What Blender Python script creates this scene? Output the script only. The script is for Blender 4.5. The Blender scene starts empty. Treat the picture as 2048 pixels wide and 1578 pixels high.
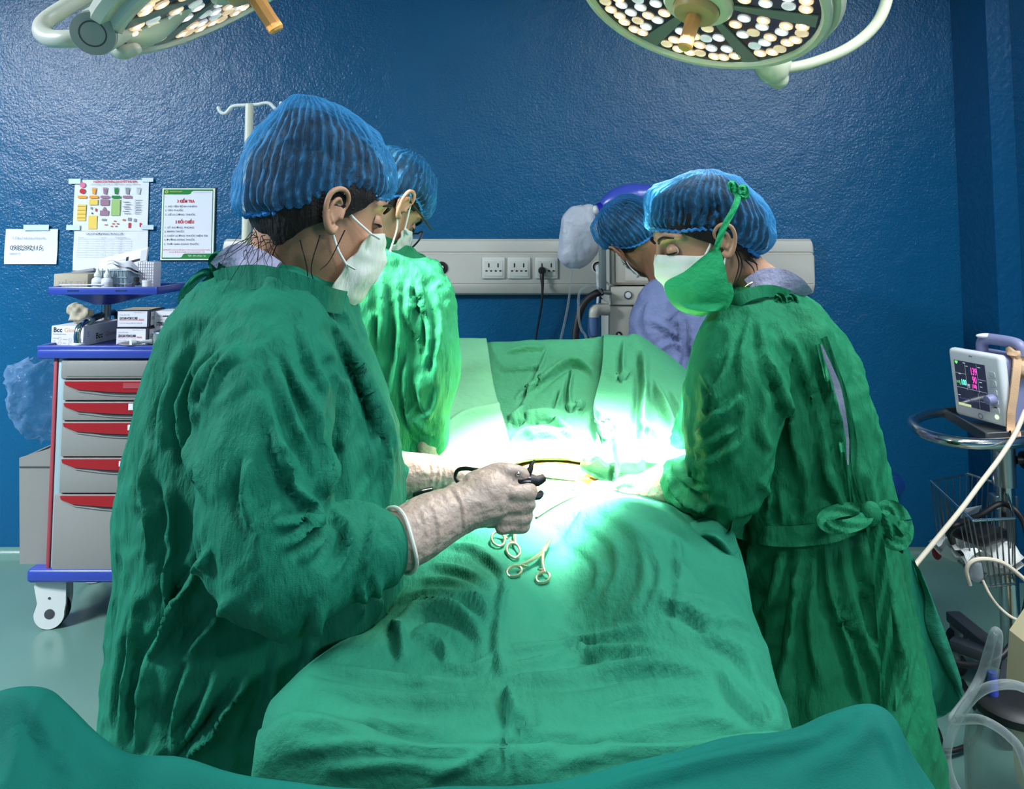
import bpy, bmesh, math, random
import numpy as np
from mathutils import Vector, Matrix
random.seed(7); RNG = np.random.RandomState(11)
SC = bpy.context.scene; COL = SC.collection
V = Vector

# ------------------------------------------------------------------ camera
F, PX, PY, CAMZ, PITCH = 1550.0, 1024.0, 362.0, 1.38, math.radians(4.0)
cp, sp = math.cos(PITCH), math.sin(PITCH)
cd = bpy.data.cameras.new('camera'); cam = bpy.data.objects.new('camera', cd); COL.objects.link(cam)
cd.sensor_fit = 'HORIZONTAL'; cd.sensor_width = 36.0; cd.lens = F / 2048 * 36.0
cd.shift_y = (PY - 789.0) / 2048.0
cd.clip_start = 0.02
cam.location = (0, 0, CAMZ); cam.rotation_euler = (math.pi / 2 + PITCH, 0, 0)
SC.camera = cam
SC.view_settings.view_transform = 'Standard'; SC.view_settings.look = 'None'
SC.view_settings.gamma = 1.0; SC.view_settings.use_curve_mapping = False
SC.view_settings.exposure = 1.15

def ray(px, py):
    a, b = (px - PX) / F, (PY - py) / F
    return V((a, cp - sp * b, sp + cp * b))
def P(px, py, Y):
    """point of the room seen at pixel (px, py) at distance Y from the camera wall"""
    d = ray(px, py); t = Y / d.y
    return V((d.x * t, Y, CAMZ + d.z * t))
def PF(px, py, z=0.0):
    d = ray(px, py); t = (z - CAMZ) / d.z
    return V((d.x * t, d.y * t, z))
def proj(A):
    A = np.asarray(A, float); x, y, z = A[:, 0], A[:, 1], A[:, 2] - CAMZ
    dep = y * cp + z * sp; up = -y * sp + z * cp
    return np.stack([PX + F * x / dep, PY - F * up / dep], 1), dep
def PPM(Y): return F / Y

# ------------------------------------------------------------------ world and lights
w = bpy.data.worlds.new('world'); SC.world = w; w.use_nodes = True
w.node_tree.nodes['Background'].inputs[0].default_value = (0.55, 0.7, 1.0, 1)
w.node_tree.nodes['Background'].inputs[1].default_value = 0.03
INCISION = V((0.085, 1.62, 0.90))
def area_light(name, loc, size, size_y, power, color, rot=(0, 0, 0)):
    l = bpy.data.lights.new(name, 'AREA'); l.shape = 'RECTANGLE'; l.size = size; l.size_y = size_y
    l.energy = power; l.color = color
    o = bpy.data.objects.new(name, l); o.location = loc; o.rotation_euler = rot; COL.objects.link(o); return o
def spot(name, loc, aim, power, color, angle, blend, radius):
    l = bpy.data.lights.new(name, 'SPOT'); l.energy = power; l.color = color; l.spot_size = math.radians(angle)
    l.spot_blend = blend; l.shadow_soft_size = radius
    o = bpy.data.objects.new(name, l); o.location = loc
    o.rotation_euler = (V(aim) - V(loc)).to_track_quat('-Z', 'Y').to_euler(); COL.objects.link(o); return o
CEIL = 2.9
PANELS = [(-3.5, 0.7), (-1.0, -1.4), (3.3, -1.6), (0.6, 0.2), (1.75, 1.25)]  # last panel is added, to brighten the dark trolley side
PANEL_W = [185, 5, 70, 13, 34]
for (x, y), pw in zip(PANELS, PANEL_W):
    area_light('ceiling_panel_light', (x, y, CEIL - 0.05), 1.15, 0.55, pw, (0.86, 0.94, 1.0))
LAMP_R_C = P(1398, 2, 1.85)
LAMP_L_C = P(486, -44, 1.5)
LAMP_R_N = (INCISION - LAMP_R_C).normalized()
LAMP_L_N = (INCISION + V((0.0, 0.12, 0)) - LAMP_L_C).normalized()
spot('surgical_lamp_beam', LAMP_R_C + LAMP_R_N * 0.10, INCISION + V((0.05, 0.0, 0)), 1900, (1.0, 0.93, 0.82), 30, 1.0, 0.14)
spot('surgical_lamp_beam', LAMP_L_C + LAMP_L_N * 0.10, INCISION + V((0.0, 0.06, 0)), 230, (1.0, 0.93, 0.82), 36, 1.0, 0.14)

spot('surgical_lamp_spill', LAMP_R_C + LAMP_R_N * 0.10, INCISION, 48, (1.0, 0.95, 0.86), 78, 1.0, 0.20)

# ------------------------------------------------------------------ noise
def _h(i, j, k, s):
    n = (i * 374761393 + j * 668265263 + k * 2147483647 + s * 974634777) & 0xffffffff
    n = ((n ^ (n >> 13)) * 1274126177) & 0xffffffff
    n = (n ^ (n >> 16)) & 0xffff
    return n / 32767.5 - 1.0
def vn(p, s=0):
    p = np.asarray(p, float); i = np.floor(p).astype(np.int64); f = p - i; u = f * f * f * (f * (f * 6 - 15) + 10)
    r = 0
    for a in (0, 1):
        for b in (0, 1):
            for c in (0, 1):
                wgt = (u[:, 0] if a else 1 - u[:, 0]) * (u[:, 1] if b else 1 - u[:, 1]) * (u[:, 2] if c else 1 - u[:, 2])
                r = r + wgt * _h(i[:, 0] + a, i[:, 1] + b, i[:, 2] + c, s)
    return r
def fbm(p, s=0, o=3):
    r, a = 0, 1.0
    for k in range(o):
        r = r + a * vn(p, s + k); p = p * 2.03; a *= 0.5
    return r
def ridge(p, s=0): return 1 - np.abs(vn(p, s)) * 2.0
def sstep(a, b, x):
    t = np.clip((np.asarray(x, float) - a) / (b - a), 0, 1); return t * t * (3 - 2 * t)

# ------------------------------------------------------------------ curves
def cr(pts, n, closed=False):
    """Catmull-Rom through rows of pts, n samples over the whole length"""
    A = np.array([list(p) for p in pts], float); m = len(A)
    if m == 2:
        t = np.linspace(0, 1, n)[:, None]; return A[0] * (1 - t) + A[1] * t
    if closed: E = np.vstack([A[-1], A, A[0], A[1]]); segs = m
    else: E = np.vstack([2 * A[0] - A[1], A, 2 * A[-1] - A[-2]]); segs = m - 1
    ts = np.linspace(0, segs, n, endpoint=not closed)
    k = np.minimum(ts.astype(int), segs - 1); t = (ts - k)[:, None]
    p0, p1, p2, p3 = E[k], E[k + 1], E[k + 2], E[k + 3]
    return 0.5 * ((2 * p1) + (-p0 + p2) * t + (2 * p0 - 5 * p1 + 4 * p2 - p3) * t ** 2 + (-p0 + 3 * p1 - 3 * p2 + p3) * t ** 3)
def lin(xs, ys, x): return np.interp(x, xs, ys)

# ------------------------------------------------------------------ geometry collector
class G:
    def __init__(s): s.v = []; s.f = []; s.m = []; s.n = 0; s.uv = None
    def add(s, verts, faces, mat=0):
        verts = np.asarray(verts, float).reshape(-1, 3); o = s.n
        s.v.append(verts); s.n += len(verts)
        for f in faces: s.f.append(tuple(int(i) + o for i in f)); s.m.append(mat)
        return s
    def box(s, c, size, rot=None, bevel=0.0, seg=2, mat=0):
        bm = bmesh.new(); bmesh.ops.create_cube(bm, size=1.0)
        bmesh.ops.scale(bm, vec=size, verts=bm.verts)
        if bevel: bmesh.ops.bevel(bm, geom=bm.edges[:], offset=bevel, segments=seg, profile=0.5, affect='EDGES')
        M = Matrix.Translation(V(c)) @ (rot.to_4x4() if rot is not None else Matrix.Identity(4))
        bm.verts.ensure_lookup_table()
        s.add([M @ v.co for v in bm.verts], [[v.index for v in f.verts] for f in bm.faces], mat); bm.free(); return s
    def bx(s, x0, x1, y0, y1, z0, z1, bevel=0.0, seg=2, mat=0):
        return s.box(((x0 + x1) / 2, (y0 + y1) / 2, (z0 + z1) / 2), (abs(x1 - x0), abs(y1 - y0), abs(z1 - z0)), None, bevel, seg, mat)
    def grid(s, A, mat=0, wrap=False, flip=False):
        """A: (r, c, 3) array of points"""
        r, c = A.shape[:2]; fs = []
        cc = c if wrap else c - 1
        for i in range(r - 1):
            for j in range(cc):
                a, b = i * c + j, i * c + (j + 1) % c
                q = (a, b, b + c, a + c)
                fs.append(q[::-1] if flip else q)
        return s.add(A.reshape(-1, 3), fs, mat)
    def loft(s, rings, caps=True, mat=0):
        A = np.array(rings, float); r, c = A.shape[:2]; o = s.n
        s.grid(A, mat, wrap=True)
        if caps:
            s.f.append(tuple(o + j for j in range(c))[::-1]); s.m.append(mat)
            s.f.append(tuple(o + (r - 1) * c + j for j in range(c))); s.m.append(mat)
        return s
    def tube(s, pts, r, n=10, smooth=0, caps=True, mat=0, round_ends=False, flat=1.0, up=None):
        A = np.array([list(p) for p in pts], float)
        R = np.full(len(A), r, float) if np.isscalar(r) else np.array(r, float)
        if smooth:
            R = np.interp(np.linspace(0, 1, smooth), np.linspace(0, 1, len(R)), R); A = cr(A, smooth)
        if round_ends:
            t0 = A[0] - A[1]; t0 /= np.linalg.norm(t0) + 1e-12; t1 = A[-1] - A[-2]; t1 /= np.linalg.norm(t1) + 1e-12
            k = [0.97, 0.8, 0.5]; c = [0.25, 0.6, 0.87]
            A = np.vstack([[A[0] + t0 * R[0] * 0.99]] + [[A[0] + t0 * R[0] * q] for q in c[::-1]] + [A] + [[A[-1] + t1 * R[-1] * q] for q in c] + [[A[-1] + t1 * R[-1] * 0.99]])
            R = np.concatenate([[R[0] * 0.12]] + [[R[0] * q] for q in k[::-1]] + [R] + [[R[-1] * q] for q in k] + [[R[-1] * 0.12]])
        m = len(A); T = np.gradient(A, axis=0); T /= np.linalg.norm(T, axis=1)[:, None] + 1e-12
        u = np.array([0, 0, 1.0]) if up is None else np.array(up, float)
        if abs(np.dot(u, T[0])) > 0.95: u = np.array([0, 1.0, 0.05])
        rings = []; ang = np.linspace(0, 2 * np.pi, n, endpoint=False)
        U = u - T[0] * np.dot(u, T[0]); U /= np.linalg.norm(U)
        for i in range(m):
            U = U - T[i] * np.dot(U, T[i]); U /= np.linalg.norm(U) + 1e-12
            W = np.cross(T[i], U)
            rings.append(A[i] + R[i] * (np.cos(ang)[:, None] * U * flat + np.sin(ang)[:, None] * W))
        return s.loft(rings, caps, mat)
    def lathe(s, prof, M=None, n=24, mat=0, caps=True):
        ang = np.linspace(0, 2 * np.pi, n, endpoint=False)
        rings = [np.stack([r * np.cos(ang), r * np.sin(ang), np.full(n, z)], 1) for r, z in prof]
        if M is not None: rings = [np.array([M @ V(p) for p in q]) for q in rings]
        return s.loft(rings, caps, mat)
    def ell(s, c, rad, M3=None, n=16, m=10, mat=0):
        th = np.linspace(0.001, np.pi - 0.001, m); ph = np.linspace(0, 2 * np.pi, n, endpoint=False)
        rings = []
        for t in th[::-1]:
            q = np.stack([rad[0] * np.sin(t) * np.cos(ph), rad[1] * np.sin(t) * np.sin(ph), np.full(n, rad[2] * np.cos(t))], 1)
            if M3 is not None: q = q @ np.array(M3).T
            rings.append(q + np.array(list(c)))
        return s.loft(rings, True, mat)
    def prism(s, pts, d, mat=0):
        """pts: polygon (list of 3D points), extruded by vector d"""
        A = np.array([list(p) for p in pts], float); n = len(A); d = np.array(list(d), float)
        fs = [tuple(range(n)), tuple(range(n, 2 * n))[::-1]] + [(i, i + n, (i + 1) % n + n, (i + 1) % n) for i in range(n)]
        return s.add(np.vstack([A, A + d]), fs, mat)
    def verts(s): return np.vstack(s.v)
    def xf(s, M):
        A = s.verts(); M = np.array(M); s.v = [A @ M[:3, :3].T + M[:3, 3]]; return s
    def merge(s, o, mat=None):
        off = s.n; s.v.append(o.verts()); s.n += o.n
        s.f += [tuple(i + off for i in f) for f in o.f]; s.m += (o.m if mat is None else [mat] * len(o.f)); return s

def woff(o):
    r = V((0, 0, 0))
    while o is not None: r = r + o.location; o = o.parent
    return r
TINY_PRINT = ('size_mark', 'print_block', 'table_rule', 'check_print', 'basket_ribs', 'barcode', 'lettering')
def mk(name, g, mats, parent=None, sharp=40, uv=None, fixn=True, **props):
    me = bpy.data.meshes.new(name); A = g.verts(); L = woff(parent)
    A = A - np.array(L)
    me.from_pydata(A.tolist(), [], g.f)
    if not isinstance(mats, (list, tuple)): mats = [mats]
    for m in mats: me.materials.append(m)
    if len(mats) > 1: me.polygons.foreach_set('material_index', g.m)
    if fixn and len(g.f) < 30000:
        bm = bmesh.new(); bm.from_mesh(me); bmesh.ops.recalc_face_normals(bm, faces=bm.faces); bm.to_mesh(me); bm.free()
    me.shade_smooth()
    if sharp: me.set_sharp_from_angle(angle=math.radians(sharp))
    if uv is not None:
        lay = me.uv_layers.new(name='UVMap'); li = np.empty(len(me.loops), np.int32); me.loops.foreach_get('vertex_index', li)
        lay.data.foreach_set('uv', np.asarray(uv, np.float32)[li].ravel())
    me.update()
    o = bpy.data.objects.new(name, me); COL.objects.link(o); o.parent = parent
    for k, v in props.items(): o[k] = v
    if name in TINY_PRINT and parent is not None: o['kind'] = 'stuff'
    return o
def thing(name, label, cat, loc, group=None):
    o = bpy.data.objects.new(name, None); COL.objects.link(o); o.location = loc; o.empty_display_size = 0.05
    o['label'] = label; o['category'] = cat
    if group: o['group'] = group
    return o
def single(name, g, mats, label, cat, group=None, **kw):
    """a thing that is one mesh, its origin at its base"""
    A = g.verts(); c = V(((A[:, 0].min() + A[:, 0].max()) / 2, (A[:, 1].min() + A[:, 1].max()) / 2, A[:, 2].min()))
    g.v = [A - np.array(c)]
    o = mk(name, g, mats, None, **kw); o.location = c; o['label'] = label; o['category'] = cat
    if group: o['group'] = group
    return o
def structure(name, g, mats, **kw): return mk(name, g, mats, None, kind='structure', **kw)

def frame(origin, z, x=(1, 0, 0)):
    """matrix whose local +Z is z and local X near x"""
    z = V(z).normalized(); x = V(x); x = (x - z * x.dot(z)).normalized(); y = z.cross(x)
    return Matrix.Translation(V(origin)) @ Matrix((x, y, z)).transposed().to_4x4()

def text_g(s, size, M, align='LEFT', bold=0.0, width=None):
    c = bpy.data.curves.new('t', 'FONT'); c.body = s; c.size = size; c.align_x = align; c.resolution_u = 2; c.offset = bold
    o = bpy.data.objects.new('t', c); COL.objects.link(o)
    dg = bpy.context.evaluated_depsgraph_get(); dg.update(); ev = o.evaluated_get(dg); me = ev.to_mesh()
    A = np.array([v.co[:] for v in me.vertices]).reshape(-1, 3); fs = [tuple(p.vertices) for p in me.polygons]
    ev.to_mesh_clear(); bpy.data.objects.remove(o); bpy.data.curves.remove(c)
    g = G()
    if len(A):
        if width: A[:, 0] *= width / max(1e-6, (A[:, 0].max() - A[:, 0].min()))
        g.add(A, fs); g.xf(M)
    return g
def wall_m(x, z, y):      # text plane facing the camera (-Y)
    return Matrix.Translation(V((x, y, z))) @ Matrix.Rotation(math.pi / 2, 4, 'X')

# ------------------------------------------------------------------ voxel union and smoothing
def arrays(me):
    v = np.empty(len(me.vertices) * 3); me.vertices.foreach_get('co', v); v = v.reshape(-1, 3)
    return v, [tuple(p.vertices) for p in me.polygons]
def voxel(g, size, smooth=6, lam=0.5):
    me = bpy.data.meshes.new('tmp'); me.from_pydata(g.verts().tolist(), [], g.f)
    bm = bmesh.new(); bm.from_mesh(me); bmesh.ops.recalc_face_normals(bm, faces=bm.faces); bm.to_mesh(me); bm.free()
    o = bpy.data.objects.new('tmp', me); COL.objects.link(o)
    m = o.modifiers.new('r', 'REMESH'); m.mode = 'VOXEL'; m.voxel_size = size; m.adaptivity = 0
    dg = bpy.context.evaluated_depsgraph_get(); dg.update(); ev = o.evaluated_get(dg); em = ev.to_mesh()
    v, f = arrays(em); ev.to_mesh_clear(); bpy.data.objects.remove(o); bpy.data.meshes.remove(me)
    r = G(); r.add(v, f); r.v = [lap(v, f, smooth, lam)]; return r
def edges_of(f):
    F4 = np.array([x for x in f if len(x) == 4], dtype=int).reshape(-1, 4); F3 = np.array([x for x in f if len(x) == 3], dtype=int).reshape(-1, 3)
    E = np.vstack([F4[:, [0, 1]], F4[:, [1, 2]], F4[:, [2, 3]], F4[:, [3, 0]], F3[:, [0, 1]], F3[:, [1, 2]], F3[:, [2, 0]]])
    E.sort(axis=1); return np.unique(E, axis=0)
def lap(v, f, it, lam=0.5, E=None):
    if not it: return v
    E = edges_of(f) if E is None else E; n = len(v)
    deg = np.bincount(E.ravel(), minlength=n).astype(float)[:, None]; deg[deg == 0] = 1
    for _ in range(it):
        s = np.stack([np.bincount(E[:, 0], v[E[:, 1], k], n) + np.bincount(E[:, 1], v[E[:, 0], k], n) for k in range(3)], 1)
        v = v + lam * (s / deg - v)
    return v
def normals(v, f):
    F4 = np.array([x if len(x) == 4 else (x[0], x[1], x[2], x[2]) for x in f if len(x) in (3, 4)])
    n = np.cross(v[F4[:, 2]] - v[F4[:, 0]], v[F4[:, 3]] - v[F4[:, 1]])
    N = np.stack([sum(np.bincount(F4[:, j], n[:, k], len(v)) for j in range(4)) for k in range(3)], 1)
    return N / (np.linalg.norm(N, axis=1)[:, None] + 1e-12)
def fold(v, f, strokes, deep=0.07, smooth=1, mask=None):
    """press creases into cloth: each stroke is (pixel polyline, width px, height m[, asym]); it is laid on the
    nearest cloth seen there and raises a ridge with a valley along one side"""
    E = edges_of(f)
    for st in strokes:
        pts, wd, amp = st[0], st[1], st[2]; asym = st[3] if len(st) > 3 else 0.55
        N = normals(v, f); px, dep = proj(v); cam0 = np.array([0, 0, CAMZ]); vd = v - cam0; vd /= np.linalg.norm(vd, axis=1)[:, None]
        face = -(N * vd).sum(1)
        C = cr(pts, max(12, 8 * len(pts)))
        lo, hi = C.min(0) - 4 * wd, C.max(0) + 4 * wd
        idx = np.where((px[:, 0] > lo[0]) & (px[:, 0] < hi[0]) & (px[:, 1] > lo[1]) & (px[:, 1] < hi[1]) & (face > 0.0))[0]
        if not len(idx): continue
        q = px[idx]; best = np.full(len(idx), 1e9); tt = np.zeros(len(idx)); sg = np.zeros(len(idx)); m = len(C) - 1
        for k in range(m):
            a, b = C[k], C[k + 1]; ab = b - a; L2 = (ab ** 2).sum() + 1e-9
            t = np.clip(((q - a) @ ab) / L2, 0, 1); d = q - (a + t[:, None] * ab); dd = np.hypot(d[:, 0], d[:, 1])
            better = dd < best; best = np.where(better, dd, best); tt = np.where(better, (k + t) / m, tt)
            sg = np.where(better, np.sign(ab[0] * d[:, 1] - ab[1] * d[:, 0]), sg)
        near = best < 3.5 * wd
        if not near.any(): continue
        dz = dep[idx]; dn = np.full(24, np.inf); bin_ = np.minimum((tt * 24).astype(int), 23)
        close = best < 1.2 * wd
        for b_ in range(24):
            k = close & (bin_ == b_)
            if k.any(): dn[b_] = np.percentile(dz[k], 10)
        fin = np.isfinite(dn)
        if not fin.any(): continue
        dn = np.interp(np.arange(24), np.arange(24)[fin], dn[fin])
        ok = near & (dz - dn[bin_] < deep)
        sd = best * sg; x = sd / wd
        prof = np.exp(-x ** 2) - asym * np.exp(-((x - 1.5) / 0.9) ** 2)
        tap = np.sin(np.pi * np.clip(tt, 0.0, 1)) ** 0.6
        wgt = np.where(ok, prof * tap * amp * np.clip(face[idx] * 3, 0, 1), 0)
        v = v.copy(); v[idx] += N[idx] * wgt[:, None]
    if smooth: v = lap(v, f, smooth, 0.3, E)
    return v
# ------------------------------------------------------------------ materials
MATS = {}
def lin_(c):
    return tuple(((x / 255) / 12.92 if x <= 10 else ((x / 255 + 0.055) / 1.055) ** 2.4) for x in c)
def mat(name, rgb=None, lin=None, rough=0.5, metal=0.0, bump=None, spec=None, sheen=0.0, sss=0.0, sss_c=None, coat=0.0, emis=None, vary=None, trans=0.0, alpha=1.0, ior=None, transl=0.0):
    """bump: list of (scale, detail, height m, stretch xyz); vary: (scale, amount)"""
    m = bpy.data.materials.new(name); m.use_nodes = True; nt = m.node_tree; b = nt.nodes['Principled BSDF']
    c = (*(lin if lin else lin_(rgb)), 1)
    b.inputs['Base Color'].default_value = c; b.inputs['Roughness'].default_value = rough; b.inputs['Metallic'].default_value = metal
    if spec is not None: b.inputs['Specular IOR Level'].default_value = spec
    if sheen: b.inputs['Sheen Weight'].default_value = sheen; b.inputs['Sheen Roughness'].default_value = 0.4
    if sss:
        b.inputs['Subsurface Weight'].default_value = sss; b.inputs['Subsurface Radius'].default_value = sss_c or (0.01, 0.004, 0.002); b.inputs['Subsurface Scale'].default_value = 1.0
    if coat: b.inputs['Coat Weight'].default_value = coat; b.inputs['Coat Roughness'].default_value = 0.1
    if emis: b.inputs['Emission Color'].default_value = (*emis[0], 1); b.inputs['Emission Strength'].default_value = emis[1]
    if trans: b.inputs['Transmission Weight'].default_value = trans
    if ior: b.inputs['IOR'].default_value = ior
    b.inputs['Alpha'].default_value = alpha
    tc = nt.nodes.new('ShaderNodeTexCoord')
    if vary:
        n = nt.nodes.new('ShaderNodeTexNoise'); n.inputs['Scale'].default_value = vary[0]; n.inputs['Detail'].default_value = 4
        nt.links.new(tc.outputs['Object'], n.inputs['Vector'])
        r = nt.nodes.new('ShaderNodeMapRange'); r.inputs['From Min'].default_value = 0.3; r.inputs['From Max'].default_value = 0.7
        r.inputs['To Min'].default_value = 1 - vary[1]; r.inputs['To Max'].default_value = 1 + vary[1]
        nt.links.new(n.outputs['Fac'], r.inputs['Value'])
        x = nt.nodes.new('ShaderNodeVectorMath'); x.operation = 'SCALE'; x.inputs[0].default_value = c[:3]
        nt.links.new(r.outputs[0], x.inputs['Scale']); nt.links.new(x.outputs[0], b.inputs['Base Color'])
    last = None
    for sc, det, hgt, st in (bump or []):
        n = nt.nodes.new('ShaderNodeTexNoise'); n.inputs['Scale'].default_value = sc; n.inputs['Detail'].default_value = det
        n.inputs['Roughness'].default_value = 0.55
        mp = nt.nodes.new('ShaderNodeMapping'); mp.inputs['Scale'].default_value = st
        nt.links.new(tc.outputs['Object'], mp.inputs['Vector']); nt.links.new(mp.outputs[0], n.inputs['Vector'])
        bp = nt.nodes.new('ShaderNodeBump'); bp.inputs['Strength'].default_value = 1.0; bp.inputs['Distance'].default_value = hgt
        nt.links.new(n.outputs['Fac'], bp.inputs['Height'])
        if last is not None: nt.links.new(last.outputs[0], bp.inputs['Normal'])
        last = bp
    if last is not None: nt.links.new(last.outputs[0], b.inputs['Normal'])
    if transl:
        t = nt.nodes.new('ShaderNodeBsdfTranslucent'); t.inputs['Color'].default_value = c
        mx = nt.nodes.new('ShaderNodeMixShader'); mx.inputs[0].default_value = transl
        nt.links.new(b.outputs[0], mx.inputs[1]); nt.links.new(t.outputs[0], mx.inputs[2])
        nt.links.new(mx.outputs[0], nt.nodes['Material Output'].inputs['Surface'])
    MATS[name] = m; return m
I1 = (1, 1, 1)
CLOTH = [(26, 3, 0.010, (1, 1, 0.35)), (900, 2, 0.0006, I1)]
M_wall = mat('blue_gloss_paint', lin=(0.0022, 0.080, 0.190), rough=0.27, spec=0.42, bump=[(9, 2, 0.005, I1), (88, 3, 0.0026, I1), (190, 2, 0.0008, I1)], vary=(1.3, 0.06))
M_pillar = mat('blue_smooth_paint', lin=(0.0022, 0.070, 0.175), rough=0.34, spec=0.5, bump=[(30, 2, 0.004, I1)])
M_floor = mat('grey_green_vinyl', rgb=(92, 126, 116), rough=0.22, spec=0.45, bump=[(3, 2, 0.004, I1)], vary=(2.0, 0.05))
M_ceil = mat('white_ceiling_paint', rgb=(205, 210, 212), rough=0.8)
M_gown = mat('green_surgical_cotton', lin=(0.006, 0.138, 0.080), rough=0.72, spec=0.15, bump=[(30, 4, 0.012, (1, 1, 0.3)), (800, 2, 0.0007, I1)], vary=(6, 0.10))
M_gown2 = mat('warm_lit_green_cotton', lin=(0.008, 0.150, 0.064), rough=0.72, spec=0.15, bump=[(34, 4, 0.012, (1, 1, 0.3)), (800, 2, 0.0007, I1)], vary=(6, 0.10))  # same cotton as M_gown; the lamp's warm light is partly in the colour
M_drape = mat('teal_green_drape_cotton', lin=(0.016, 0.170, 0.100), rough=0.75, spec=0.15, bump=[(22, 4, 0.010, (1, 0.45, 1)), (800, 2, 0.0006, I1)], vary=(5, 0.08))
M_drape_near = mat('cool_lit_drape_cotton', lin=(0.003, 0.105, 0.080), rough=0.78, spec=0.12, bump=[(14, 3, 0.006, I1), (900, 2, 0.0003, I1)], vary=(5, 0.10))  # green cotton again; cool room light is partly put into its teal
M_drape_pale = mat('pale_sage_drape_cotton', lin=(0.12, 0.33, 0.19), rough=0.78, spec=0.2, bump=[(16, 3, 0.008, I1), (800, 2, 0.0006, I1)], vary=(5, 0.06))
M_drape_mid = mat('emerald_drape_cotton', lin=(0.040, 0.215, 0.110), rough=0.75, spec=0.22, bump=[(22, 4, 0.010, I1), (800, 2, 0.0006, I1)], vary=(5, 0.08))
M_scrub = mat('lilac_scrub_cotton', lin=(0.30, 0.29, 0.42), rough=0.8, bump=[(40, 3, 0.006, I1), (900, 2, 0.0005, I1)])
M_bluegown = mat('periwinkle_gown_cotton', lin=(0.105, 0.130, 0.255), rough=0.8, bump=[(30, 4, 0.010, I1), (900, 2, 0.0005, I1)], vary=(6, 0.08))
M_skin = mat('skin', lin=(0.42, 0.225, 0.135), rough=0.48, spec=0.4, sss=0.25, bump=[(300, 3, 0.0004, I1)], vary=(14, 0.07))
M_skin_dark = mat('tanned_skin', lin=(0.30, 0.135, 0.075), rough=0.5, spec=0.4, sss=0.2, bump=[(300, 3, 0.0004, I1)], vary=(14, 0.08))
M_hair = mat('black_hair', lin=(0.008, 0.006, 0.005), rough=0.55, spec=0.22, bump=[(160, 3, 0.004, (1, 1, 0.15))])
M_glove = mat('cream_latex_glove', lin=(0.36, 0.275, 0.225), rough=0.45, spec=0.4, sss=0.15, bump=[(45, 3, 0.006, I1)], vary=(9, 0.05))
M_mask = mat('white_mask_fabric', lin=(0.72, 0.74, 0.68), rough=0.85, bump=[(60, 3, 0.004, (1, 1, 0.3)), (900, 2, 0.0004, I1)], transl=0.25)
M_greenmask = mat('green_mask_cotton', lin=(0.004, 0.30, 0.10), rough=0.8, bump=[(35, 3, 0.008, I1), (900, 2, 0.0006, I1)])
M_elastic = mat('white_elastic', lin=(0.72, 0.72, 0.68), rough=0.7)
M_white = mat('white_plastic', rgb=(205, 207, 205), rough=0.4)
M_offwhite = mat('off_white_powder_coat', rgb=(200, 196, 178), rough=0.35)
M_lamp = mat('cream_lamp_enamel', rgb=(196, 198, 170), rough=0.32, spec=0.5)
M_lamp_grey = mat('pale_grey_lamp_enamel', rgb=(186, 186, 172), rough=0.32)
M_lampface = mat('dark_mirror_lamp_face', rgb=(92, 84, 84), rough=0.16, metal=0.65)
M_spoke = mat('grey_lamp_spoke', rgb=(112, 124, 112), rough=0.35, metal=0.3)
M_led_w = mat('warm_lit_led', rgb=(255, 224, 190), emis=((1.0, 0.80, 0.58), 1.5), rough=0.3)
M_led_c = mat('cool_lit_led', rgb=(255, 250, 240), emis=((1.0, 0.96, 0.92), 1.4), rough=0.3)
M_lens_w = mat('warm_led_lens', rgb=(250, 214, 180), emis=((1.0, 0.72, 0.48), 0.20), rough=0.15)
M_lens_c = mat('cool_led_lens', rgb=(225, 225, 228), emis=((0.95, 0.95, 1.0), 0.13), rough=0.15)
M_wood = mat('amber_lamp_handle', rgb=(214, 150, 82), rough=0.45, vary=(20, 0.08))
M_brass = mat('tan_hub_plastic', rgb=(170, 140, 92), rough=0.35)
M_blueplastic = mat('royal_blue_plastic', rgb=(44, 62, 150), rough=0.32, spec=0.5)
M_grey = mat('grey_drawer_plastic', rgb=(130, 127, 123), rough=0.45, bump=[(400, 2, 0.0003, I1)])
M_greydk = mat('dark_grey_plastic', rgb=(64, 66, 70), rough=0.45)
M_post = mat('pale_blue_grey_aluminium', rgb=(162, 180, 186), rough=0.4, metal=0.3)
M_red = mat('dark_red_plastic', rgb=(150, 10, 24), rough=0.35)
M_redstrip = mat('muted_red_strip', rgb=(160, 60, 70), rough=0.45)
M_black = mat('black_rubber', rgb=(16, 16, 18), rough=0.5)
M_blackgloss = mat('black_gloss_plastic', rgb=(14, 16, 20), rough=0.2)
M_chrome = mat('chrome', lin=(0.62, 0.62, 0.60), rough=0.16, metal=1.0)
M_steel = mat('brushed_steel', lin=(0.5, 0.49, 0.46), rough=0.28, metal=1.0)
M_gold = mat('warm_steel_instrument', lin=(0.72, 0.60, 0.45), rough=0.28, metal=1.0)
M_goldchain = mat('gold_chain', lin=(0.85, 0.62, 0.28), rough=0.2, metal=1.0)
M_pearl = mat('pearl_bead', rgb=(240, 225, 190), rough=0.2)
M_paper = mat('white_paper', rgb=(214, 214, 220), rough=0.8, bump=[(12, 2, 0.004, I1)])
M_tape = mat('frosted_tape', rgb=(190, 205, 222), rough=0.4)
M_beige = mat('beige_panel_enamel', rgb=(186, 182, 172), rough=0.42)
M_beigelt = mat('light_socket_plastic', rgb=(204, 201, 192), rough=0.35)
M_machine = mat('grey_machine_enamel', rgb=(176, 172, 160), rough=0.4)
M_machinedk = mat('grey_machine_rail', rgb=(120, 130, 130), rough=0.4, metal=0.3)
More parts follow.
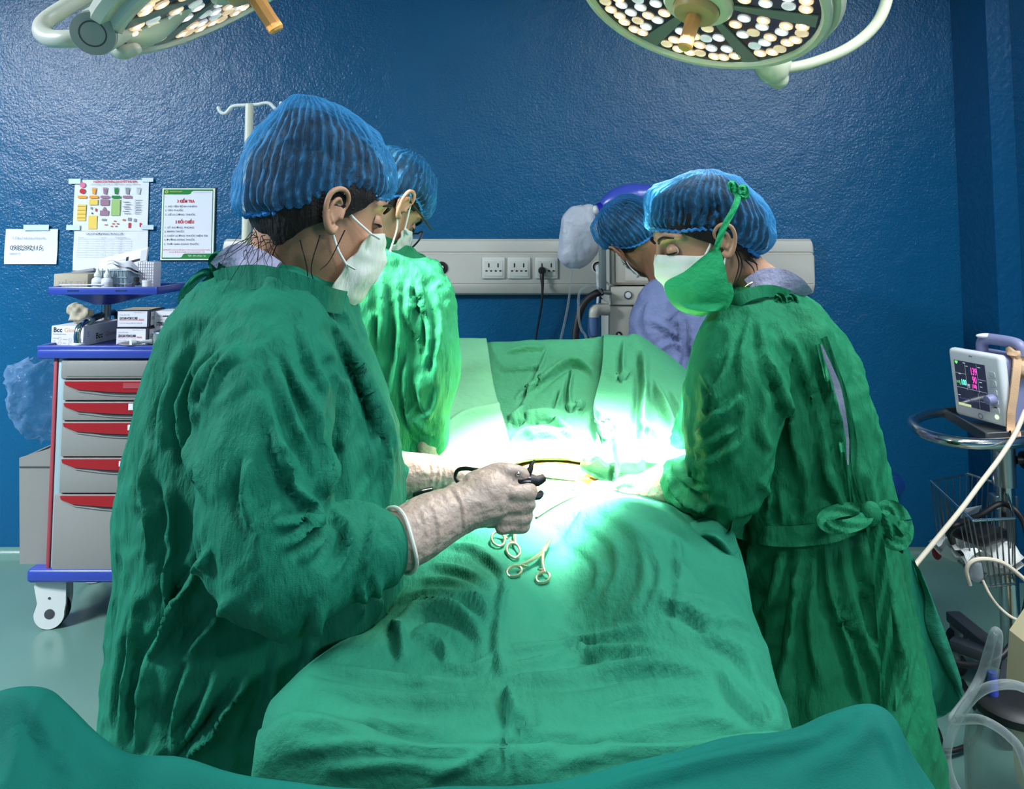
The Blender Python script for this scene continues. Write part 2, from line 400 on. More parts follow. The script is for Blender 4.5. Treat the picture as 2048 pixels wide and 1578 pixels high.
M_print = {k: mat('print_' + k, rgb=c, rough=0.8) for k, c in dict(black=(30, 30, 34), red=(190, 40, 46), green=(20, 120, 50), grey=(140, 138, 146), orange=(228, 150, 50), yellow=(226, 190, 90), purple=(150, 110, 130), lime=(150, 180, 110), pink=(214, 110, 140), dkgreen=(40, 66, 56), white=(225, 235, 225), brown=(176, 100, 60), greylt=(185, 185, 190), navy=(30, 32, 60), pale=(214, 214, 222)).items()}
M_tan = mat('tan_cardboard', rgb=(166, 156, 136), rough=0.8)
M_box = mat('white_carton', rgb=(206, 204, 212), rough=0.6)
M_boxdk = mat('dark_navy_carton', rgb=(28, 30, 46), rough=0.5)
M_syrup = mat('milky_bottle_plastic', rgb=(205, 212, 220), rough=0.35, sss=0.2, sss_c=(0.01, 0.01, 0.01))
M_screen = mat('dark_monitor_screen', rgb=(24, 28, 40), rough=0.12, emis=((0.02, 0.025, 0.05), 0.4))
M_scr = {k: mat('screen_' + k, rgb=c, emis=(lin_(c), 0.9)) for k, c in dict(magenta=(214, 60, 160), cyan=(90, 220, 190), grey=(150, 160, 170), green=(90, 190, 90), khaki=(140, 150, 110), blue=(52, 62, 90)).items()}
M_lav = mat('lavender_grey_plastic', rgb=(128, 130, 165), rough=0.4)
M_moncase = mat('white_monitor_plastic', rgb=(214, 214, 216), rough=0.35)
M_strap = mat('beige_strap_webbing', rgb=(206, 166, 130), rough=0.75, bump=[(200, 2, 0.001, I1)])
M_cable = mat('ivory_cable', rgb=(214, 200, 178), rough=0.5)
M_cream = mat('cream_suction_plastic', rgb=(226, 210, 168), rough=0.4)
M_ambublue = mat('blue_rubber_bag', rgb=(58, 74, 170), rough=0.3, spec=0.6)
M_ambudk = mat('deep_blue_connector', rgb=(20, 24, 140), rough=0.35)
M_resbag = mat('white_reservoir_film', rgb=(196, 198, 210), rough=0.45, bump=[(14, 3, 0.012, I1)], transl=0.3)
M_hose = mat('blue_grey_hose', rgb=(62, 90, 130), rough=0.45)
M_olive = mat('olive_fitting', rgb=(110, 104, 70), rough=0.5)
M_wallblue = mat('dark_blue_knob', rgb=(20, 60, 120), rough=0.3)
M_pad = mat('black_table_pad', rgb=(24, 24, 28), rough=0.5)
M_shoe = mat('white_clog', rgb=(200, 200, 205), rough=0.4)
M_trouser = mat('lilac_trouser_cotton', lin=(0.2, 0.22, 0.42), rough=0.8)
M_gauze = mat('white_gauze', rgb=(235, 235, 230), rough=0.9, bump=[(300, 2, 0.002, I1)])
M_iodine = mat('iodine_stained_skin', lin=(0.62, 0.27, 0.05), rough=0.45, sss=0.2, vary=(30, 0.25))
M_basin = mat('basket_wire', lin=(0.35, 0.36, 0.35), rough=0.3, metal=1.0)

def film(name, rgb, alpha, rough=0.2, bump=None, gloss=0.25, edge=0.0, attr=None):
    """thin see-through film: part see-through, part coloured; edge adds body where the film is seen edge-on"""
    m = bpy.data.materials.new(name); m.use_nodes = True; nt = m.node_tree; b = nt.nodes['Principled BSDF']; out = nt.nodes['Material Output']
    b.inputs['Base Color'].default_value = (*lin_(rgb), 1); b.inputs['Roughness'].default_value = rough
    tr = nt.nodes.new('ShaderNodeBsdfTransparent'); tr.inputs[0].default_value = (0.93, 0.96, 0.97, 1)
    tl = nt.nodes.new('ShaderNodeBsdfTranslucent'); tl.inputs[0].default_value = (*lin_(rgb), 1)
    m1 = nt.nodes.new('ShaderNodeMixShader'); m1.inputs[0].default_value = gloss
    nt.links.new(b.outputs[0], m1.inputs[1]); nt.links.new(tl.outputs[0], m1.inputs[2])
    mx = nt.nodes.new('ShaderNodeMixShader'); nt.links.new(tr.outputs[0], mx.inputs[1]); nt.links.new(m1.outputs[0], mx.inputs[2])
    nt.links.new(mx.outputs[0], out.inputs['Surface'])
    lw = nt.nodes.new('ShaderNodeLayerWeight'); lw.inputs[0].default_value = 0.35
    ma = nt.nodes.new('ShaderNodeMath'); ma.operation = 'MULTIPLY_ADD'; ma.use_clamp = True
    ma.inputs[1].default_value = edge; ma.inputs[2].default_value = alpha
    nt.links.new(lw.outputs['Facing'], ma.inputs[0])
    last = ma.outputs[0]
    if attr:
        at = nt.nodes.new('ShaderNodeAttribute'); at.attribute_name = attr
        ad = nt.nodes.new('ShaderNodeMath'); ad.operation = 'ADD'; ad.use_clamp = True
        nt.links.new(last, ad.inputs[0]); nt.links.new(at.outputs['Fac'], ad.inputs[1]); last = ad.outputs[0]
    nt.links.new(last, mx.inputs[0])
    tc = nt.nodes.new('ShaderNodeTexCoord'); ln = None
    for sc, det, hgt, st in (bump or []):
        n = nt.nodes.new('ShaderNodeTexNoise'); n.inputs['Scale'].default_value = sc; n.inputs['Detail'].default_value = det
        nt.links.new(tc.outputs['Object'], n.inputs['Vector'])
        bp = nt.nodes.new('ShaderNodeBump'); bp.inputs['Distance'].default_value = hgt; nt.links.new(n.outputs['Fac'], bp.inputs['Height'])
        if ln is not None: nt.links.new(ln.outputs[0], bp.inputs['Normal'])
        ln = bp
    if ln is not None: nt.links.new(ln.outputs[0], b.inputs['Normal'])
    return m
M_cap = film('blue_nonwoven_cap', (52, 140, 196), 0.17, rough=0.7, bump=[(70, 3, 0.004, I1)], gloss=0.35, edge=0.55, attr='pleat')
M_bag = film('clear_plastic_bag', (140, 175, 215), 0.10, rough=0.10, bump=[(24, 3, 0.02, I1)], gloss=0.1, edge=0.38)
M_glass = film('clear_jar_glass', (150, 175, 165), 0.10, rough=0.05, gloss=0.05, edge=0.6)
M_tubing = film('clear_pvc_tubing', (185, 190, 190), 0.2, rough=0.2, gloss=0.3, edge=0.6)
M_lens = film('spectacle_lens', (170, 190, 200), 0.15, rough=0.05, gloss=0.05, edge=0.4)
M_basket_pl = film('clear_basket_plastic', (165, 172, 176), 0.45, rough=0.3, gloss=0.2, edge=0.4)
# ------------------------------------------------------------------ room
YW = PF(20, 1113).y            # back wall
XP = P(1924, 600, YW).x         # where the back wall meets the pillar
YP = P(1924, 600, YW).x * F / (1988 - PX)   # pillar front
XP2 = XP + 0.10
RX0, RX1, RY0, RY1 = -4.4, 4.3, -3.4, YW
structure('wall_back', G().bx(RX0, XP, YW, YW + 0.12, 0, CEIL), M_wall)
structure('trim_1', G().bx(XP, XP2 + 0.05, YP, YW + 0.12, 0, CEIL), M_pillar)
structure('wall_right', G().bx(XP2, XP2 + 0.12, 1.9, YP + 0.15, 0, CEIL, 0), M_wall)
structure('trim_2', G().bx(XP2 - 0.012, XP2 + 0.14, 1.82, 1.9, 0, CEIL, 0), M_pillar)
structure('wall_east', G().bx(RX1, RX1 + 0.12, RY0, 1.9, 0, CEIL), M_wall)
structure('wall_side', G().bx(XP2 + 0.05, RX1 + 0.12, 1.9, 2.0, 0, CEIL), M_wall)
structure('wall_left', G().bx(RX0 - 0.12, RX0, RY0, RY1, 0, CEIL), M_wall)
structure('wall_front', G().bx(RX0, RX1, RY0 - 0.12, RY0, 0, CEIL), M_wall)
structure('floor', G().bx(RX0 - 0.12, RX1 + 0.12, RY0 - 0.12, RY1 + 0.12, -0.08, 0), M_floor)
structure('ceiling', G().bx(RX0 - 0.12, RX1 + 0.12, RY0 - 0.12, RY1 + 0.12, CEIL, CEIL + 0.08), M_ceil)
# coved vinyl skirting
def cove(x0, x1):
    prof = [(0, 0.03)] + [(0.05 - 0.05 * math.cos(a), 0.05 - 0.05 * math.sin(a)) for a in np.linspace(0.2, math.pi / 2, 8)]
    g = G(); A = np.array([[(x, YW - d, z) for d, z in prof] for x in (x0, x1)]); g.grid(A)
    g.add([(x0, YW - .001, 0), (x1, YW - .001, 0)], []); return g
structure('baseboard_back', cove(RX0, XP), M_floor, fixn=False)
M_panel = mat('lit_diffuser', rgb=(240, 245, 250), emis=((0.9, 0.96, 1.0), 1.0))
# ceiling light panels (give the room its light)
for i, (x, y) in enumerate(PANELS):
    t = thing('ceiling_light_panel', ['white rectangular ceiling light nearest the poster wall on the left', 'white rectangular ceiling light behind the camera, left of the middle', 'white rectangular ceiling light behind the camera on the right', 'white rectangular ceiling light above the foot of the table', 'added white ceiling light brightening the monitor trolley side on the right'][i], 'ceiling light', (x, y, CEIL - 0.04), 'ceiling light panels')
    g = G(); g.bx(x - 0.62, x + 0.62, y - 0.32, y - 0.285, CEIL - 0.04, CEIL); g.bx(x - 0.62, x + 0.62, y + 0.285, y + 0.32, CEIL - 0.04, CEIL)
    g.bx(x - 0.62, x - 0.585, y - 0.285, y + 0.285, CEIL - 0.04, CEIL); g.bx(x + 0.585, x + 0.62, y - 0.285, y + 0.285, CEIL - 0.04, CEIL)
    mk('frame', g, M_white, t)
    mk('diffuser', G().bx(x - 0.58, x + 0.58, y - 0.28, y + 0.28, CEIL - 0.02, CEIL - 0.008), M_panel, t)
# ------------------------------------------------------------------ medicine cart at the back wall
def XZ(px, py, Y): p = P(px, py, Y); return p.x, p.z
YF = 2.80; YB = 3.26
cart = thing('medical_cart', 'grey medical cart with red drawer pulls and blue top against the blue wall', 'cart', (P(235, 1240, YF).x, 3.03, 0))
xl, zt = XZ(80, 690, YF); xr = P(440, 700, YF).x; zb = P(80, 716, YF).z
g = G(); g.bx(xl, xr, YF - 0.02, YB + 0.02, zb, zt - 0.012, 0.008)
for a, b, c, d in ((xl, xr, YF - 0.02, YF + 0.0), (xl, xr, YB, YB + 0.02), (xl, xl + 0.02, YF, YB), (xr - 0.02, xr, YF, YB)): g.bx(a, b, c, d, zt - 0.014, zt, 0.003)
mk('worktop', g, M_blueplastic, cart)
x0 = P(101, 900, YF).x; x1 = P(424, 900, YF).x; zlo = P(100, 1137, YF).z
mk('cabinet_body', G().bx(x0 + 0.03, x1 - 0.03, YF + 0.02, YB - 0.005, zlo, zb, 0.004), M_greydk, cart)
mk('side_panel', G().bx(x0 + 0.004, x0 + 0.03, YF + 0.03, YB, zlo, zb, 0.003), M_grey, cart)
mk('side_panel', G().bx(x1 - 0.03, x1 - 0.004, YF + 0.03, YB, zlo, zb, 0.003), M_grey, cart)
for s, xx in ((1, x0), (-1, x1)):
    mk('trim_strip', G().bx(xx, xx + s * 0.013, YF - 0.002, YF + 0.03, zlo, zb, 0.003), M_redstrip, cart, label='muted red edge strip')
    mk('corner_post', G().bx(xx + s * 0.014, xx + s * 0.045, YF + 0.002, YF + 0.03, zlo, zb, 0.004), M_post, cart)
mk('base_plate', G().bx(P(57, 1150, YF).x, x1 + 0.03, YF - 0.015, YB, P(60, 1163, YF).z, zlo + 0.002, 0.012, 3), M_blueplastic, cart)
dl, dr = x0 + 0.040, x1 - 0.040
# top panel without a pull
zz0, zz1 = P(130, 757, YF).z, P(130, 719, YF).z
g = G(); g.bx(dl - 0.012, dr + 0.012, YF - 0.006, YF + 0.02, zz0, zz1, 0.005)
t_ = mk('top_panel', g, M_grey, cart)
mk('panel_inset', G().bx(dl + 0.008, dr - 0.008, YF - 0.009, YF - 0.004, zz0 + 0.008, zz1 - 0.004, 0.003), M_grey, t_)
rows = [(760, 800, 'blank'), (803, 840, 'white'), (843, 912, 'white'), (915, 985, 'white'), (988, 1143, 'white')]
for k, (ya, yb, lab) in enumerate(rows):
    za, zc = P(130, ya, YF).z, P(130, yb, YF).z
    h = za - zc; ext = 0.016 if k == 4 else 0
    d = mk('drawer', G().bx(dl - ext, dr + ext, YF - 0.008, YF + 0.018, zc, za, 0.004), M_grey, cart)
    # red pull: flat top edge, lower edge sweeping up to the left, with a dark plate for the shade of the hollow and a grey lip under it
    n = 14; L = dr - dl; hp = 0.036
    top = [(dl + 0.012, za - 0.003), (dr - 0.012, za - 0.003)]
    def low(t):   # depth of the pull below its top along its width
        return 0.012 + 0.016 * float(sstep(0, .10, t)) + 0.010 * math.sin(math.pi * min(1, max(0, (t - .12) / .76))) if t < 0.98 else 0.012
    ts = np.linspace(0, 1, 22)
    poly = [V((dl + 0.012 + (L - 0.024) * t, YF - 0.008, za - 0.003 - low(t if t < .5 else 1 - t))) for t in ts]
    pull = mk('drawer_pull', G().prism([V((top[0][0] - .004, YF - .008, top[0][1])), *poly, V((top[1][0] + .004, YF - .008, top[1][1]))], (0, -0.007, 0)), M_red, d, sharp=30)
    hol = [p + V((0, 0.0005, -0.0)) for p in poly[4:-4]]; hl2 = [V((p.x, p.y, p.z - 0.016 * math.sin(math.pi * (i + .5) / len(hol)))) for i, p in enumerate(hol)]
    mk('hollow_shade', G().prism(hol + hl2[::-1], (0, -0.0015, 0)), M_greydk, d)
    lip = [V((dl + 0.014 + (L - 0.028) * t, YF - 0.0105, za - 0.006 - low(t if t < .5 else 1 - t) - 0.010 * math.sin(math.pi * t) ** .7)) for t in ts]
    mk('lip', G().tube(lip, 0.0022, 6), M_grey, d)
    xa, xb = P([250, 262, 262, 247, 245][k], 800, YF).x, P([300, 300, 286, 292, 285][k], 800, YF).x
    ca = mk('label_card', G().bx(xa, xb + 0.03, YF - 0.018, YF - 0.0145, za - 0.026, za - 0.008 + (0.004 if k == 1 else 0)), M_redstrip if lab == 'blank' else M_print['pale'], pull)
    if lab == 'white':
        tg = text_g(['', 'KHÁNG SINH', 'KIM TIÊM', 'BÔNG', 'HỒI SỨC'][k], 0.010, wall_m(xa + 0.022, za - 0.021, YF - 0.0186))
        o = mk('label_print', tg, M_print['black'], pull)
# side bin on the left
bx0, bz1 = XZ(66, 905, YF + 0.1); bx1 = x0 + 0.002; bz0 = zlo + 0.002
prof = [(bx1, bz1 + 0.05), (bx1 - 0.03, bz1 + 0.03), (bx0 - 0.006, bz1), (bx0 + 0.012, bz0), (bx1, bz0)]
g = G()
for (xa, xb) in ((0, 0),):
    g.prism([V((x, YF + 0.03, z)) for x, z in prof], (0, 0.012, 0)); g.prism([V((x, YF + 0.30, z)) for x, z in prof], (0, 0.012, 0))
g.prism([V((bx0 - 0.004, YF + .036, bz1 - .002)), V((bx0 + 0.006, YF + .036, bz1 - .002)), V((bx0 + 0.024, YF + .036, bz0 + .003)), V((bx0 + 0.014, YF + .036, bz0 + .003))], (0, 0.27, 0))
g.bx(bx0 + 0.016, bx1 - .002, YF + 0.036, YF + 0.306, bz0 + .003, bz0 + 0.012)
b_ = mk('side_bin', g, M_grey, cart); mk('rim_groove', G().bx(bx0 - 0.003, bx1 - 0.002, YF + 0.027, YF + 0.031, bz1 - 0.033, bz1 - 0.029), M_greydk, b_)
# casters
def caster(cx, cy, yaw):
    R_ = 0.056; Mz = Matrix.Translation((cx, cy, 0)) @ Matrix.Rotation(yaw, 4, 'Z')
    c = V((0, 0.02, R_)); zt_ = P(60, 1163, YF).z
    g = G(); A = [(0, 0, -.001)]
    My = lambda y: Mz @ Matrix.Translation((c.x, y, c.z)) @ Matrix.Rotation(math.pi / 2, 4, 'X')
    w_ = mk('caster_wheel', G().lathe([(0.0, -.018), (0.050, -.018), (R_, -.012), (R_, .012), (0.050, .018), (0.0, .018)], My(0.02), 28), M_black, cart)
    hood = []
    for a in np.linspace(0, 2 * math.pi, 26, endpoint=False): hood.append((0.050 * math.cos(a), R_ + 0.050 * math.sin(a) + 0.001))
    g = G()
    for y0 in (-0.012, 0.040):
        pts = [(0.050 * math.cos(a), R_ - 0.004 + 0.050 * math.sin(a)) for a in np.linspace(-math.pi * 1.02, 0.12, 18)]
        pts += [(0.054, R_ + 0.03), (0.052, zt_ - 0.004), (-0.034, zt_ - 0.004), (-0.046, zt_ - 0.010), (-0.052, zt_ - 0.022), (-0.040, R_ + 0.036)]
        g.prism([Mz @ V((x, y0, z)) for x, z in pts], Mz.to_3x3() @ V((0, 0.012, 0)))
    g.merge(G().box((0, 0, 0), (0.07, 0.05, 0.02), None, 0.006).xf(Mz @ Matrix.Translation((0.005, 0.02, zt_ - 0.016))))
    f_ = mk('caster_fork', g, M_white, cart, label='off-white caster housing')
    mk('hub_cap', G().lathe([(0.017, -.0015), (0.017, .001), (0.012, .002)], Mz @ Matrix.Translation((0.002, -0.0125, R_ - .002)) @ Matrix.Rotation(math.pi / 2, 4, 'X'), 20), M_greydk, f_)
    mk('bolt', G().lathe([(0.0045, -.001), (0.0045, .001)], Mz @ Matrix.Translation((0.0, -0.0125, R_ + .052)) @ Matrix.Rotation(math.pi / 2, 4, 'X'), 12), M_greydk, f_)
    mk('brake_pedal', G().box(Mz @ V((-0.058, 0.02, zt_ - 0.012)), (0.03, 0.03, 0.008), None, 0.003), M_greydk, f_)
caster(P(100, 1240, YF + 0.03).x, YF + 0.03, 0.15); caster(x1 - 0.06, YF + 0.03, -0.2); caster(P(190, 1180, YB - .06).x, YB - 0.07, 0.5); caster(x1 - 0.06, YB - 0.07, 0.3)
# push handle: chrome tube bending back with a black grip
A0 = P(155, 689, YF + 0.01)
hp = [A0, P(154, 672, YF + .01), P(158, 655, YF + .02), P(168, 645, YF + .06), P(178, 641, YF + .10)]
hd = mk('push_handle', G().tube(hp, 0.011, 12, smooth=18), M_chrome, cart)
mk('handle_foot', G().lathe([(0.022, 0), (0.022, 0.006), (0.014, 0.010)], Matrix.Translation(A0 + V((0, 0, -.004))), 18), M_white, hd)
A1 = P(226, 624, YB - 0.03)
mk('handle_grip', G().tube([hp[-1], hp[-1].lerp(A1, .5) + V((0, 0, .004)), A1], 0.0125, 12, smooth=8), M_black, hd)
mk('handle_collar', G().tube([hp[-1] - (A1 - hp[-1]) * .04, hp[-1] + (A1 - hp[-1]) * .05], 0.016, 12), M_steel, hd)
mk('rear_riser', G().tube([A1, A1 + V((0.012, 0.01, -0.02)), V((A1.x + .014, A1.y + .012, zt - .01))], 0.011, 12, smooth=10), M_black, hd)
# raised shelf
YS = 3.08; sz = P(215, 578, YS - 0.1).z
sx0, sx1 = P(105, 575, YS - .1).x, P(322, 575, YS - .1).x
mk('shelf_post', G().tube([V((P(213, 600, YS).x, YS, zt - 0.01)), V((P(213, 600, YS).x, YS, sz - 0.02))], 0.018, 14), M_steel, cart)
sy0, sy1 = YS - 0.13, YS + 0.13; thk = 0.028
rim = lambda o, z: [V((sx0 - o, sy0 - o, z)), V((sx1 + o, sy0 - o, z)), V((sx1 + o, sy1 + o, z)), V((sx0 - o, sy1 + o, z))]
g = G(); g.bx(sx0 + .006, sx1 - .006, sy0 + .006, sy1 - .006, sz - 0.016, sz - 0.008, .003)
for a, b, c, d in ((sx0, sx1, sy0, sy0 + .012), (sx0, sx1, sy1 - .012, sy1), (sx0, sx0 + .012, sy0, sy1), (sx1 - .012, sx1, sy0, sy1)): g.bx(a, b, c, d, sz - .02, sz + .010, .005)
sh = mk('top_shelf', g, M_blueplastic, cart)
ctr = V((P(213, 600, YS).x, YS, 0))
g = G(); g.loft([[V((sx0 + .03, sy0 + .03, sz - .016)), V((sx1 - .03, sy0 + .03, sz - .016)), V((sx1 - .03, sy1 - .03, sz - .016)), V((sx0 + .03, sy1 - .03, sz - .016))],
                 [ctr + V((-.03, -.03, sz - .065)), ctr + V((.03, -.03, sz - .065)), ctr + V((.03, .03, sz - .065)), ctr + V((-.03, .03, sz - .065))]])
mk('shelf_bracket', g, M_blueplastic, sh, sharp=20)
for s in (.18, .62): mk('chrome_badge', G().bx(sx0 + (sx1 - sx0) * s, sx0 + (sx1 - sx0) * (s + .1), sy0 - .002, sy0, sz - .006, sz - .002), M_chrome, sh)

# ------------------------------------------------------------------ things on the cart top
ztop = zt - 0.012
def carton(name, x0, x1, y0, y1, z0, h, yaw, mats, label, cat='box', group=None):
    c = V(((x0 + x1) / 2, (y0 + y1) / 2, z0)); t = thing(name, label, cat, c, group); R = Matrix.Translation(c) @ Matrix.Rotation(yaw, 4, 'Z')
    a, b = abs(x1 - x0) / 2, abs(y1 - y0) / 2
    mk('carton', G().box((0, 0, h / 2), (2 * a, 2 * b, h), None, 0.0015, 1).xf(R), mats, t)
    def face(dx, dz, side='front'):
        if side == 'front': return R @ Matrix.Translation((-a + dx, -b - 0.0006, dz)) @ Matrix.Rotation(math.pi / 2, 4, 'X')
        if side == 'right': return R @ Matrix.Translation((a + 0.0006, -b + dx, dz)) @ Matrix.Rotation(math.pi / 2, 4, 'Z') @ Matrix.Rotation(math.pi / 2, 4, 'X')
        return R @ Matrix.Translation((-a + dx, -b + dz, h + 0.0006))
    return t, face, a, b
def rect(M, w_, h_): return G().add([M @ V((0, 0, 0)), M @ V((w_, 0, 0)), M @ V((w_, h_, 0)), M @ V((0, h_, 0))], [(0, 1, 2, 3)])
def outline(M, w_, h_, t=0.0008):
    g = G()
    for a, b, c, d in ((0, 0, w_, t), (0, h_ - t, w_, h_), (0, 0, t, h_), (w_ - t, 0, w_, h_)): g.add([M @ V((a, b, 0)), M @ V((c, b, 0)), M @ V((c, d, 0)), M @ V((a, d, 0))], [(0, 1, 2, 3)])
    return g
def ring_g(M, r, t, n=20):
    a = np.linspace(0, 2 * math.pi, n, endpoint=False); A = np.array([[[q * math.cos(x), q * math.sin(x), 0] for x in a] for q in (r - t, r)])
    return G().grid(A, wrap=True).xf(M)
# glove box
t, fc, a, b = carton('glove_box', P(107, 660, 2.86).x, P(176, 660, 2.86).x, 2.86, 3.10, ztop, 0.072, -0.10, M_box, 'white glove box with black and orange lettering on the left of the cart top')
mk('lettering', text_g('Bcc', 0.024, fc(.008, .050), bold=.0006), M_print['black'], t)
mk('lettering', text_g('Gloves', 0.022, fc(.050, .050)), M_print['orange'], t)
g = text_g('Powdered latex', 0.008, fc(.008, .040)); g.merge(text_g('Găng tay', .006, fc(.006, .026))); g.merge(text_g('Y tế', .006, fc(.006, .016))); g.merge(text_g('Size M', .006, fc(.006, .006)))
g.merge(text_g('100 pcs', .006, fc(.046, .022))); g.merge(text_g('Ambi', .006, fc(.046, .008)))
mk('lettering', g, M_print['grey'], t)
g = G()
for dx, dz in ((.034, .026), (.034, .010), (.075, .022), (.075, .008), (.112, .022), (.112, .008)): g.merge(ring_g(fc(dx, dz), .006, .0008))
mk('size_mark', g, M_print['grey'], t)
g = text_g('Bcc', .030, fc(.07, .018, 'right'), bold=.0006); mk('lettering', g, M_print['black'], t)
mk('lettering', text_g('Gloves', .026, fc(.125, .020, 'right')), M_print['grey'], t)
g = text_g('găng tay y tế', .009, fc(.07, .007, 'right')); g.merge(text_g('S', .03, fc(.02, .03, 'right'))); mk('lettering', g, M_print['grey'], t)
# crumpled glove sticking out of the box
g = G(); c = P(155, 632, 2.93)
v_ = []
for q, (dx, dz, r) in enumerate([(-.012, -.012, .018), (-.014, .01, .024), (.004, .012, .022), (.022, .002, .018), (.038, -.004, .011), (-.004, -.018, .016), (.012, -.016, .013)]):
    g.ell(c + V((dx, .01 * math.sin(q * 2), dz)), (r, r * .9, r))
g = voxel(g, .004, 2); v_ = g.verts(); v_ = v_ + normals(v_, g.f) * (0.008 * ridge(v_ * 45, 3))[:, None]; v_[:, 2] -= v_[:, 2].min() - (ztop + .0725); g.v = [v_]
single('crumpled_glove', g, M_tan, 'crumpled beige latex glove poking out on top of the white glove box', 'glove')
# two lidocaine cartons, one on the other
tx0, tx1 = P(231, 670, 2.88).x, P(297, 670, 2.88).x; h1 = 0.062
def lido(x0, x1, y0, z0, yaw, label, low):
    t, fc, a, b = carton('medicine_box', x0, x1, y0, y0 + 0.13, z0, h1, yaw, M_boxdk, label, 'box', 'medicine boxes on the cart')
    mk('front_panel', rect(fc(.003, .002) @ Matrix.Translation((0, 0, .0002)), 2 * a - .012, h1 - .005), M_box, t)
    T = lambda s, sz, x, z, **k: text_g(s, sz, fc(x, z) @ Matrix.Translation((0, 0, .0006)), **k)
    mk('lettering', T('LIDOCAIN HYDROCLORID', .0125, .010, .029, bold=.0005, width=.066), M_print['black'], t)
    mk('lettering', T('40mg/2ml', .008, .080, .027, width=.018), M_print['red'], t)
    mk('underline', rect(fc(.010, .0255) @ Matrix.Translation((0, 0, .0006)), .09, .0012), M_print['red'], t)
    g = T('Dung dịch tiêm', .006, .010, .044); g.merge(T('Hộp 100 ống x 2 ml', .005, .062, .053)); g.merge(T('Thuốc tiêm bắp, gây tê', .005, .010, .014)); g.merge(T('Đọc kỹ hướng dẫn', .005, .055, .014))
    mk('lettering', g, M_print['grey'], t)
    if low:
        g = G()
        for k in range(9): g.merge(rect(fc(.076 + k * .0026, .003) @ Matrix.Translation((0, 0, .0006)), .0012, .009))
        g.merge(rect(fc(.030, .006) @ Matrix.Translation((0, 0, .0006)), .034, .005)); mk('barcode', g, M_print['black'], t)
    else:
        mk('lid_flap', rect(fc(.004, .004, 'top') @ Matrix.Translation((0, 0, .0006)), 2 * a - .012, 2 * b - .01), M_tan, t)
    mk('side_panel', rect(fc(.008, .006, 'right'), 2 * b - .014, h1 - .012), M_box, t)
    mk('lettering', text_g('LIDOCAIN', .018, fc(.012, .026, 'right') @ Matrix.Translation((0, 0, .0006)), width=.06), M_print['black'], t)
lido(tx0, tx1, 2.885, ztop, -.04, 'white medicine box with barcode, the lower of two stacked on the cart', True)
lido(P(228, 670, 2.88).x, P(293, 670, 2.88).x, 2.895, ztop + h1 + .001, .03, 'white medicine box with open brown lid, the upper of two stacked on the cart', False)
# sterile water carton
t, fc, a, b = carton('carton_box', P(308, 650, 2.93).x, P(384, 650, 2.93).x, 2.93, 3.08, ztop, 0.118, -.02, M_box, 'white carton lettered sterile water on the right of the cart top')
mk('lettering', text_g('STERILE WATER FOR INJECTION', .019, fc(.010, .066), bold=.0008, width=.145), M_print['black'], t)
g = rect(fc(.034, .098), .09, .005); mk('print_bar', g, M_print['black'], t)
g = text_g('Nước cất', .010, fc(.010, .098)); g.merge(text_g('pha tiêm 5 ml', .007, fc(.010, .085))); mk('lettering', g, M_print['grey'], t)
# round steel tray with a syringe in it
tc = P(277, 686, 2.845); tc.z = ztop
g = G().lathe([(0.0, .002), (.052, .002), (.062, .012), (.069, .013), (.069, .015), (.060, .0145), (.050, .004), (0, .004)], Matrix.Translation(tc), 36)
single('steel_tray', g, M_steel, 'shallow round steel tray at the front of the blue cart top', 'tray')
s0 = P(262, 683, 2.80); s0.z = ztop + .018; s1 = s0 + V((.05, .05, .002))
t = thing('syringe', 'white capped syringe lying across the round steel tray', 'syringe', s0)
mk('barrel', G().tube([s0.lerp(s1, .2), s1], .006, 12), M_syrup, t); mk('plunger_cap', G().tube([s0 - (s1 - s0) * .02, s0.lerp(s1, .22)], .0125, 16), M_white, t)
# glass jar
jc = P(328, 670, 2.85); jc.z = ztop
t = thing('glass_jar', 'clear glass jar with steel lid in front of the white carton', 'jar', jc)
mk('jar_wall', G().lathe([(.028, .001), (.034, .004), (.036, .04), (.034, .05), (.033, .05), (.034, .04), (.031, .006), (.0, .006)], Matrix.Translation(jc), 28), M_glass, t)
mk('lid', G().lathe([(.0, .062), (.02, .061), (.037, .055), (.038, .05), (.030, .05)], Matrix.Translation(jc), 28), M_steel, t)

# ------------------------------------------------------------------ things on the raised shelf
zs = sz - 0.008
def at_shelf(px, Y): return P(px, 560, Y).x
# tan box
x0_, x1_ = at_shelf(125, 3.08), at_shelf(192, 3.08)
t = thing('tan_storage_box', 'low tan cardboard box at the left end of the blue shelf', 'box', ((x0_ + x1_) / 2, 3.08, zs))
mk('carton', G().bx(x0_, x1_, 3.02, 3.14, zs, P(150, 547, 3.05).z, .003), M_tan, t)
mk('lettering', text_g('VẬT TƯ', .03, wall_m(x0_ + .02, zs + .014, 3.0195)), M_print['grey'], t)
# dropper bottles
def dropper(px, Y, s, lab):
    c = V((at_shelf(px, Y), Y, zs)); t = thing('dropper_bottle', lab, 'bottle', c, 'dropper bottles on the shelf'); M = Matrix.Translation(c) @ Matrix.Scale(s, 4)
    mk('bottle_body', G().lathe([(0, 0), (.018, 0), (.020, .004), (.020, .040), (.018, .046), (.010, .052), (.010, .055), (0, .055)], M, 22), M_syrup, t)
    mk('dropper_cap', G().lathe([(.0, .054), (.0125, .054), (.0125, .064), (.009, .068), (.0055, .078), (.003, .084), (0, .085)], M, 18), M_white, t, label='white pointed cap')
    mk('bottle_label', G().lathe([(.0204, .010), (.0204, .034)], M, 22, caps=False), M_print['greylt'], t)
dropper(195, 2.985, 1.02, 'white dropper bottle with a pointed cap, left of the pair at the shelf front')
dropper(214, 2.985, 1.0, 'white dropper bottle, right of the pair at the shelf front')
dropper(203, 3.03, 1.0, 'white dropper bottle half hidden behind the front pair')
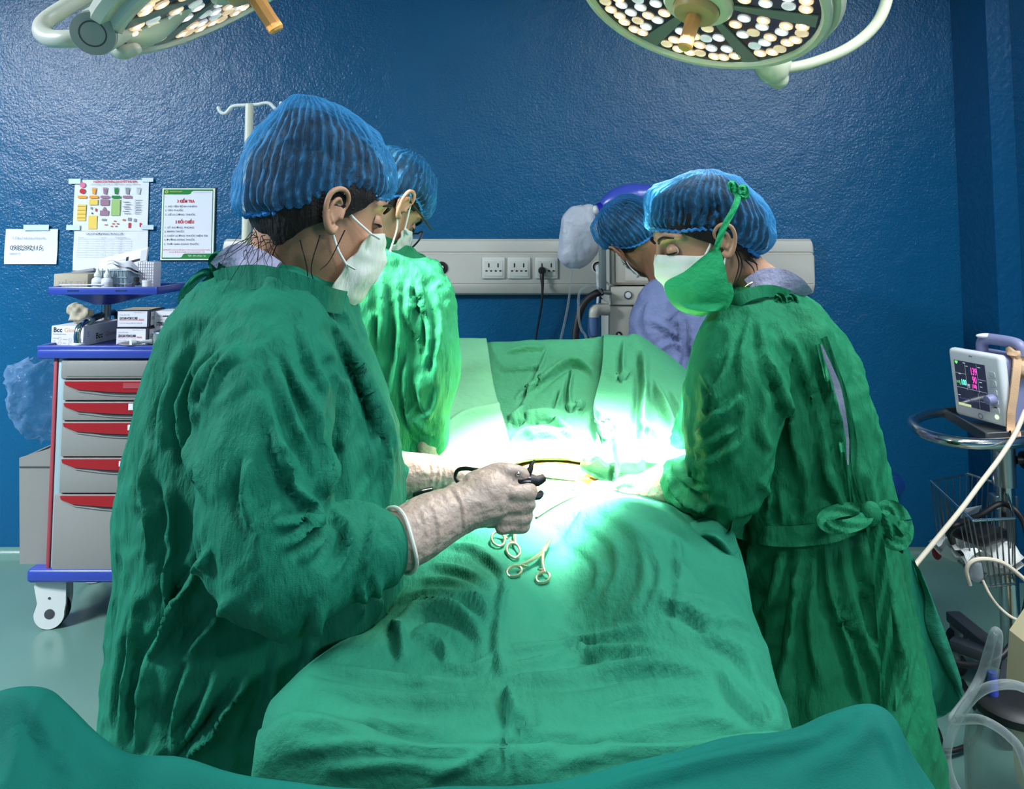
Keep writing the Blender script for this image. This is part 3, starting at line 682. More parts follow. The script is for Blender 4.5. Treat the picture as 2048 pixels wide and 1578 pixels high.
# wire basket of papers
bx0_, bx1_ = at_shelf(222, 3.08), at_shelf(268, 3.08)
t = thing('plastic_basket', 'clear grey plastic basket in the middle of the blue shelf', 'basket', ((bx0_ + bx1_) / 2, 3.08, zs))
g = G(); zq = P(240, 540, 3.05).z
g.loft([[V((bx0_, 3.02, zs)), V((bx1_, 3.02, zs)), V((bx1_, 3.14, zs)), V((bx0_, 3.14, zs))], [V((bx0_ - .008, 3.01, zq)), V((bx1_ + .008, 3.01, zq)), V((bx1_ + .008, 3.15, zq)), V((bx0_ - .008, 3.15, zq))]])
mk('basket_wall', g, M_basket_pl, t, sharp=20)
g = G()
for k in range(7):
    xx = bx0_ + (bx1_ - bx0_) * k / 6; g.bx(xx - .001, xx + .001, 3.008, 3.012, zs, zq)
for k in range(4): g.bx(bx0_ - .006, bx1_ + .006, 3.007, 3.011, zs + (zq - zs) * k / 3 - .0012, zs + (zq - zs) * k / 3 + .0012)
mk('basket_ribs', g, M_post, t)
# folded paper bundle on the basket and the long white packet
v0 = P(222, 541, 3.06)
A = np.array([[V((v0.x + .11 * u, 3.02 + .1 * w_, zq + .012 + .022 * math.sin(3.0 * u + 1) * (1 - u * .3) + .006 * math.sin(9 * u + 4 * w_))) for u in np.linspace(0, 1, 14)] for w_ in np.linspace(0, 1, 8)])
g = G().grid(A); A2 = A.copy(); A2[:, :, 2] -= .012; g.grid(A2)
single('paper_bundle', g, M_paper, 'crumpled white paper bundle lying on the clear plastic basket', 'paper')
q0, q1 = P(196, 545, 3.12), P(292, 521, 3.12)
dirv = (q1 - q0); upv = V((0, .012, P(196, 518, 3.12).z - P(196, 545, 3.12).z))
t = thing('white_packet', 'long white printed packet leaning over the basket on the shelf', 'packet', q0)
mk('packet_body', G().prism([q0, q1, q1 + upv, q0 + upv], (0, .012, 0)), M_box, t)
Mq = Matrix.Translation(q0 + V((0, -.001, 0))) @ Matrix((dirv.normalized(), upv.normalized(), dirv.normalized().cross(upv.normalized()))).transposed().to_4x4()
g = rect(Mq @ Matrix.Translation((.125, .006, .0012)), .045, .009); g.merge(rect(Mq @ Matrix.Translation((.112, .006, .0012)), .009, .028)); g.merge(rect(Mq @ Matrix.Translation((.094, .006, .0012)), .008, .010)); mk('barcode', g, M_print['black'], t)
g = text_g('Kim luồn tĩnh mạch', .007, Mq @ Matrix.Translation((.055, .024, .0012))); g.merge(text_g('Hạn dùng', .005, Mq @ Matrix.Translation((.07, .008, .0012)))); mk('lettering', g, M_print['grey'], t)
mk('packet_end', rect(Mq @ Matrix.Translation((.172, .0, .0014)), .026, .046), M_print['greylt'], t)
# grid box, dark bottle, cup, swab, ball of film
x0_, x1_ = at_shelf(282, 3.1), at_shelf(315, 3.1); zg = P(300, 524, 3.08).z
t = thing('checked_box', 'white box with a blue grey check at the right end of the shelf', 'box', ((x0_ + x1_) / 2, 3.1, zs))
mk('carton', G().bx(x0_, x1_, 3.07, 3.13, zs, zg, .002), M_box, t); g = G()
for k in range(8): g.bx(x0_ + (x1_ - x0_) * k / 7.5 + .001, x0_ + (x1_ - x0_) * k / 7.5 + .003, 3.0688, 3.0694, zs, zg)
for k in range(10): g.bx(x0_, x1_, 3.0684, 3.0688, zs + (zg - zs) * k / 10, zs + (zg - zs) * k / 10 + .0018)
mk('check_print', g, M_print['grey'], t)
c = V((at_shelf(273, 3.03), 3.03, zs))
t = thing('dark_vial', 'small dark blue bottle beside the checked box on the shelf', 'bottle', c)
mk('bottle_body', G().lathe([(0, 0), (.014, 0), (.015, .003), (.015, .026), (.008, .034), (.008, .036), (0, .036)], Matrix.Translation(c), 18), M_boxdk, t); mk('cap', G().lathe([(.0, .036), (.010, .036), (.010, .050), (.0, .050)], Matrix.Translation(c), 16), M_black, t)
c = V((at_shelf(294, 3.0), 3.0, zs))
t = thing('white_pill_bottle', 'small white round pot standing before the checked box', 'bottle', c)
mk('pot', G().lathe([(0, 0), (.016, 0), (.017, .003), (.017, .034), (0, .034)], Matrix.Translation(c), 20), M_white, t); mk('lid', G().lathe([(0, .034), (.018, .034), (.018, .040), (0, .041)], Matrix.Translation(c), 20), M_box, t)
a_, b2 = P(120, 568, 2.962), P(206, 566, 2.962); a_.z = zs + .024; b2.z = zs + .026
single('cotton_swab_stick', G().tube([a_, a_.lerp(b2, .5), b2], [.003, .0018, .0018], 8), M_white, 'long white swab stick lying along the front rim of the shelf', 'swab')
g = G().ell(V((at_shelf(278, 2.97), 2.97, zs + .012)), (.014, .013, .012), n=14, m=10); v_ = g.verts(); v_ = v_ + .004 * np.stack([vn(v_ * 140, k) for k in range(3)], 1); g.v = [v_]
single('film_wad', g, M_bag, 'crumpled wad of clear film by the white pot on the shelf', 'film')

# ------------------------------------------------------------------ bag hanging on the cart's left
g = G(); rings = []
prof = [(725, 62, 104, .03), (737, 24, 106, .07), (760, 30, 107, .10), (790, 34, 106, .11), (815, 40, 105, .10), (840, 52, 104, .09), (862, 72, 103, .06), (878, 92, 102, .03)]
for py, a, b, dp in prof:
    p0, p1 = P(a, py, YF + .14), P(b, py, YF + .14); c = (p0 + p1) / 2; r = (p1.x - p0.x) / 2
    rings.append([c + V((-r * math.cos(t), dp * math.sin(t), 0)) for t in np.linspace(0, 2 * math.pi, 40, endpoint=False)])
A = np.array(rings); ii = np.linspace(0, len(rings) - 1, 30)
A = np.stack([cr(A[:, j], 30) for j in range(40)], 1); g.grid(A, wrap=True)
v_ = g.verts(); nn = normals(v_, g.f); v_ = v_ + nn * (.016 * ridge(v_ * 22, 5) + .008 * ridge(v_ * 55, 9))[:, None]; v_[:, 0] = np.minimum(v_[:, 0], x0 - .004); g.v = [v_]
single('plastic_bag', g, M_bag, 'crumpled clear blue plastic bag hanging on the left side of the cart', 'bag', fixn=False, sharp=0)

# ------------------------------------------------------------------ papers on the wall
def sheet(px0, py0, px1, py1, tilt=0.0, th=.0012, sag=.006):
    a, b = P(px0, py0, YW), P(px1, py1, YW); w_, h_ = b.x - a.x, a.z - b.z
    M = Matrix.Translation((a.x, YW - .004, b.z)) @ Matrix.Rotation(tilt, 4, 'Y') @ Matrix.Rotation(math.pi / 2, 4, 'X')
    n = 10; A = np.array([[M @ V((w_ * u, h_ * v, sag * (math.sin(3 * u + 5 * v) * .35 + .35 + (.6 * (1 - v) ** 2) * u))) for u in np.linspace(0, 1, n)] for v in np.linspace(0, 1, n)])
    g = G().grid(A); A2 = A.copy(); A2[:, :, 1] += th; g.grid(A2, flip=True)
    return g, M @ Matrix.Translation((0, 0, sag * 1.35 + .001)), w_, h_
# note with a telephone number
g, M, w_, h_ = sheet(13, 458, 115, 528)
t = thing('phone_note', 'small white note with a telephone number taped at the far left', 'paper', M.translation)
mk('note_sheet', g, M_paper, t)
T = lambda s, sz, x, y, **k: text_g(s, sz, M @ Matrix.Translation((x * w_, y * h_, 0)), **k)
mk('lettering', T('0932392115', .030, .12, .40, width=w_ * .60), M_print['black'], t)
g = T('Số điện thoại ban khám sàn', .014, .13, .72, width=w_ * .64); g.merge(T('(nhánh 3)', .012, .11, .28)); mk('lettering', g, M_print['grey'], t)
mk('tape', rect(M @ Matrix.Translation((w_ * .36, h_ * .96, .001)), w_ * .48, h_ * .16), M_tape, t)
# waste sorting poster
g, M, w_, h_ = sheet(151, 360, 296, 462, sag=.004)
t = thing('waste_sorting_poster', 'white waste sorting poster with coloured bins taped to the blue wall', 'poster', M.translation)
mk('poster_sheet', g, M_paper, t)
T = lambda s, sz, x, y, **k: text_g(s, sz, M @ Matrix.Translation((x * w_, y * h_, 0)), **k)
def R(col, x, y, a, b): B.setdefault(col, G()).merge(rect(M @ Matrix.Translation((x * w_, y * h_, .0002)), a * w_, b * h_))
B = {}
B['red'] = T('HƯỚNG DẪN PHÂN LOẠI CHẤT THẢI RẮN', .014, .26, .945, bold=.0004, width=w_ * .58)
B['grey'] = T('(Trong cơ sở y tế theo quy định)', .008, .22, .90, width=w_ * .66)
for k, (cx, bin_c, head) in enumerate([(.115, 'red', 'orange'), (.27, 'orange', 'orange'), (.42, 'purple', 'purple'), (.57, 'green', 'green'), (.72, 'grey', 'purple'), (.87, 'greylt', 'greylt')]):
    if k == 0:
        for yy in (.90, .78): B['pink' if yy > .8 else 'red'].merge(ring_g(M @ Matrix.Translation((cx * w_, yy * h_, .0002)), .012, .012)) if ('pink' if yy > .8 else 'red') in B else B.__setitem__('pink', ring_g(M @ Matrix.Translation((cx * w_, yy * h_, .0002)), .012, .012))
    else:
        p = [M @ V(((cx + dx) * w_, yy * h_, .0002)) for dx, yy in ((-.018, .72), (.018, .72), (.027, .83), (-.027, .83))]; B.setdefault(bin_c, G()).add(p, [(0, 1, 2, 3)])
        R(bin_c, cx - .032, .835, .064, .012)
    if k < 5: R(head, cx - .058, .64, .116, .05)
R('yellow', .058, .20, .115, .32); R('yellow', .212, .51, .115, .11); R('yellow', .212, .04, .115, .26)
R('purple', .362, .50, .115, .12); R('purple', .362, .30, .115, .10); R('lime', .512, .30, .115, .32)
for k in range(5): R('brown', .512 + .02 * k, .08 + .05 * (k % 3), .030, .022)
for k in range(6): R('grey', .665 + .02 * (k % 2), .56 - .045 * k, .09, .012)
for k in range(9): R('greylt', .815, .60 - .033 * k, .10 - .01 * (k % 3), .012)
R('red', .75, .06, .03, .10); R('red', .90, .08, .022, .08); R('brown', .67, .20, .035, .03); R('grey', .74, .20, .04, .06); R('grey', .82, .18, .03, .06); R('grey', .235, .42, .02, .05); R('red', .30, .38, .018, .06); R('navy', .25, .33, .015, .03); R('grey', .39, .20, .06, .04); R('brown', .43, .11, .04, .02)
for k in range(4): R('brown', .062, .25 + .075 * k, .105, .008)
p = [M @ V((x * w_, y * h_, .0002)) for x, y in ((.39, .405), (.45, .405), (.42, .48))]; B['purple'].add(p, [(0, 1, 2)])
for kcol, gg in B.items(): mk('print_block', gg, M_print[kcol], t, sharp=0)
for (a, b, c, d) in ((140, 358, 164, 368), (286, 356, 309, 364)):
    q0, q1 = P(a, d, YW), P(c, b, YW); mk('tape', G().bx(q0.x, q1.x, YW - .012, YW - .0112, q0.z, q1.z), M_tape, t)
# duty table sheet under it
g, M, w_, h_ = sheet(150, 452, 295, 541, sag=.004)
t = thing('table_notice', 'white sheet with a printed table below the waste sorting poster', 'paper', M.translation)
mk('notice_sheet', g, M_paper, t)
T = lambda s, sz, x, y, **k: text_g(s, sz, M @ Matrix.Translation((x * w_, y * h_, .001)), **k)
mk('lettering', T('CÁCH PHƯƠI MÀNH TRUNG CẤP', .013, .17, .80, width=w_ * .50), M_print['black'], t)
g = G()
for k in range(9): g.merge(rect(M @ Matrix.Translation((.05 * w_, (.72 - .052 * k) * h_, .001)), .72 * w_, .0009))
for x in (.05, .18, .325, .52, .62, .77): g.merge(rect(M @ Matrix.Translation((x * w_, .304 * h_, .001)), .0009, .416 * h_))
mk('table_rule', g, M_print['greylt'], t, sharp=0)
g = T('Thứ ngày', .007, .06, .735); g.merge(T('Họ và tên', .007, .36, .735)); g.merge(T('Ghi chú trực ngày', .007, .56, .735))
for k in range(8):
    g.merge(T('1  2  %d' % (3 + k), .007, .37 + .012 * (k % 3), .68 - .052 * k)); g.merge(T('%d  4' % (k + 1), .007, .63, .68 - .052 * k))
mk('lettering', g, M_print['grey'], t)
for (a, b, c, d) in ((136, 450, 163, 460), (285, 450, 310, 459)):
    q0, q1 = P(a, d, YW), P(c, b, YW); mk('tape', G().bx(q0.x, q1.x, YW - .014, YW - .0132, q0.z, q1.z), M_tape, t)
q0, q1 = P(149, 546, YW), P(192, 539, YW); mk('rolled_edge', G().tube([V((q0.x, YW - .014, q0.z)), V((q1.x, YW - .014, q1.z))], .008, 10), M_print['grey'], t)
# green framed checklist
a, b = P(327, 377, YW), P(428, 520, YW); w_, h_ = b.x - a.x, a.z - b.z
t = thing('checklist_sign', 'green bordered checklist sign with red headings on the blue wall', 'sign', (a.x, YW - .004, b.z))
M = Matrix.Translation((a.x, YW - .012, b.z)) @ Matrix.Rotation(math.pi / 2, 4, 'X')
mk('sign_board', G().bx(a.x, b.x, YW - .011, YW - .003, b.z, a.z, .001, 1), M_print['white'], t)
mk('sign_backing', G().bx(a.x - .004, b.x + .004, YW - .005, YW - .001, b.z - .005, a.z + .003), M_boxdk, t)
mk('sign_face', rect(M @ Matrix.Translation((.010, .010, -.0004)), w_ - .020, h_ - .020), M_print['pale'], t)
def poly(pts): return G().add([M @ V((x * w_, y * h_, .0006)) for x, y in pts], [tuple(range(len(pts)))])
g = poly([(.03, .985), (.03, .915), (.50, .915), (.545, .925), (.56, .955), (.60, .965), (.97, .965), (.97, .985)])
g.merge(poly([(.97, .018), (.97, .09), (.47, .09), (.43, .08), (.41, .045), (.37, .035), (.03, .035), (.03, .018)])); g.merge(rect(M @ Matrix.Translation((.030 * w_, .035 * h_, .0005)), .008 * w_, .9 * h_)); g.merge(rect(M @ Matrix.Translation((.962 * w_, .06 * h_, .0005)), .008 * w_, .91 * h_))
mk('green_band', g, M_print['green'], t, sharp=0)
T = lambda s, sz, x, y, **k: text_g(s, sz, M @ Matrix.Translation((x * w_, y * h_, .0012)), **k)
g = T('3 KIỂM TRA', .018, .29, .80, bold=.0006, width=w_ * .33); g.merge(T('5 ĐỐI CHIẾU', .018, .27, .51, bold=.0006, width=w_ * .35)); mk('lettering', g, M_print['red'], t)
g = G()
for s, y, ww in (('1. HỌ TÊN BỆNH NHÂN', .735, .59), ('2. TÊN THUỐC', .68, .35), ('3. LIỀU LƯỢNG THUỐC', .62, .58), ('1. SỐ GIƯỜNG, PHÒNG', .44, .55), ('2. NHÃN THUỐC', .385, .38), ('3. CHẤT LƯỢNG THUỐC HIỆN TẠI', .325, .82), ('4. ĐƯỜNG DÙNG THUỐC', .27, .58), ('5. THỜI GIAN DÙNG THUỐC', .21, .66)): g.merge(T(s, .011, .065, y, width=w_ * ww))
mk('lettering', g, M_print['dkgreen'], t)
g = T('KÊ ĐƠN ĐỐI CHIẾU NGƯỜI BỆNH, Ý LỆNH CÁCH DÙNG NHÃN THUỐC', .006, .05, .135, width=w_ * .89); g.merge(T('VÀ NGƯỜI BỆNH TRƯỚC KHI DÙNG THUỐC Y TẾ', .006, .16, .105, width=w_ * .68)); mk('lettering', g, M_print['red'], t)
g = T('Tận tâm phục vụ', .009, .52, .052, width=w_ * .34); mk('lettering', g, M_print['white'], t)
g = T('PHÒNG KHÁM', .008, .15, .945); g.merge(ring_g(M @ Matrix.Translation((.09 * w_, .95 * h_, .0012)), .007, .003)); mk('lettering', g, M_print['yellow'], t)
mk('lettering', T('www.phongkham.com.vn', .006, .60, .94, width=w_ * .32), M_print['greylt'], t)
# ------------------------------------------------------------------ bed head unit on the back wall
ux0, ux1 = P(452, 530, YW).x, P(1620, 530, YW).x
zt_, zb_ = P(1024, 478, YW - .04).z, P(1024, 590, YW - .04).z
HU = zt_ - zb_
unit = thing('bed_head_unit', 'long beige bed head trunking with sockets along the blue wall', 'wall unit', ((ux0 + ux1) / 2, YW, zb_))
prof = [(0, HU), (.030, HU), (.046, HU - .010), (.050, HU - .022), (.050, HU - .055), (.045, HU - .058), (.045, HU - .064), (.060, HU - .068), (.060, .052), (.056, .050), (.056, .046), (.060, .044), (.058, .030), (.045, .008), (.030, 0), (0, 0)]
rings = [[V((x, YW - d * s, zb_ + (z - HU / 2) * s + HU / 2)) for d, z in prof] for x, s in ((ux0, .86), (ux0 + .006, .97), (ux0 + .014, 1), (ux1 - .014, 1), (ux1 - .006, .97), (ux1, .86))]
mk('trunking_body', G().loft(rings), M_beige, unit, sharp=25)
yf = YW - 0.060
def socket(px):
    c = P(px, 536, yf); s = .049
    k = mk('socket_plate', G().box((c.x, yf - .004, c.z), (2 * s, .010, .092), None, .004, 2), M_beigelt, unit)
    mk('socket_face', G().box((c.x, yf - .0095, c.z - .002), (.080, .003, .066), None, .001, 1), M_beigelt, k)
    for dx in (-.020, .020):
        mk('socket_slot', G().box((c.x + dx, yf - .0115, c.z + .012), (.0055, .002, .018), None, .001, 1), M_black, k)
        for d2 in (-.010, .010): mk('socket_slot', G().box((c.x + dx + d2, yf - .0115, c.z - .012), (.010, .002, .0055), None, .001, 1), M_black, k)
for px in (987, 1038, 1093): socket(px)
for px, py, r in ((883, 536, .024), (1196, 534, .024)):
    c = P(px, py, yf); Mz = Matrix.Translation((c.x, yf, c.z)) @ Matrix.Rotation(math.pi / 2, 4, 'X')
    k = mk('gas_outlet', G().lathe([(r + .004, -.001), (r + .004, .004), (r, .006), (r * .62, .006), (r * .6, .002), (0, .002)], Mz, 28), M_black if px < 1000 else M_beigelt, unit)
    mk('outlet_ring', G().lathe([(r * .98, .0055), (r * .98, .008), (r * .72, .008), (r * .70, .0055)], Mz, 28, caps=False), M_black, k)
    mk('outlet_valve', G().lathe([(r * .45, .0), (r * .45, .010), (r * .2, .012), (0, .012)], Mz, 20), M_steel, k)
# plug with its cable
c = P(1084, 541, yf - .02)
t = thing('power_plug', 'black plug and cable in the rightmost wall socket', 'plug', V((c.x, yf - .012, c.z)))
Mz = Matrix.Translation((c.x, yf - .012, c.z)) @ Matrix.Rotation(math.pi / 2, 4, 'X')
mk('plug_body', G().lathe([(.016, 0), (.017, .012), (.014, .026), (.0, .027)], Mz, 20), M_black, t)
mk('cable', G().tube([V((c.x, yf - .026, c.z - .005)), P(1084, 556, yf - .03), P(1085, 575, yf - .03), P(1083, 610, yf - .02), P(1076, 650, yf + .0), P(1070, 690, yf + .01), P(1066, 740, yf + .01), P(1070, 900, yf), V((P(1070, 1090, yf).x, yf - .05, .012))], [.010, .009, .006] + [.0045] * 6, 8, smooth=60), M_black, t)
# ------------------------------------------------------------------ white drip stand
px_ = P(497, 300, 2.6); yS = 2.6
t = thing('drip_stand', 'white drip stand pole with a hooked top behind the nearest nurse', 'drip stand', V((px_.x, yS, 0)))
zp = P(497, 208, yS).z
mk('pole', G().tube([V((px_.x, yS, .08)), V((px_.x, yS, zp - .17))], .0155, 16), M_offwhite, t)
mk('upper_pole', G().tube([V((px_.x, yS, zp - .20)), V((px_.x, yS, zp))], .014, 16), M_offwhite, t)
mk('hook', G().tube([P(437, 216, yS), P(441, 224, yS), P(449, 227, yS), P(456, 222, yS), P(463, 214, yS), P(475, 211, yS), P(497, 210, yS), P(515, 209, yS), P(530, 206, yS), P(541, 208, yS), P(552, 219, yS), P(560, 214, yS), P(562, 206, yS)], .0062, 10, smooth=50, round_ends=True), M_white, t)
for k in range(5):
    a = k * 2 * math.pi / 5 + .3; e = V((px_.x + .13 + .20 * math.cos(a), yS + .14 * math.sin(a), .06))
    lg = mk('leg', G().tube([V((px_.x + .02, yS, .11)), e], .013, 10), M_offwhite, t)
    mk('castor', G().lathe([(0, -.011), (.024, -.011), (.027, 0), (.024, .011), (0, .011)], Matrix.Translation(e + V((0, 0, -.033))) @ Matrix.Rotation(math.pi / 2, 4, 'X'), 16), M_black, lg)
# ------------------------------------------------------------------ anaesthesia machine behind the head screen
YM = 2.86
def MX(px): return P(px, 560, YM).x
def MZ(py): return P(1250, py, YM).z
t = thing('anaesthesia_machine', 'grey anaesthesia machine standing behind the green head screen', 'medical machine', V((MX(1290), YM + .2, 0)))
mk('upper_cabinet', G().bx(MX(1222), MX(1480), YM, YM + .38, MZ(570), MZ(470), .008), M_machine, t)
mk('front_panel', G().bx(MX(1230), MX(1470), YM - .006, YM + .01, MZ(566), MZ(482), .006), M_machine, t)
mk('recess_panel', G().bx(MX(1250), MX(1440), YM - .009, YM, MZ(562), MZ(520), .003), M_beige, t)
d = mk('drawer', G().bx(MX(1220), MX(1470), YM - .03, YM + .30, MZ(609), MZ(573), .006), M_machine, t)
c = P(1256, 590, YM - .03); Mz = Matrix.Translation((c.x, YM - .03, c.z)) @ Matrix.Rotation(math.pi / 2, 4, 'X')
mk('lock_ring', G().lathe([(.015, 0), (.015, .004), (.011, .006), (.011, .003), (0, .003)], Mz, 24), M_greydk, d); mk('lock_face', G().lathe([(.0105, .002), (.0105, .006), (0, .007)], Mz, 24), M_white, d)
mk('column', G().bx(MX(1217), MX(1264), YM - .02, YM + .25, .12, MZ(609), .005), M_machine, t)
mk('lower_cabinet', G().bx(MX(1265), MX(1470), YM + .02, YM + .34, .12, MZ(612), .005), M_machinedk, t)
c = P(1238, 669, YM - .02); Mz = Matrix.Translation((c.x, YM - .021, c.z)) @ Matrix.Rotation(math.pi / 2, 4, 'X')
mk('round_mark', G().lathe([(.011, 0), (.011, .001), (0, .001)], Mz, 24), M_black, t); mk('mark_sign', G().add([Mz @ V((-.004, -.006, .0015)), Mz @ V((.006, 0, .0015)), Mz @ V((-.004, .006, .0015))], [(0, 1, 2)]), M_white, t)
rl = mk('side_rail', G().bx(MX(1199), MX(1211), YM - .03, YM + .02, MZ(579), MZ(440), .004), M_machinedk, t)
mk('rail_cap', G().bx(MX(1203), MX(1216), YM - .03, YM + .05, MZ(468), MZ(430), .004), M_beigelt, rl)
mk('base', G().bx(MX(1210), MX(1480), YM - .1, YM + .4, .05, .12, .01), M_machinedk, t)
for xx in (1225, 1465):
    for yy in (-.07, .36): mk('castor', G().lathe([(0, -.014), (.028, -.014), (.03, 0), (.028, .014), (0, .014)], Matrix.Translation((MX(xx), YM + yy, .031)) @ Matrix.Rotation(math.pi / 2, 4, 'Y'), 16), M_black, t)
cl = mk('hose_clamp', G().tube([P(1192, 584, YM - .02), P(1205, 583, YM - .02), P(1222, 586, YM - .02)], .010, 10), M_steel, t)
el = mk('elbow_port', G().tube([P(1216, 619, YM - .03), P(1198, 619, YM - .04), P(1189, 622, YM - .05), P(1187, 638, YM - .05)], [.022, .022, .021, .019], 14, smooth=16), M_machine, t)
mk('hose_cuff', G().tube([P(1187, 634, YM - .05), P(1187, 652, YM - .05), P(1187, 668, YM - .05), P(1187, 672, YM - .05)], [.021, .022, .020, .018], 16), M_hose, t, label='blue grey hose cuff')
mk('brass_fitting', G().tube([P(1187, 671, YM - .05), P(1187, 690, YM - .05)], .014, 14), M_olive, t)
# loose hoses by the machine
single('black_hose', G().tube([P(1204, 584, YM - .05), P(1190, 588, YM - .06), P(1172, 602, YM - .06), P(1160, 625, YM - .06), P(1153, 655, YM - .06), P(1150, 690, YM - .06), P(1150, 760, YM - .06)], .0135, 12, smooth=50), M_black, 'thick black hose curving down from the grey machine', 'hose')
single('white_outlet_probe', G().tube([P(1196, 534, yf - .012), P(1197, 545, yf - .05), P(1197, 560, YW - .10), P(1197, 590, YW - .1), P(1193, 640, YW - .1), P(1192, 700, YW - .1), V((P(1192, 700, YW - .1).x, YW - .1, .02))], [.012, .012, .010, .007, .006, .006, .006], 10, smooth=50), M_white, 'white hose hanging from the round wall outlet beside the machine', 'hose')
g = G().tube([P(1205, 586, YM - .07), P(1195, 576, YM - .08), P(1182, 571, YM - .08), P(1170, 575, YM - .08), P(1160, 583, YM - .08), P(1157, 600, YM - .08), P(1158, 640, YM - .08), P(1163, 660, YM - .08), P(1172, 675, YM - .08), P(1176, 720, YM - .08)], .0045, 8, smooth=60)
single('thin_clear_tube', g, M_tubing, 'thin clear looped tube beside the black hose', 'tube')
# ------------------------------------------------------------------ resuscitator bag hung above the unit
YA = 3.02
t = thing('resuscitator', 'blue hand resuscitator with a white reservoir bag hanging above the sockets', 'resuscitator', P(1205, 420, YA))
axis = [P(1201, 420, YA), P(1206, 418, YA), P(1216, 410, YA), P(1232, 402, YA), P(1255, 396, YA), P(1275, 393, YA), P(1300, 390, YA), P(1312, 389, YA)]
mk('squeeze_bag', G().tube(axis, [.018, .022, .036, .048, .054, .053, .040, .022], 24, smooth=40), M_ambublue, t)
a, b = P(1197, 424, YA), P(1206, 421, YA); mk('valve_collar', G().tube([a, a.lerp(b, .1), b.lerp(a, .1), b], [.030, .034, .034, .030], 22), M_ambudk, t)
mk('connector', G().tube([P(1176, 422, YA), P(1199, 420, YA)], [.018, .020], 16), M_white, t)
rings = []
for py, xa, xb, dp in ((409, 1163, 1186, .006), (415, 1142, 1188, .022), (430, 1128, 1192, .034), (450, 1121, 1199, .045), (475, 1117, 1200, .05), (500, 1116, 1196, .05), (520, 1120, 1186, .04), (533, 1130, 1172, .022), (539, 1142, 1158, .006)):
    p0, p1 = P(xa, py, YA), P(xb, py, YA); c = (p0 + p1) / 2; r = (p1.x - p0.x) / 2
    rings.append([c + V((-r * math.cos(q), -dp * math.sin(q), 0)) for q in np.linspace(0, 2 * math.pi, 48, endpoint=False)])
A = np.array(rings); A = np.stack([cr(A[:, j], 48) for j in range(48)], 1); g = G().loft(list(A))
v_ = g.verts(); nn = normals(v_, [f for f in g.f if len(f) == 4]); v_ = v_ + nn * (.004 * vn(v_ * 20, 3) + .005 * ridge(v_ * np.array([30, 30, 14]), 8) * sstep(.0, .02, np.abs(nn[:, 1])))[:, None]
g.v = [v_]; E4 = g.f
v_ = fold(v_, [f for f in g.f if len(f) == 4], [([(1160, 490), (1140, 470), (1122, 462)], 3, .006), ([(1160, 490), (1150, 520), (1135, 530)], 3, .006), ([(1160, 490), (1185, 470), (1197, 455)], 3, .006), ([(1160, 490), (1165, 450), (1172, 420)], 3, .006), ([(1160, 490), (1180, 505), (1190, 510)], 3, .005), ([(1160, 490), (1128, 505)], 3, .005)])
g.v = [v_]; mk('reservoir_bag', g, M_resbag, t, sharp=0)
mk('oxygen_tube', G().tube([P(1144, 540, YA), P(1142, 560, YA), P(1136, 610, YA), P(1128, 650, YA), P(1120, 690, YA), P(1117, 760, YA)], .0042, 8, smooth=30), M_tubing, t)
mk('hanging_strap', G().tube([P(1303, 389, YA), P(1325, 380, YA + .15), P(1335, 376, YW - .01)], .004, 8), M_ambudk, t)
# ------------------------------------------------------------------ wall knob right of the right nurse
c = P(1779, 962, YW); Mz = Matrix.Translation((c.x, YW, c.z)) @ Matrix.Rotation(math.pi / 2, 4, 'X')
t = thing('wall_knob', 'round blue wall fitting low on the wall behind the nurse on the right', 'wall fitting', c)
mk('knob', G().lathe([(.020, 0), (.020, .03), (.036, .036), (.040, .05), (.036, .064), (0, .068)], Mz, 24), M_wallblue, t); mk('mounting_plate', G().lathe([(.05, 0), (.05, .006), (0, .007)], Mz, 24), M_pillar, t)

# ------------------------------------------------------------------ patient monitor on its trolley
YT = 2.42
pb = P(2006, 900, YT); tr = thing('monitor_trolley', 'chrome monitor trolley with wire basket on the right', 'trolley', V((pb.x, YT, 0)))
zsh = P(1980, 850, YT).z
mk('pole', G().tube([V((pb.x, YT, .10)), V((pb.x, YT, zsh - .01))], .027, 18), M_chrome, tr)
mk('pole_sleeve', G().tube([V((pb.x, YT, zsh - .18)), V((pb.x, YT, zsh - .05))], .033, 18), M_steel, tr)
c = P(2025, 920, YT - .02); kn = mk('height_knob', G().lathe([(.012, 0), (.012, .02), (.026, .022), (.027, .042), (.0, .045)], Matrix.Translation((pb.x + .025, YT - .02, c.z)) @ Matrix.Rotation(math.pi / 2, 4, 'Y'), 16), M_black, tr)
# shelf plate turned toward the bed
SR = Matrix.Translation((0, 0, 0))
c0, c1, c2, c3 = P(1886, 834, YT + .12), P(1973, 858, YT - .20), P(2110, 856, YT - .16), P(2060, 826, YT + .18)
for q in (c0, c1, c2, c3): q.z = zsh
mk('shelf_plate', G().prism([c0, c1, c2, c3], (0, 0, .012)), M_steel, tr, sharp=20)
g = G()
for a, b in ((c0, c1), (c1, c2), (c2, c3), (c3, c0)):
    d = (b - a).normalized(); g.box((a + b) / 2 + V((0, 0, .012)), ((b - a).length, .006, .03), Matrix.Rotation(math.atan2(d.y, d.x), 3, 'Z'), .002, 1)
mk('shelf_lip', g, M_greydk, tr)
zh = zsh + .012
hp = [P(1890, 826, YT + .12), P(1862, 825, YT + .10), P(1838, 828, YT + .05), P(1824, 836, YT - .02), P(1838, 848, YT - .12), P(1870, 858, YT - .19), P(1910, 868, YT - .24), P(1960, 872, YT - .26), P(2020, 870, YT - .25), P(2075, 866, YT - .22)]
for q in hp: q.z = zh
mk('handle_rail', G().tube(hp, .0155, 14, smooth=50), M_chrome, tr)
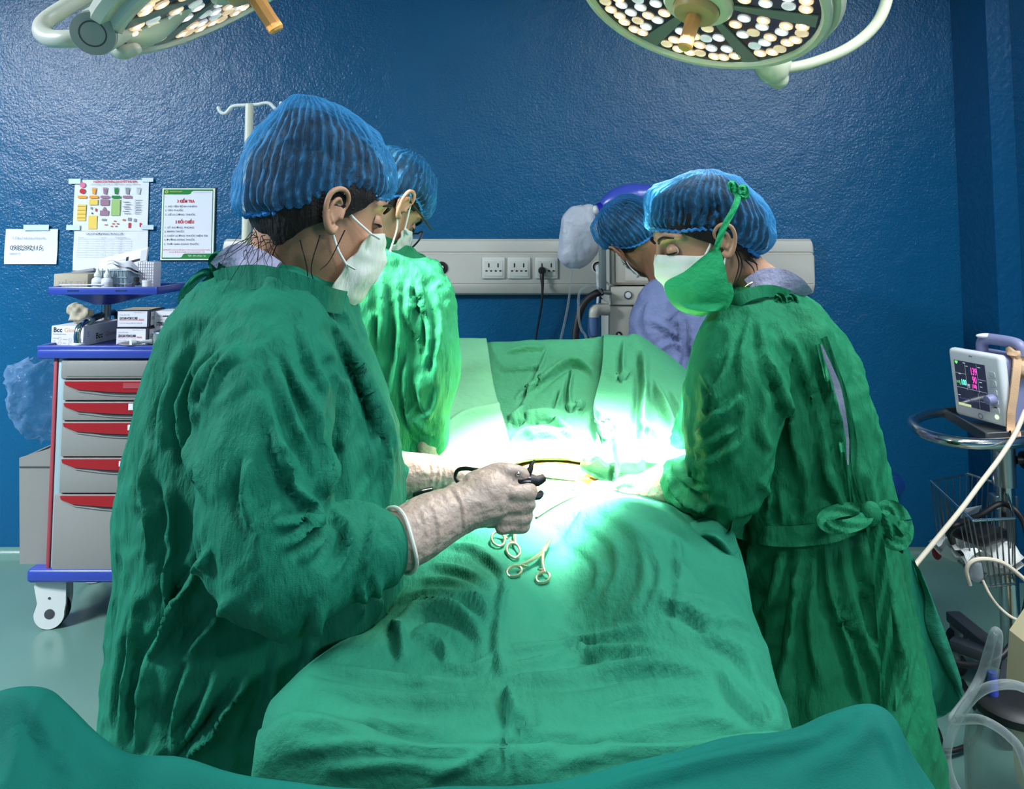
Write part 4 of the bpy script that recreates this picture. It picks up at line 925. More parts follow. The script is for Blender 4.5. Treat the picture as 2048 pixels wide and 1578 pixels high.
g = G(); a_, b_ = P(1965, 880, YT - .15), V((pb.x, YT, zsh - .08)); a_.z = zsh - .005; g.tube([a_, b_], .009, 10); mk('shelf_brace', g, M_steel, tr)
# wire basket: rim, floor rails and single wires
zr0, zr1 = P(1868, 970, YT - .05).z, P(1900, 1120, YT - .05).z
r = [P(1862, 969, YT + .10), P(1935, 966, YT + .18), P(2012, 1008, YT + .05), P(2028, 1032, YT - .22), P(1946, 1034, YT - .24)]
zr = (r[0].z + r[4].z) / 2; 
for q in r: q.z = zr
f_ = [P(1878, 1096, YT + .08), P(1930, 1090, YT + .15), P(2004, 1130, YT + .05), P(2030, 1160, YT - .20), P(1972, 1166, YT - .22)]
zf = (f_[0].z + f_[4].z) / 2
for q in f_: q.z = zf
bk = mk('basket_rim', G().tube([*r, r[0]], .004, 8), M_chrome, tr)
nw = 0
for s in range(5):
    a, b, c, d = r[s], r[(s + 1) % 5], f_[s], f_[(s + 1) % 5]; n = [5, 7, 6, 6, 9][s]
    for k in range(n):
        u = k / n; p0 = a.lerp(b, u); p1 = c.lerp(d, u); mid = (f_[0] + f_[3]) / 2
        mk('basket_wire', G().tube([p0, p0.lerp(p1, .96), p1 + V((0, 0, -.002)), p1.lerp(mid, .12) + V((0, 0, -.003))], .0022, 6), M_basin, bk)
for z_, k in ((zf + .004, 1), (zf + .03, 2)):
    pp = [V((q.x, q.y, z_)) + (r[i] - q) * ((z_ - zf) / (zr - zf)) * V((1, 1, 0)).length * 0 for i, q in enumerate(f_)]
    mk('basket_rail', G().tube([*pp, pp[0]], .003, 8), M_basin, bk)
for k in range(5):
    mk('basket_floor_wire', G().tube([f_[0].lerp(f_[4], k / 4), f_[1].lerp(f_[3], k / 4)], .0022, 6), M_basin, bk)
mk('basket_bracket', G().bx(pb.x - .035, pb.x + .035, YT - .01, YT + .03, zr - .05, zr - .01, .004), M_steel, bk)
# five-star base
for k, (px, py) in enumerate(((1903, 1268), (2060, 1300), (2120, 1400), (1935, 1395), (2010, 1225))):
    e = PF(px, py, .12) if k == 0 else None
    a = [None, .5, -.9, -2.2, 1.6][k]
    if e is None: e = V((pb.x + .30 * math.cos(a), YT + .30 * math.sin(a), .09))
    e.z = .095
    d = (e - V((pb.x, YT, .095))); L = d.length; R_ = Matrix.Rotation(math.atan2(d.y, d.x), 3, 'Z')
    lg = mk('leg', G().box(V((pb.x, YT, .095)) + d * .5, (L, .05, .034), R_, .006), M_greydk, tr)
    mk('castor', G().lathe([(0, -.013), (.030, -.013), (.033, 0), (.030, .013), (0, .013)], Matrix.Translation((e.x - d.x * .06, e.y - d.y * .06, .034)) @ Matrix.Rotation(math.pi / 2, 4, 'X'), 18), M_black, lg)
    mk('castor_fork', G().box((e.x - d.x * .06, e.y - d.y * .06, .06), (.03, .032, .045), R_, .005), M_machinedk, lg)
# the monitor: local frame on its screen
Ym = YT - 0.02
BL, BR, TL, TR = P(1919, 815, Ym + .06), P(2012, 838, Ym - .10), P(1921, 682, Ym + .06), P(2014, 694, Ym - .10)
wm, hm = ((BR - BL).length + .01), P(1990, 684, Ym - .02).z - P(1990, 826, Ym - .02).z
xax = (BR - BL); xax.z = 0; xax.normalize(); zax = (V((0, 0, 1)) - xax.cross(V((0, 0, 1))).normalized() * (-0.10)).normalized()
nrm = xax.cross(zax).normalized(); zax = nrm.cross(xax)      # nrm points toward the camera side
base = V((BL.x, BL.y, zsh + .020)); MM = Matrix.Translation(base) @ Matrix((xax, zax, nrm)).transposed().to_4x4()
mon = thing('patient_monitor', 'white patient monitor showing magenta and green readings on the trolley', 'monitor', base)
def mbox(x0, x1, y0, y1, z0, z1, bev=.0): return G().bx(x0, x1, y0, y1, z0, z1, bev, 3).xf(MM)
mk('rear_case', mbox(.012, wm - .004, .0, hm - .012, -.115, -.015, .014), M_lav, mon, label='lavender grey rear case')
mk('bezel', mbox(-.006, wm + .006, .004, hm, -.02, .012, .012), M_moncase, mon)
sx0_, sx1_, sy0_, sy1_ = .016, wm - .048, .040, hm - .034
sc_ = mk('screen', mbox(sx0_, sx1_, sy0_, sy1_, .010, .0135, .0008), M_screen, mon)
sw, shh = sx1_ - sx0_, sy1_ - sy0_
SM = MM @ Matrix.Translation((sx0_, sy0_, .0142))
T = lambda s, sz, x, y, **k: text_g(s, sz, SM @ Matrix.Translation((x * sw, y * shh, 0)), **k)
Rr = lambda x, y, a, b: rect(SM @ Matrix.Translation((x * sw, y * shh, -.0002)), a * sw, b * shh)
g = T('139', .030, .52, .74, bold=.0006, width=sw * .19); g.merge(T('90', .030, .56, .555, bold=.0006, width=sw * .14)); g.merge(T('(108)', .016, .53, .45, bold=.0004, width=sw * .15)); mk('reading', g, M_scr['magenta'], sc_)
g = T('100', .024, .17, .47, bold=.0006, width=sw * .16); mk('reading', g, M_scr['cyan'], sc_)
g = T('SpO2', .010, .02, .50, width=sw * .09); g.merge(Rr(.125, .455, .012, .10)); g.merge(T('♥', .01, .03, .93)); mk('reading', g, M_scr['green'], sc_)
g = G()
for x, y, a, b in ((0, .72, .36, .004), (.36, .36, .004, .60), (.74, .36, .004, .62), (0, .40, .74, .004), (.74, .66, .26, .004), (.74, .40, .26, .004), (.74, .18, .26, .003), (.70, .02, .003, .34)): g.merge(Rr(x, y, a, b))
for x, y in ((.38, .50), (.38, .47), (.38, .44), (.38, .90), (.78, .92), (.78, .60), (.78, .50), (.30, .96), (.12, .70), (.02, .22)): g.merge(Rr(x, y, .08, .012))
mk('screen_rule', g, M_scr['grey'], sc_, kind='stuff')
wv = [SM @ V(((.05 + .9 * u) * sw, (.16 + .02 * math.sin(40 * u) * math.exp(-3 * ((u * 6) % 1))) * shh, .0)) for u in np.linspace(0, .7, 90)]
mk('wave_trace', G().tube(wv, .0006, 5), M_scr['blue'], sc_)
mk('status_bar', Rr(.0, .0, .42, .055), M_scr['khaki'], sc_)
# buttons, knob, lamp
for k in range(5): mk('key', mbox(wm - .036, wm - .014, hm - .066 - .026 * k, hm - .050 - .026 * k, .012, .0145, .003), M_moncase, mon)
mk('rotary_knob', G().lathe([(.016, .0), (.016, .012), (.012, .026), (.0, .028)], MM @ Matrix.Translation((wm - .030, .082, .012)), 12), M_lav, mon)
mk('alarm_key', G().lathe([(.008, .0), (.008, .002), (0, .002)], MM @ Matrix.Translation((wm - .026, .052, .012)), 16), M_black, mon)
mk('power_lamp', G().lathe([(.006, .0), (.006, .002), (0, .002)], MM @ Matrix.Translation((wm - .026, .030, .012)), 14), mat('green_lamp', rgb=(150, 240, 130), emis=((.4, 1, .3), 1.5)), mon)
mk('emblem', ring_g(MM @ Matrix.Translation((wm * .52, .020, .0125)), .009, .003), M_print['grey'], mon); mk('top_mark', rect(MM @ Matrix.Translation((wm * .42, hm - .017, .0125)), .012, .004), M_print['grey'], mon)
# carrying handle on top
hpts = [MM @ V((x, y, z)) for x, y, z in ((.055, hm - .02, -.06), (.058, hm + .012, -.06), (.075, hm + .026, -.062), (wm * .6, hm + .028, -.065), (wm + .0, hm + .022, -.07), (wm + .01, hm - .01, -.07))]
mk('carry_handle', G().tube(hpts, .017, 12, smooth=30), M_lav, mon); mk('handle_window', G().ell(MM @ V((wm * .45, hm + .038, -.055)), (.03, .012, .008)), M_moncase, mon)
# cuffs and straps over the monitor's right side
g = G(); pts = [MM @ V(q) for q in ((wm + .012, hm - .01, -.05), (wm + .020, hm - .05, -.03), (wm + .018, hm - .12, -.01), (wm + .014, .05, .0), (wm + .016, .0, .01))] + [P(2032, 862, YT - .22), P(2034, 878, YT - .24)]
S = cr(pts, 40); A = np.array([[p + V((dx, 0, 0)) for dx in (-.012, 0, .012)] for p in map(V, S)]); g.grid(A); A2 = A.copy(); A2[:, :, 1] += .004; g.grid(A2)
single('beige_strap', g, M_strap, 'long beige strap hanging down the right side of the monitor', 'strap')
g = G()
for q, (a, b, rr) in enumerate([((2022, 700), (2040, 728), .020), ((2030, 722), (2048, 752), .024), ((2036, 742), (2060, 735), .022)]):
    g.tube([P(*a, Ym - .08), P((a[0] + b[0]) / 2, (a[1] + b[1]) / 2 - 3, Ym - .10), P(*b, Ym - .08)], [rr * .5, rr, rr * .7], 12, smooth=10, round_ends=True)
g = voxel(g, .004, 3); v_ = g.verts(); g.v = [v_ + normals(v_, g.f) * (.006 * ridge(v_ * 50, 2))[:, None]]
single('knotted_strap', g, M_strap, 'bunched beige strap knotted at the upper right of the monitor', 'strap')
g = G().box(P(2046, 762, Ym - .02), (.06, .05, .026), None, .008); single('red_connector', g, M_red, 'dark red connector plugged into the side of the monitor', 'connector')
g = G().tube([P(2030, 790, Ym - .05), P(2046, 785, Ym - .06), P(2060, 790, Ym - .06)], .014, 12, smooth=10, round_ends=True); single('cable_plug', g, M_cable, 'ivory cable plug below the red connector on the monitor', 'plug')
# basket contents
g = G(); cc = (f_[0] + f_[3]) / 2 + V((0, 0, .012))
A = np.array([[cc + V((.17 * (u - .5), .22 * (w_ - .5), .035 + .022 * math.sin(7 * u + 5 * w_) + .012 * math.sin(17 * w_ + 3 * u))) for u in np.linspace(0, 1, 16)] for w_ in np.linspace(0, 1, 16)])
g.grid(A); B_ = A.copy(); B_[:, :, 2] -= .02; g.grid(B_, flip=True)
single('folded_cuff', g, M_gauze, 'folded white cloth cuff lying in the wire basket', 'cuff')
g = G().box(cc + V((.0, -.03, .085)), (.13, .10, .035), Matrix.Rotation(.5, 3, 'Z'), .012); v_ = g.verts(); single('black_case', g, M_black, 'small black case lying on the white cuff in the basket', 'case')
g = G().box(cc + V((.01, .03, .12)), (.07, .002, .05), Matrix.Rotation(.4, 3, 'Z') @ Matrix.Rotation(.5, 3, 'X'), 0); single('folded_note', g, M_paper, 'folded white paper sticking up in the wire basket', 'paper')
g = G().tube([P(1952, 1150, YT - .24), P(1951, 1128, YT - .24)], [.018, .016], 14, round_ends=True); single('finger_probe', g, M_basket_pl, 'grey finger probe clipped to the front wires of the basket', 'probe')
g = G().ell(P(1874, 1106, YT + .06), (.014, .014, .02)); single('red_clip', g, M_red, 'small dark red clip on the left corner of the basket', 'clip')
single('ivory_cable', G().tube([P(2050, 822, YT - .18), P(2030, 868, YT - .27), P(2000, 915, YT - .30), P(1960, 968, YT - .32), P(1925, 1015, YT - .34), P(1880, 1070, YT - .36), P(1833, 1127, YT - .38), P(1800, 1168, YT - .40), P(1760, 1230, YT - .42), V((.84, 1.98, .12)), V((.74, 1.95, .012)), V((.5, 1.9, .010))], .0062, 10, smooth=60), M_cable, 'thick ivory cable stretched from the monitor to behind the nurse on the right', 'cable')
single('looped_cable', G().tube([P(1940, 1170, YT - .235), P(1933, 1140, YT - .245), P(1945, 1122, YT - .25), P(1975, 1118, YT - .25), P(2010, 1128, YT - .25), P(2050, 1160, YT - .25), P(2080, 1190, YT - .25)], .0055, 8, smooth=40), M_cable, 'ivory cable looped over the front of the wire basket', 'cable')
single('thin_white_cable', G().tube([P(1965, 1160, YT - .23), P(1980, 1190, YT - .24), P(2000, 1216, YT - .24), P(2030, 1238, YT - .25), P(2070, 1246, YT - .25)], .004, 8, smooth=30), M_cable, 'thin white cable hanging below the wire basket', 'cable')
single('black_cable', G().tube([P(1905, 1085, YT - .1), P(1898, 1065, YT - .12), P(1912, 1050, YT - .15), P(1960, 1030, YT - .10), P(2000, 1008, YT - .08), P(2030, 1020, YT - .12), P(2052, 1060, YT - .14), P(2060, 1150, YT - .2), P(2046, 1240, YT - .25), P(2015, 1300, YT - .3), P(1980, 1325, YT - .32), P(1930, 1330, YT - .35), P(1870, 1310, YT - .35)], .0085, 10, smooth=90), M_black, 'thick black cable running through the basket and down the trolley', 'cable')

# ------------------------------------------------------------------ suction unit, bottom right
YJ = 1.66
t = thing('suction_pump', 'cream suction pump body at the right edge of the picture', 'suction pump', V((P(2090, 1300, YJ + .2).x, YJ + .2, 0)))
xa = P(2010, 1300, YJ + .26).x; xb = xa + .24; ztp = P(2030, 1268, YJ + .14).z
g = G(); prof = [(xa, .33), (xa + .012, .44), (xa + .05, ztp), (xb, ztp), (xb, .10), (xa + .012, .10)]
g.loft([[V((x + i * .0, y, z)) for x, z in prof] for i, y in enumerate((YJ + .13, YJ + .26))])
mk('pump_body', g, M_cream, t, sharp=25)
mk('pump_base', G().bx(P(1930, 1570, YJ - .1).x, xb, YJ - .11, YJ + .27, .03, .062, .01), M_cream, t)
mk('pump_handle', G().tube([V((xa + .03, YJ + .12, .43)), V((xa + .012, YJ + .10, .40)), V((xa + .008, YJ + .10, .30))], .014, 12, smooth=14), M_cream, t)
for xx in (P(1945, 1570, YJ - .1).x + .03, xb - .03):
    for dy in (-.08, .23): mk('castor', G().lathe([(0, -.01), (.016, -.01), (.016, .01), (0, .01)], Matrix.Translation((xx, YJ + dy, .016)) @ Matrix.Rotation(math.pi / 2, 4, 'X'), 14), M_black, t)
jc = P(2028, 1400, YJ); zl = P(2028, 1392, YJ).z; jc.z = .062
t = thing('suction_jar', 'large clear glass suction jar with a black lid on the pump base', 'jar', jc)
Mj = Matrix.Translation((jc.x, jc.y, 0)); H0 = zl - .02
mk('jar_wall', G().lathe([(.080, .064), (.092, .075), (.094, H0 - .10), (.088, H0 - .06), (.066, H0 - .03), (.062, H0 - .005), (.058, H0 - .005), (.062, H0 - .034), (.084, H0 - .064), (.090, H0 - .10), (.088, .08), (.0, .075)], Mj, 40), M_glass, t)
mk('jar_lid', G().lathe([(.058, H0 - .012), (.072, H0 - .010), (.074, H0 + .006), (.066, H0 + .014), (.030, H0 + .018), (0, H0 + .018)], Mj, 36), M_black, t)
mk('jar_fluid', G().lathe([(0, .077), (.086, .079), (.088, .12), (.086, .145), (0, .150)], Mj, 36), mat('grey_beige_sediment', rgb=(150, 140, 118), rough=.7), t)
a = V((P(1991, 1360, YJ).x, YJ + .01, H0 + .012)); nip = mk('blue_nipple', G().tube([a, a + V((0, 0, .022)), a + V((0, 0, .04)), a + V((.0, 0, .05))], [.0095, .0105, .008, .0085], 14), M_ambublue, t)
tb = [a + V((0, 0, .045)), P(1994, 1310, YJ), P(1997, 1272, YJ), P(1992, 1262, YJ), P(1986, 1272, YJ), P(1976, 1305, YJ + .02), P(1962, 1350, YJ + .02), P(1940, 1390, YJ), P(1918, 1420, YJ - .02), P(1905, 1437, YJ - .04), P(1912, 1440, YJ - .05), P(1940, 1438, YJ - .08), P(1965, 1440, YJ - .11), P(1995, 1455, YJ - .12), P(2020, 1475, YJ - .12), P(2040, 1500, YJ - .12), P(2060, 1560, YJ - .1)]
single('suction_tube', G().tube(tb, .0085, 10, smooth=110), M_tubing, 'clear suction tube looping from the blue nipple past the jar', 'tube')
tb = [P(2070, 1385, YJ - .14), P(2030, 1370, YJ - .15), P(1995, 1370, YJ - .15), P(1965, 1380, YJ - .14), P(1940, 1402, YJ - .12), P(1915, 1438, YJ - .10), P(1898, 1480, YJ - .1), P(1893, 1520, YJ - .1), P(1903, 1560, YJ - .1), P(1920, 1590, YJ - .1), P(1950, 1625, YJ - .1)]
single('clear_pump_tube', G().tube(tb, .0085, 10, smooth=90), M_tubing, 'clear tube arching over the jar lid and down to the floor', 'tube')
cb = [PF(1700, 1390, .006), PF(1765, 1420, .006), PF(1830, 1440, .006), PF(1868, 1450, .006), PF(1882, 1490, .006), PF(1866, 1530, .006), PF(1835, 1555, .006)]
single('floor_cable', G().tube(cb, .0065, 10, smooth=60), M_black, 'black cable loop lying on the floor behind the right nurse, curling forward', 'cable')
cb = [PF(1925, 1362, .008), PF(1945, 1400, .008), PF(1962, 1450, .008), PF(1935, 1490, .02), PF(1890, 1502, .02), PF(1855, 1485, .008), PF(1820, 1460, .008), PF(1770, 1440, .008)]
single('looped_floor_cable', G().tube(cb, .0065, 10, smooth=60), M_black, 'black cable loop lying on the floor beside the suction jar', 'cable')
# ------------------------------------------------------------------ surgical lamps
def surgical_lamp(C, N, R_, label, xref, enamel, leds_lit):
    t = thing('surgical_lamp', label, 'surgical lamp', C, 'surgical lamps over the table')
    M = frame(C, N, xref)             # local +Z is the way the lamp shines
    k = R_ / .30
    S = lambda L: [(r * k, z * k) for r, z in L]
    mk('housing', G().lathe(S([(0, -.085), (.15, -.082), (.24, -.066), (.292, -.038), (.306, -.014), (.308, .004), (.302, .012), (.290, .012), (.284, .006), (.282, -.004), (0, -.004)]), M, 72), enamel, t)
    mk('rim_ring', G().lathe(S([(.290, -.060), (.322, -.052), (.330, -.034), (.322, -.016), (.306, -.012), (.300, -.03)]), M, 72, caps=False), enamel, t)
    face = mk('lamp_face', G().lathe(S([(.283, -.003), (.283, .0005), (0, .0005)]), M, 72), M_lampface, t)
    for s in range(6):
        a = s * math.pi / 3 + .30
        d = V((math.cos(a), math.sin(a), 0)); n_ = V((-d.y, d.x, 0))
        q = [M @ ((d * r + n_ * w_) * k + V((0, 0, z))) for r, w_, z in ((.07, -.006, .0045), (.276, -.024, .0045), (.276, .024, .0045), (.07, .010, .0045))]
        sp_ = mk('spoke', G().prism(q, -N * .005), M_spoke, face, sharp=20)
    led = led_c = None
    i = 0
    for s in range(6):
        a0 = s * math.pi / 3 + .30
        for r, offs in ((.115, (.35, .68)), (.165, (.22, .42, .62, .80)), (.212, (.20, .34, .50, .66, .82)), (.254, (.16, .28, .40, .52, .64, .76, .87))):
            for o in offs:
                a = a0 + o * math.pi / 3 + .015 * math.sin(i * 3.7); rr = (r + .005 * math.sin(i * 2.1)) * k
                warm = r > .24 or (i * 7) % 5 < 2
                L = M @ Matrix.Translation((rr * math.cos(a), rr * math.sin(a), .001))
                g = G().lathe([(.0165 * k, 0), (.0165 * k, .003), (.0145 * k, .0042), (.0125 * k, .002), (.008 * k, .0012), (0, .001)], L, 14)
                ln = mk('led_lens', g, M_lens_w if warm else M_lens_c, face)
                if (i * 13) % 10 < leds_lit: mk('lit_core', G().lathe([(.0080 * k, .0012), (.0075 * k, .0045), (.004 * k, .0065), (0, .007)], L, 10), M_led_w if warm else M_led_c, ln)
                i += 1
    hub = mk('hub', G().lathe(S([(.085, -.002), (.085, .014), (.078, .022), (.058, .024), (.055, .020), (0, .020)]), M, 48), enamel, t)
    mk('hub_cap', G().lathe(S([(.056, .018), (.056, .034), (.050, .042), (.030, .044), (0, .044)]), M, 40), M_brass, hub)
    n8 = 8; pr = [(.017, .042), (.0185, .060), (.0175, .10), (.0185, .128), (.0150, .134), (0, .134)]
    g = G().lathe(S(pr), M, n8); h_ = mk('sterile_handle', g, M_wood, hub, label='amber ribbed handle', sharp=25)
    mk('handle_neck', G().lathe(S([(.012, .040), (.012, .062), (0, .062)]), M, 16), M_brass, h_)
    return t, M, k
lamp_r, MR, kr = surgical_lamp(LAMP_R_C, LAMP_R_N, .30, 'round surgical lamp with many lit lenses hanging at the upper right', (1, 0, -.3), M_lamp, 8)
YJ_ = LAMP_R_C.y + .36
jt = mk('yoke_joint', G().tube([P(1535, 60, YJ_ - .02), P(1540, 105, YJ_ - .02), P(1548, 140, YJ_ - .02), P(1556, 158, YJ_ - .01)], [.052, .060, .050, .030], 18, smooth=16, round_ends=True), M_lamp, lamp_r)
mk('yoke_arm', G().tube([P(1545, 140, YJ_ - .01), P(1610, 130, YJ_ + .0), P(1680, 105, YJ_ + .01), P(1730, 72, YJ_ + .02), P(1762, 32, YJ_ + .02), P(1776, -20, YJ_ + .02), P(1770, -90, YJ_ + .0), P(1730, -180, YJ_ - .0), P(1640, -260, YJ_)], .0165, 14, smooth=60), M_lamp, lamp_r)
mk('rear_bail', G().tube([P(1585, 82, YJ_ - .05), P(1630, 68, YJ_ - .05), P(1664, 36, YJ_ - .05), P(1682, -10, YJ_ - .05), P(1680, -80, YJ_ - .06)], .014, 14, smooth=30), M_lamp, lamp_r)
mk('ceiling_arm', G().tube([P(1640, -260, YJ_), P(1560, -300, YJ_), V((P(1400, -300, YJ_).x, YJ_, CEIL - .3)), V((P(1400, -300, YJ_).x, YJ_, CEIL))], [.025, .03, .035, .04], 16, smooth=24), M_lamp, lamp_r)
lamp_l, ML, kl = surgical_lamp(LAMP_L_C, LAMP_L_N, .27, 'tilted round surgical lamp with cream yoke hanging at the upper left', (.84, -.1, .5), M_lamp_grey, 6)
YL = LAMP_L_C.y - .06
# joint drum with its grey end cap, facing the camera
a, b = P(188, 66, YL - .10), P(262, 22, YL + .06)
dr = mk('joint_drum', G().tube([a, a.lerp(b, .6), a.lerp(b, .62), a.lerp(b, .66), b], [.040, .043, .039, .046, .050], 30), M_lamp_grey, lamp_l)
mk('end_cap', G().tube([a - (b - a) * .03, a + (b - a) * .02], .0385, 30), MATS.get('lamp_cap_grey') or mat('lamp_cap_grey', rgb=(150, 150, 145), rough=.4), dr); Mc = frame(a - (b - a) * .031, a - b); mk('cap_recess', ring_g(Mc, .024, .003, 26), M_greydk, dr)
mk('yoke_bracket', G().tube([P(232, 46, YL), P(280, 40, YL + .03), P(330, 0, YL + .05), P(400, -70, YL + .06)], [.05, .052, .05, .045], 22, smooth=20), M_lamp_grey, lamp_l)
mk('rim_bracket', G().tube([P(250, 70, YL + .02), P(238, 92, YL + .02), P(246, 103, YL + .0), P(270, 98, YL + .0)], [.028, .020, .016, .012], 14, smooth=16, round_ends=True), M_lamp_grey, lamp_l)
mk('grip_rail', G().tube([P(168, 76, YL - .06), P(130, 78, YL - .06), P(100, 76, YL - .04), P(84, 62, YL - .02), P(92, 42, YL), P(130, 16, YL + .02), P(180, -14, YL + .04), P(250, -50, YL + .05)], .0165, 16, smooth=50), M_lamp_grey, lamp_l)
mk('ceiling_arm', G().tube([P(400, -70, YL + .06), P(330, -160, YL + .08), V((P(330, -160, YL + .08).x, YL + .1, CEIL - .3)), V((P(330, -160, YL + .08).x, YL + .1, CEIL))], [.035, .04, .04, .04], 16, smooth=24), M_lamp_grey, lamp_l)
mk('arm_cover', G().tube([P(175, 18, YL + .12), P(185, -10, YL + .12), P(260, -40, YL + .12)], [.028, .034, .04], 16, smooth=10), M_lamp_grey, lamp_l)
# ------------------------------------------------------------------ people: shared builders
HEAD = [(-.113, .062, .018, .018), (-.105, .080, -.004, .036), (-.092, .088, -.022, .048), (-.070, .091, -.045, .060), (-.045, .091, -.064, .068), (-.018, .092, -.084, .073),
        (.008, .090, -.093, .0755), (.034, .0955, -.097, .0765), (.060, .090, -.095, .0735), (.086, .070, -.085, .064), (.106, .040, -.062, .043), (.1165, .012, -.035, .018)]
def hbasis(o, f, u, s=1.0):
    f = V(f).normalized(); u = V(u); u = (u - f * u.dot(f)).normalized(); l = u.cross(f)
    return Matrix.Translation(V(o)) @ Matrix((f, l, u)).transposed().to_4x4() @ Matrix.Scale(s, 4)
def caps(g, pts, rad, n=14, sm=0): g.tube(pts, rad, n, smooth=sm, round_ends=True)
def sell(n, e=2.0):
    a = np.linspace(0, 2 * math.pi, n, endpoint=False); c, s = np.cos(a), np.sin(a)
    return np.sign(c) * np.abs(c) ** (2 / e), np.sign(s) * np.abs(s) ** (2 / e)
def head_g(M, neck, nr=.052, scale=1.0):
    """skull, face and neck as one volume; neck: world point the neck runs to"""
    g = G(); R_ = []
    zz = np.linspace(HEAD[0][0], HEAD[-1][0], 40); H_ = np.array(HEAD)
    cx, sx = sell(48, 2.15)
    for z in zz:
        xf, xb, w_ = (np.interp(z, H_[:, 0], H_[:, k]) for k in (1, 2, 3))
        R_.append(np.stack([(xf + xb) / 2 + (xf - xb) / 2 * cx, w_ * sx * (1 - .10 * np.clip(cx, 0, 1)), np.full(48, z)], 1))
    g.loft(R_)
    loc = G()
    caps(loc, [(.090, 0, .030), (.101, 0, .006), (.106, 0, -.020), (.108, 0, -.030)], [.008, .0085, .010, .011], 12)       # nose
    for s in (-1, 1):
        caps(loc, [(.098, s * .010, -.034), (.094, s * .014, -.036)], [.0085, .008], 10)                                     # nostril wings
        caps(loc, [(.090, s * .012, .036), (.084, s * .034, .042), (.066, s * .054, .034)], [.008, .009, .009], 10)           # brow
        loc.ell((.060, s * .042, -.024), (.021, .016, .019), n=14, m=10)                                                     # cheek
    caps(loc, [(.092, -.018, -.060), (.099, -.006, -.057), (.099, .006, -.057), (.092, .018, -.060)], [.004, .006, .006, .004], 10)
    caps(loc, [(.090, -.016, -.067), (.096, 0, -.068), (.090, .016, -.067)], [.004, .007, .004], 10)
    loc.ell((.080, 0, -.096), (.016, .02, .014), n=14, m=10)                                                                 # chin
    g.merge(loc); g.xf(M)
    nb = M @ V((-.028, 0, -.035)); s = M.to_scale().x
    caps(g, [nb, nb.lerp(V(neck), .5), V(neck)], [nr * s, nr * s * .98, nr * s * 1.22], 18, 10)
    return g
def ear_g(M, s):
    g = G(); y = .0785
    rim = [(.012, y, .004), (.012, y + .006, .020), (.004, y + .012, .030), (-.008, y + .016, .031), (-.019, y + .018, .022), (-.021, y + .017, .006), (-.016, y + .013, -.010), (-.008, y + .009, -.022), (.001, y + .006, -.028), (.006, y + .003, -.022)]
    caps(g, rim, [.0030, .0036, .0038, .0042, .0042, .0040, .0042, .0055, .0062, .0046], 10, 40)
    caps(g, [(.004, y + .004, .014), (-.004, y + .010, .018), (-.011, y + .011, .008), (-.010, y + .009, -.006), (-.003, y + .007, -.014)], [.003, .0034, .0034, .0034, .003], 8, 24)
    g.ell((-.006, y + .003, .002), (.015, .004, .024), n=14, m=10); caps(g, [(.010, y + .002, .004), (.009, y + .004, -.006)], [.004, .004], 8)
    A = g.verts(); A[:, 1] *= s; g.v = [A]; g.xf(M); return g
def hair_g(M, off=.007, low=-.062, side=.0, top=.112):
    H_ = np.array(HEAD); zz = np.linspace(low, top, 34); n = 60; rows = []
    for z in zz:
        xf, xb, w_ = (np.interp(z, H_[:, 0], H_[:, k]) for k in (1, 2, 3)); xf += off; xb -= off * 1.8; w_ += off
        hx = np.interp(z, [low, -.045, -.02, .0, .03, .05, .06, .12], [-.062, -.045 + side, -.022 + side, .018 + side, .050, .072, .09, .10])
        hx = hx + .005 * float(vn(np.array([[z * 260, 3.3, 1.7]]), 5)[0]) * (1 if z < .02 else 0)
        cx = (xf + xb) / 2; a = (xf - xb) / 2; q = math.acos(max(-1, min(1, (min(hx, xf) - cx) / a)))
        an = np.linspace(q, 2 * math.pi - q, n); rows.append(np.stack([cx + a * np.cos(an), w_ * np.sin(an), np.full(n, z)], 1))
    A = np.array(rows); g = G().grid(A); g.xf(M)
    v_ = g.verts(); nn = normals(v_, g.f); c = np.array(M.translation); nn *= np.sign(((v_ - c) * nn).sum(1))[:, None]
    g.v = [v_ + nn * (.0022 * vn(v_ * np.array([90, 90, 14]), 4))[:, None]]
    return g
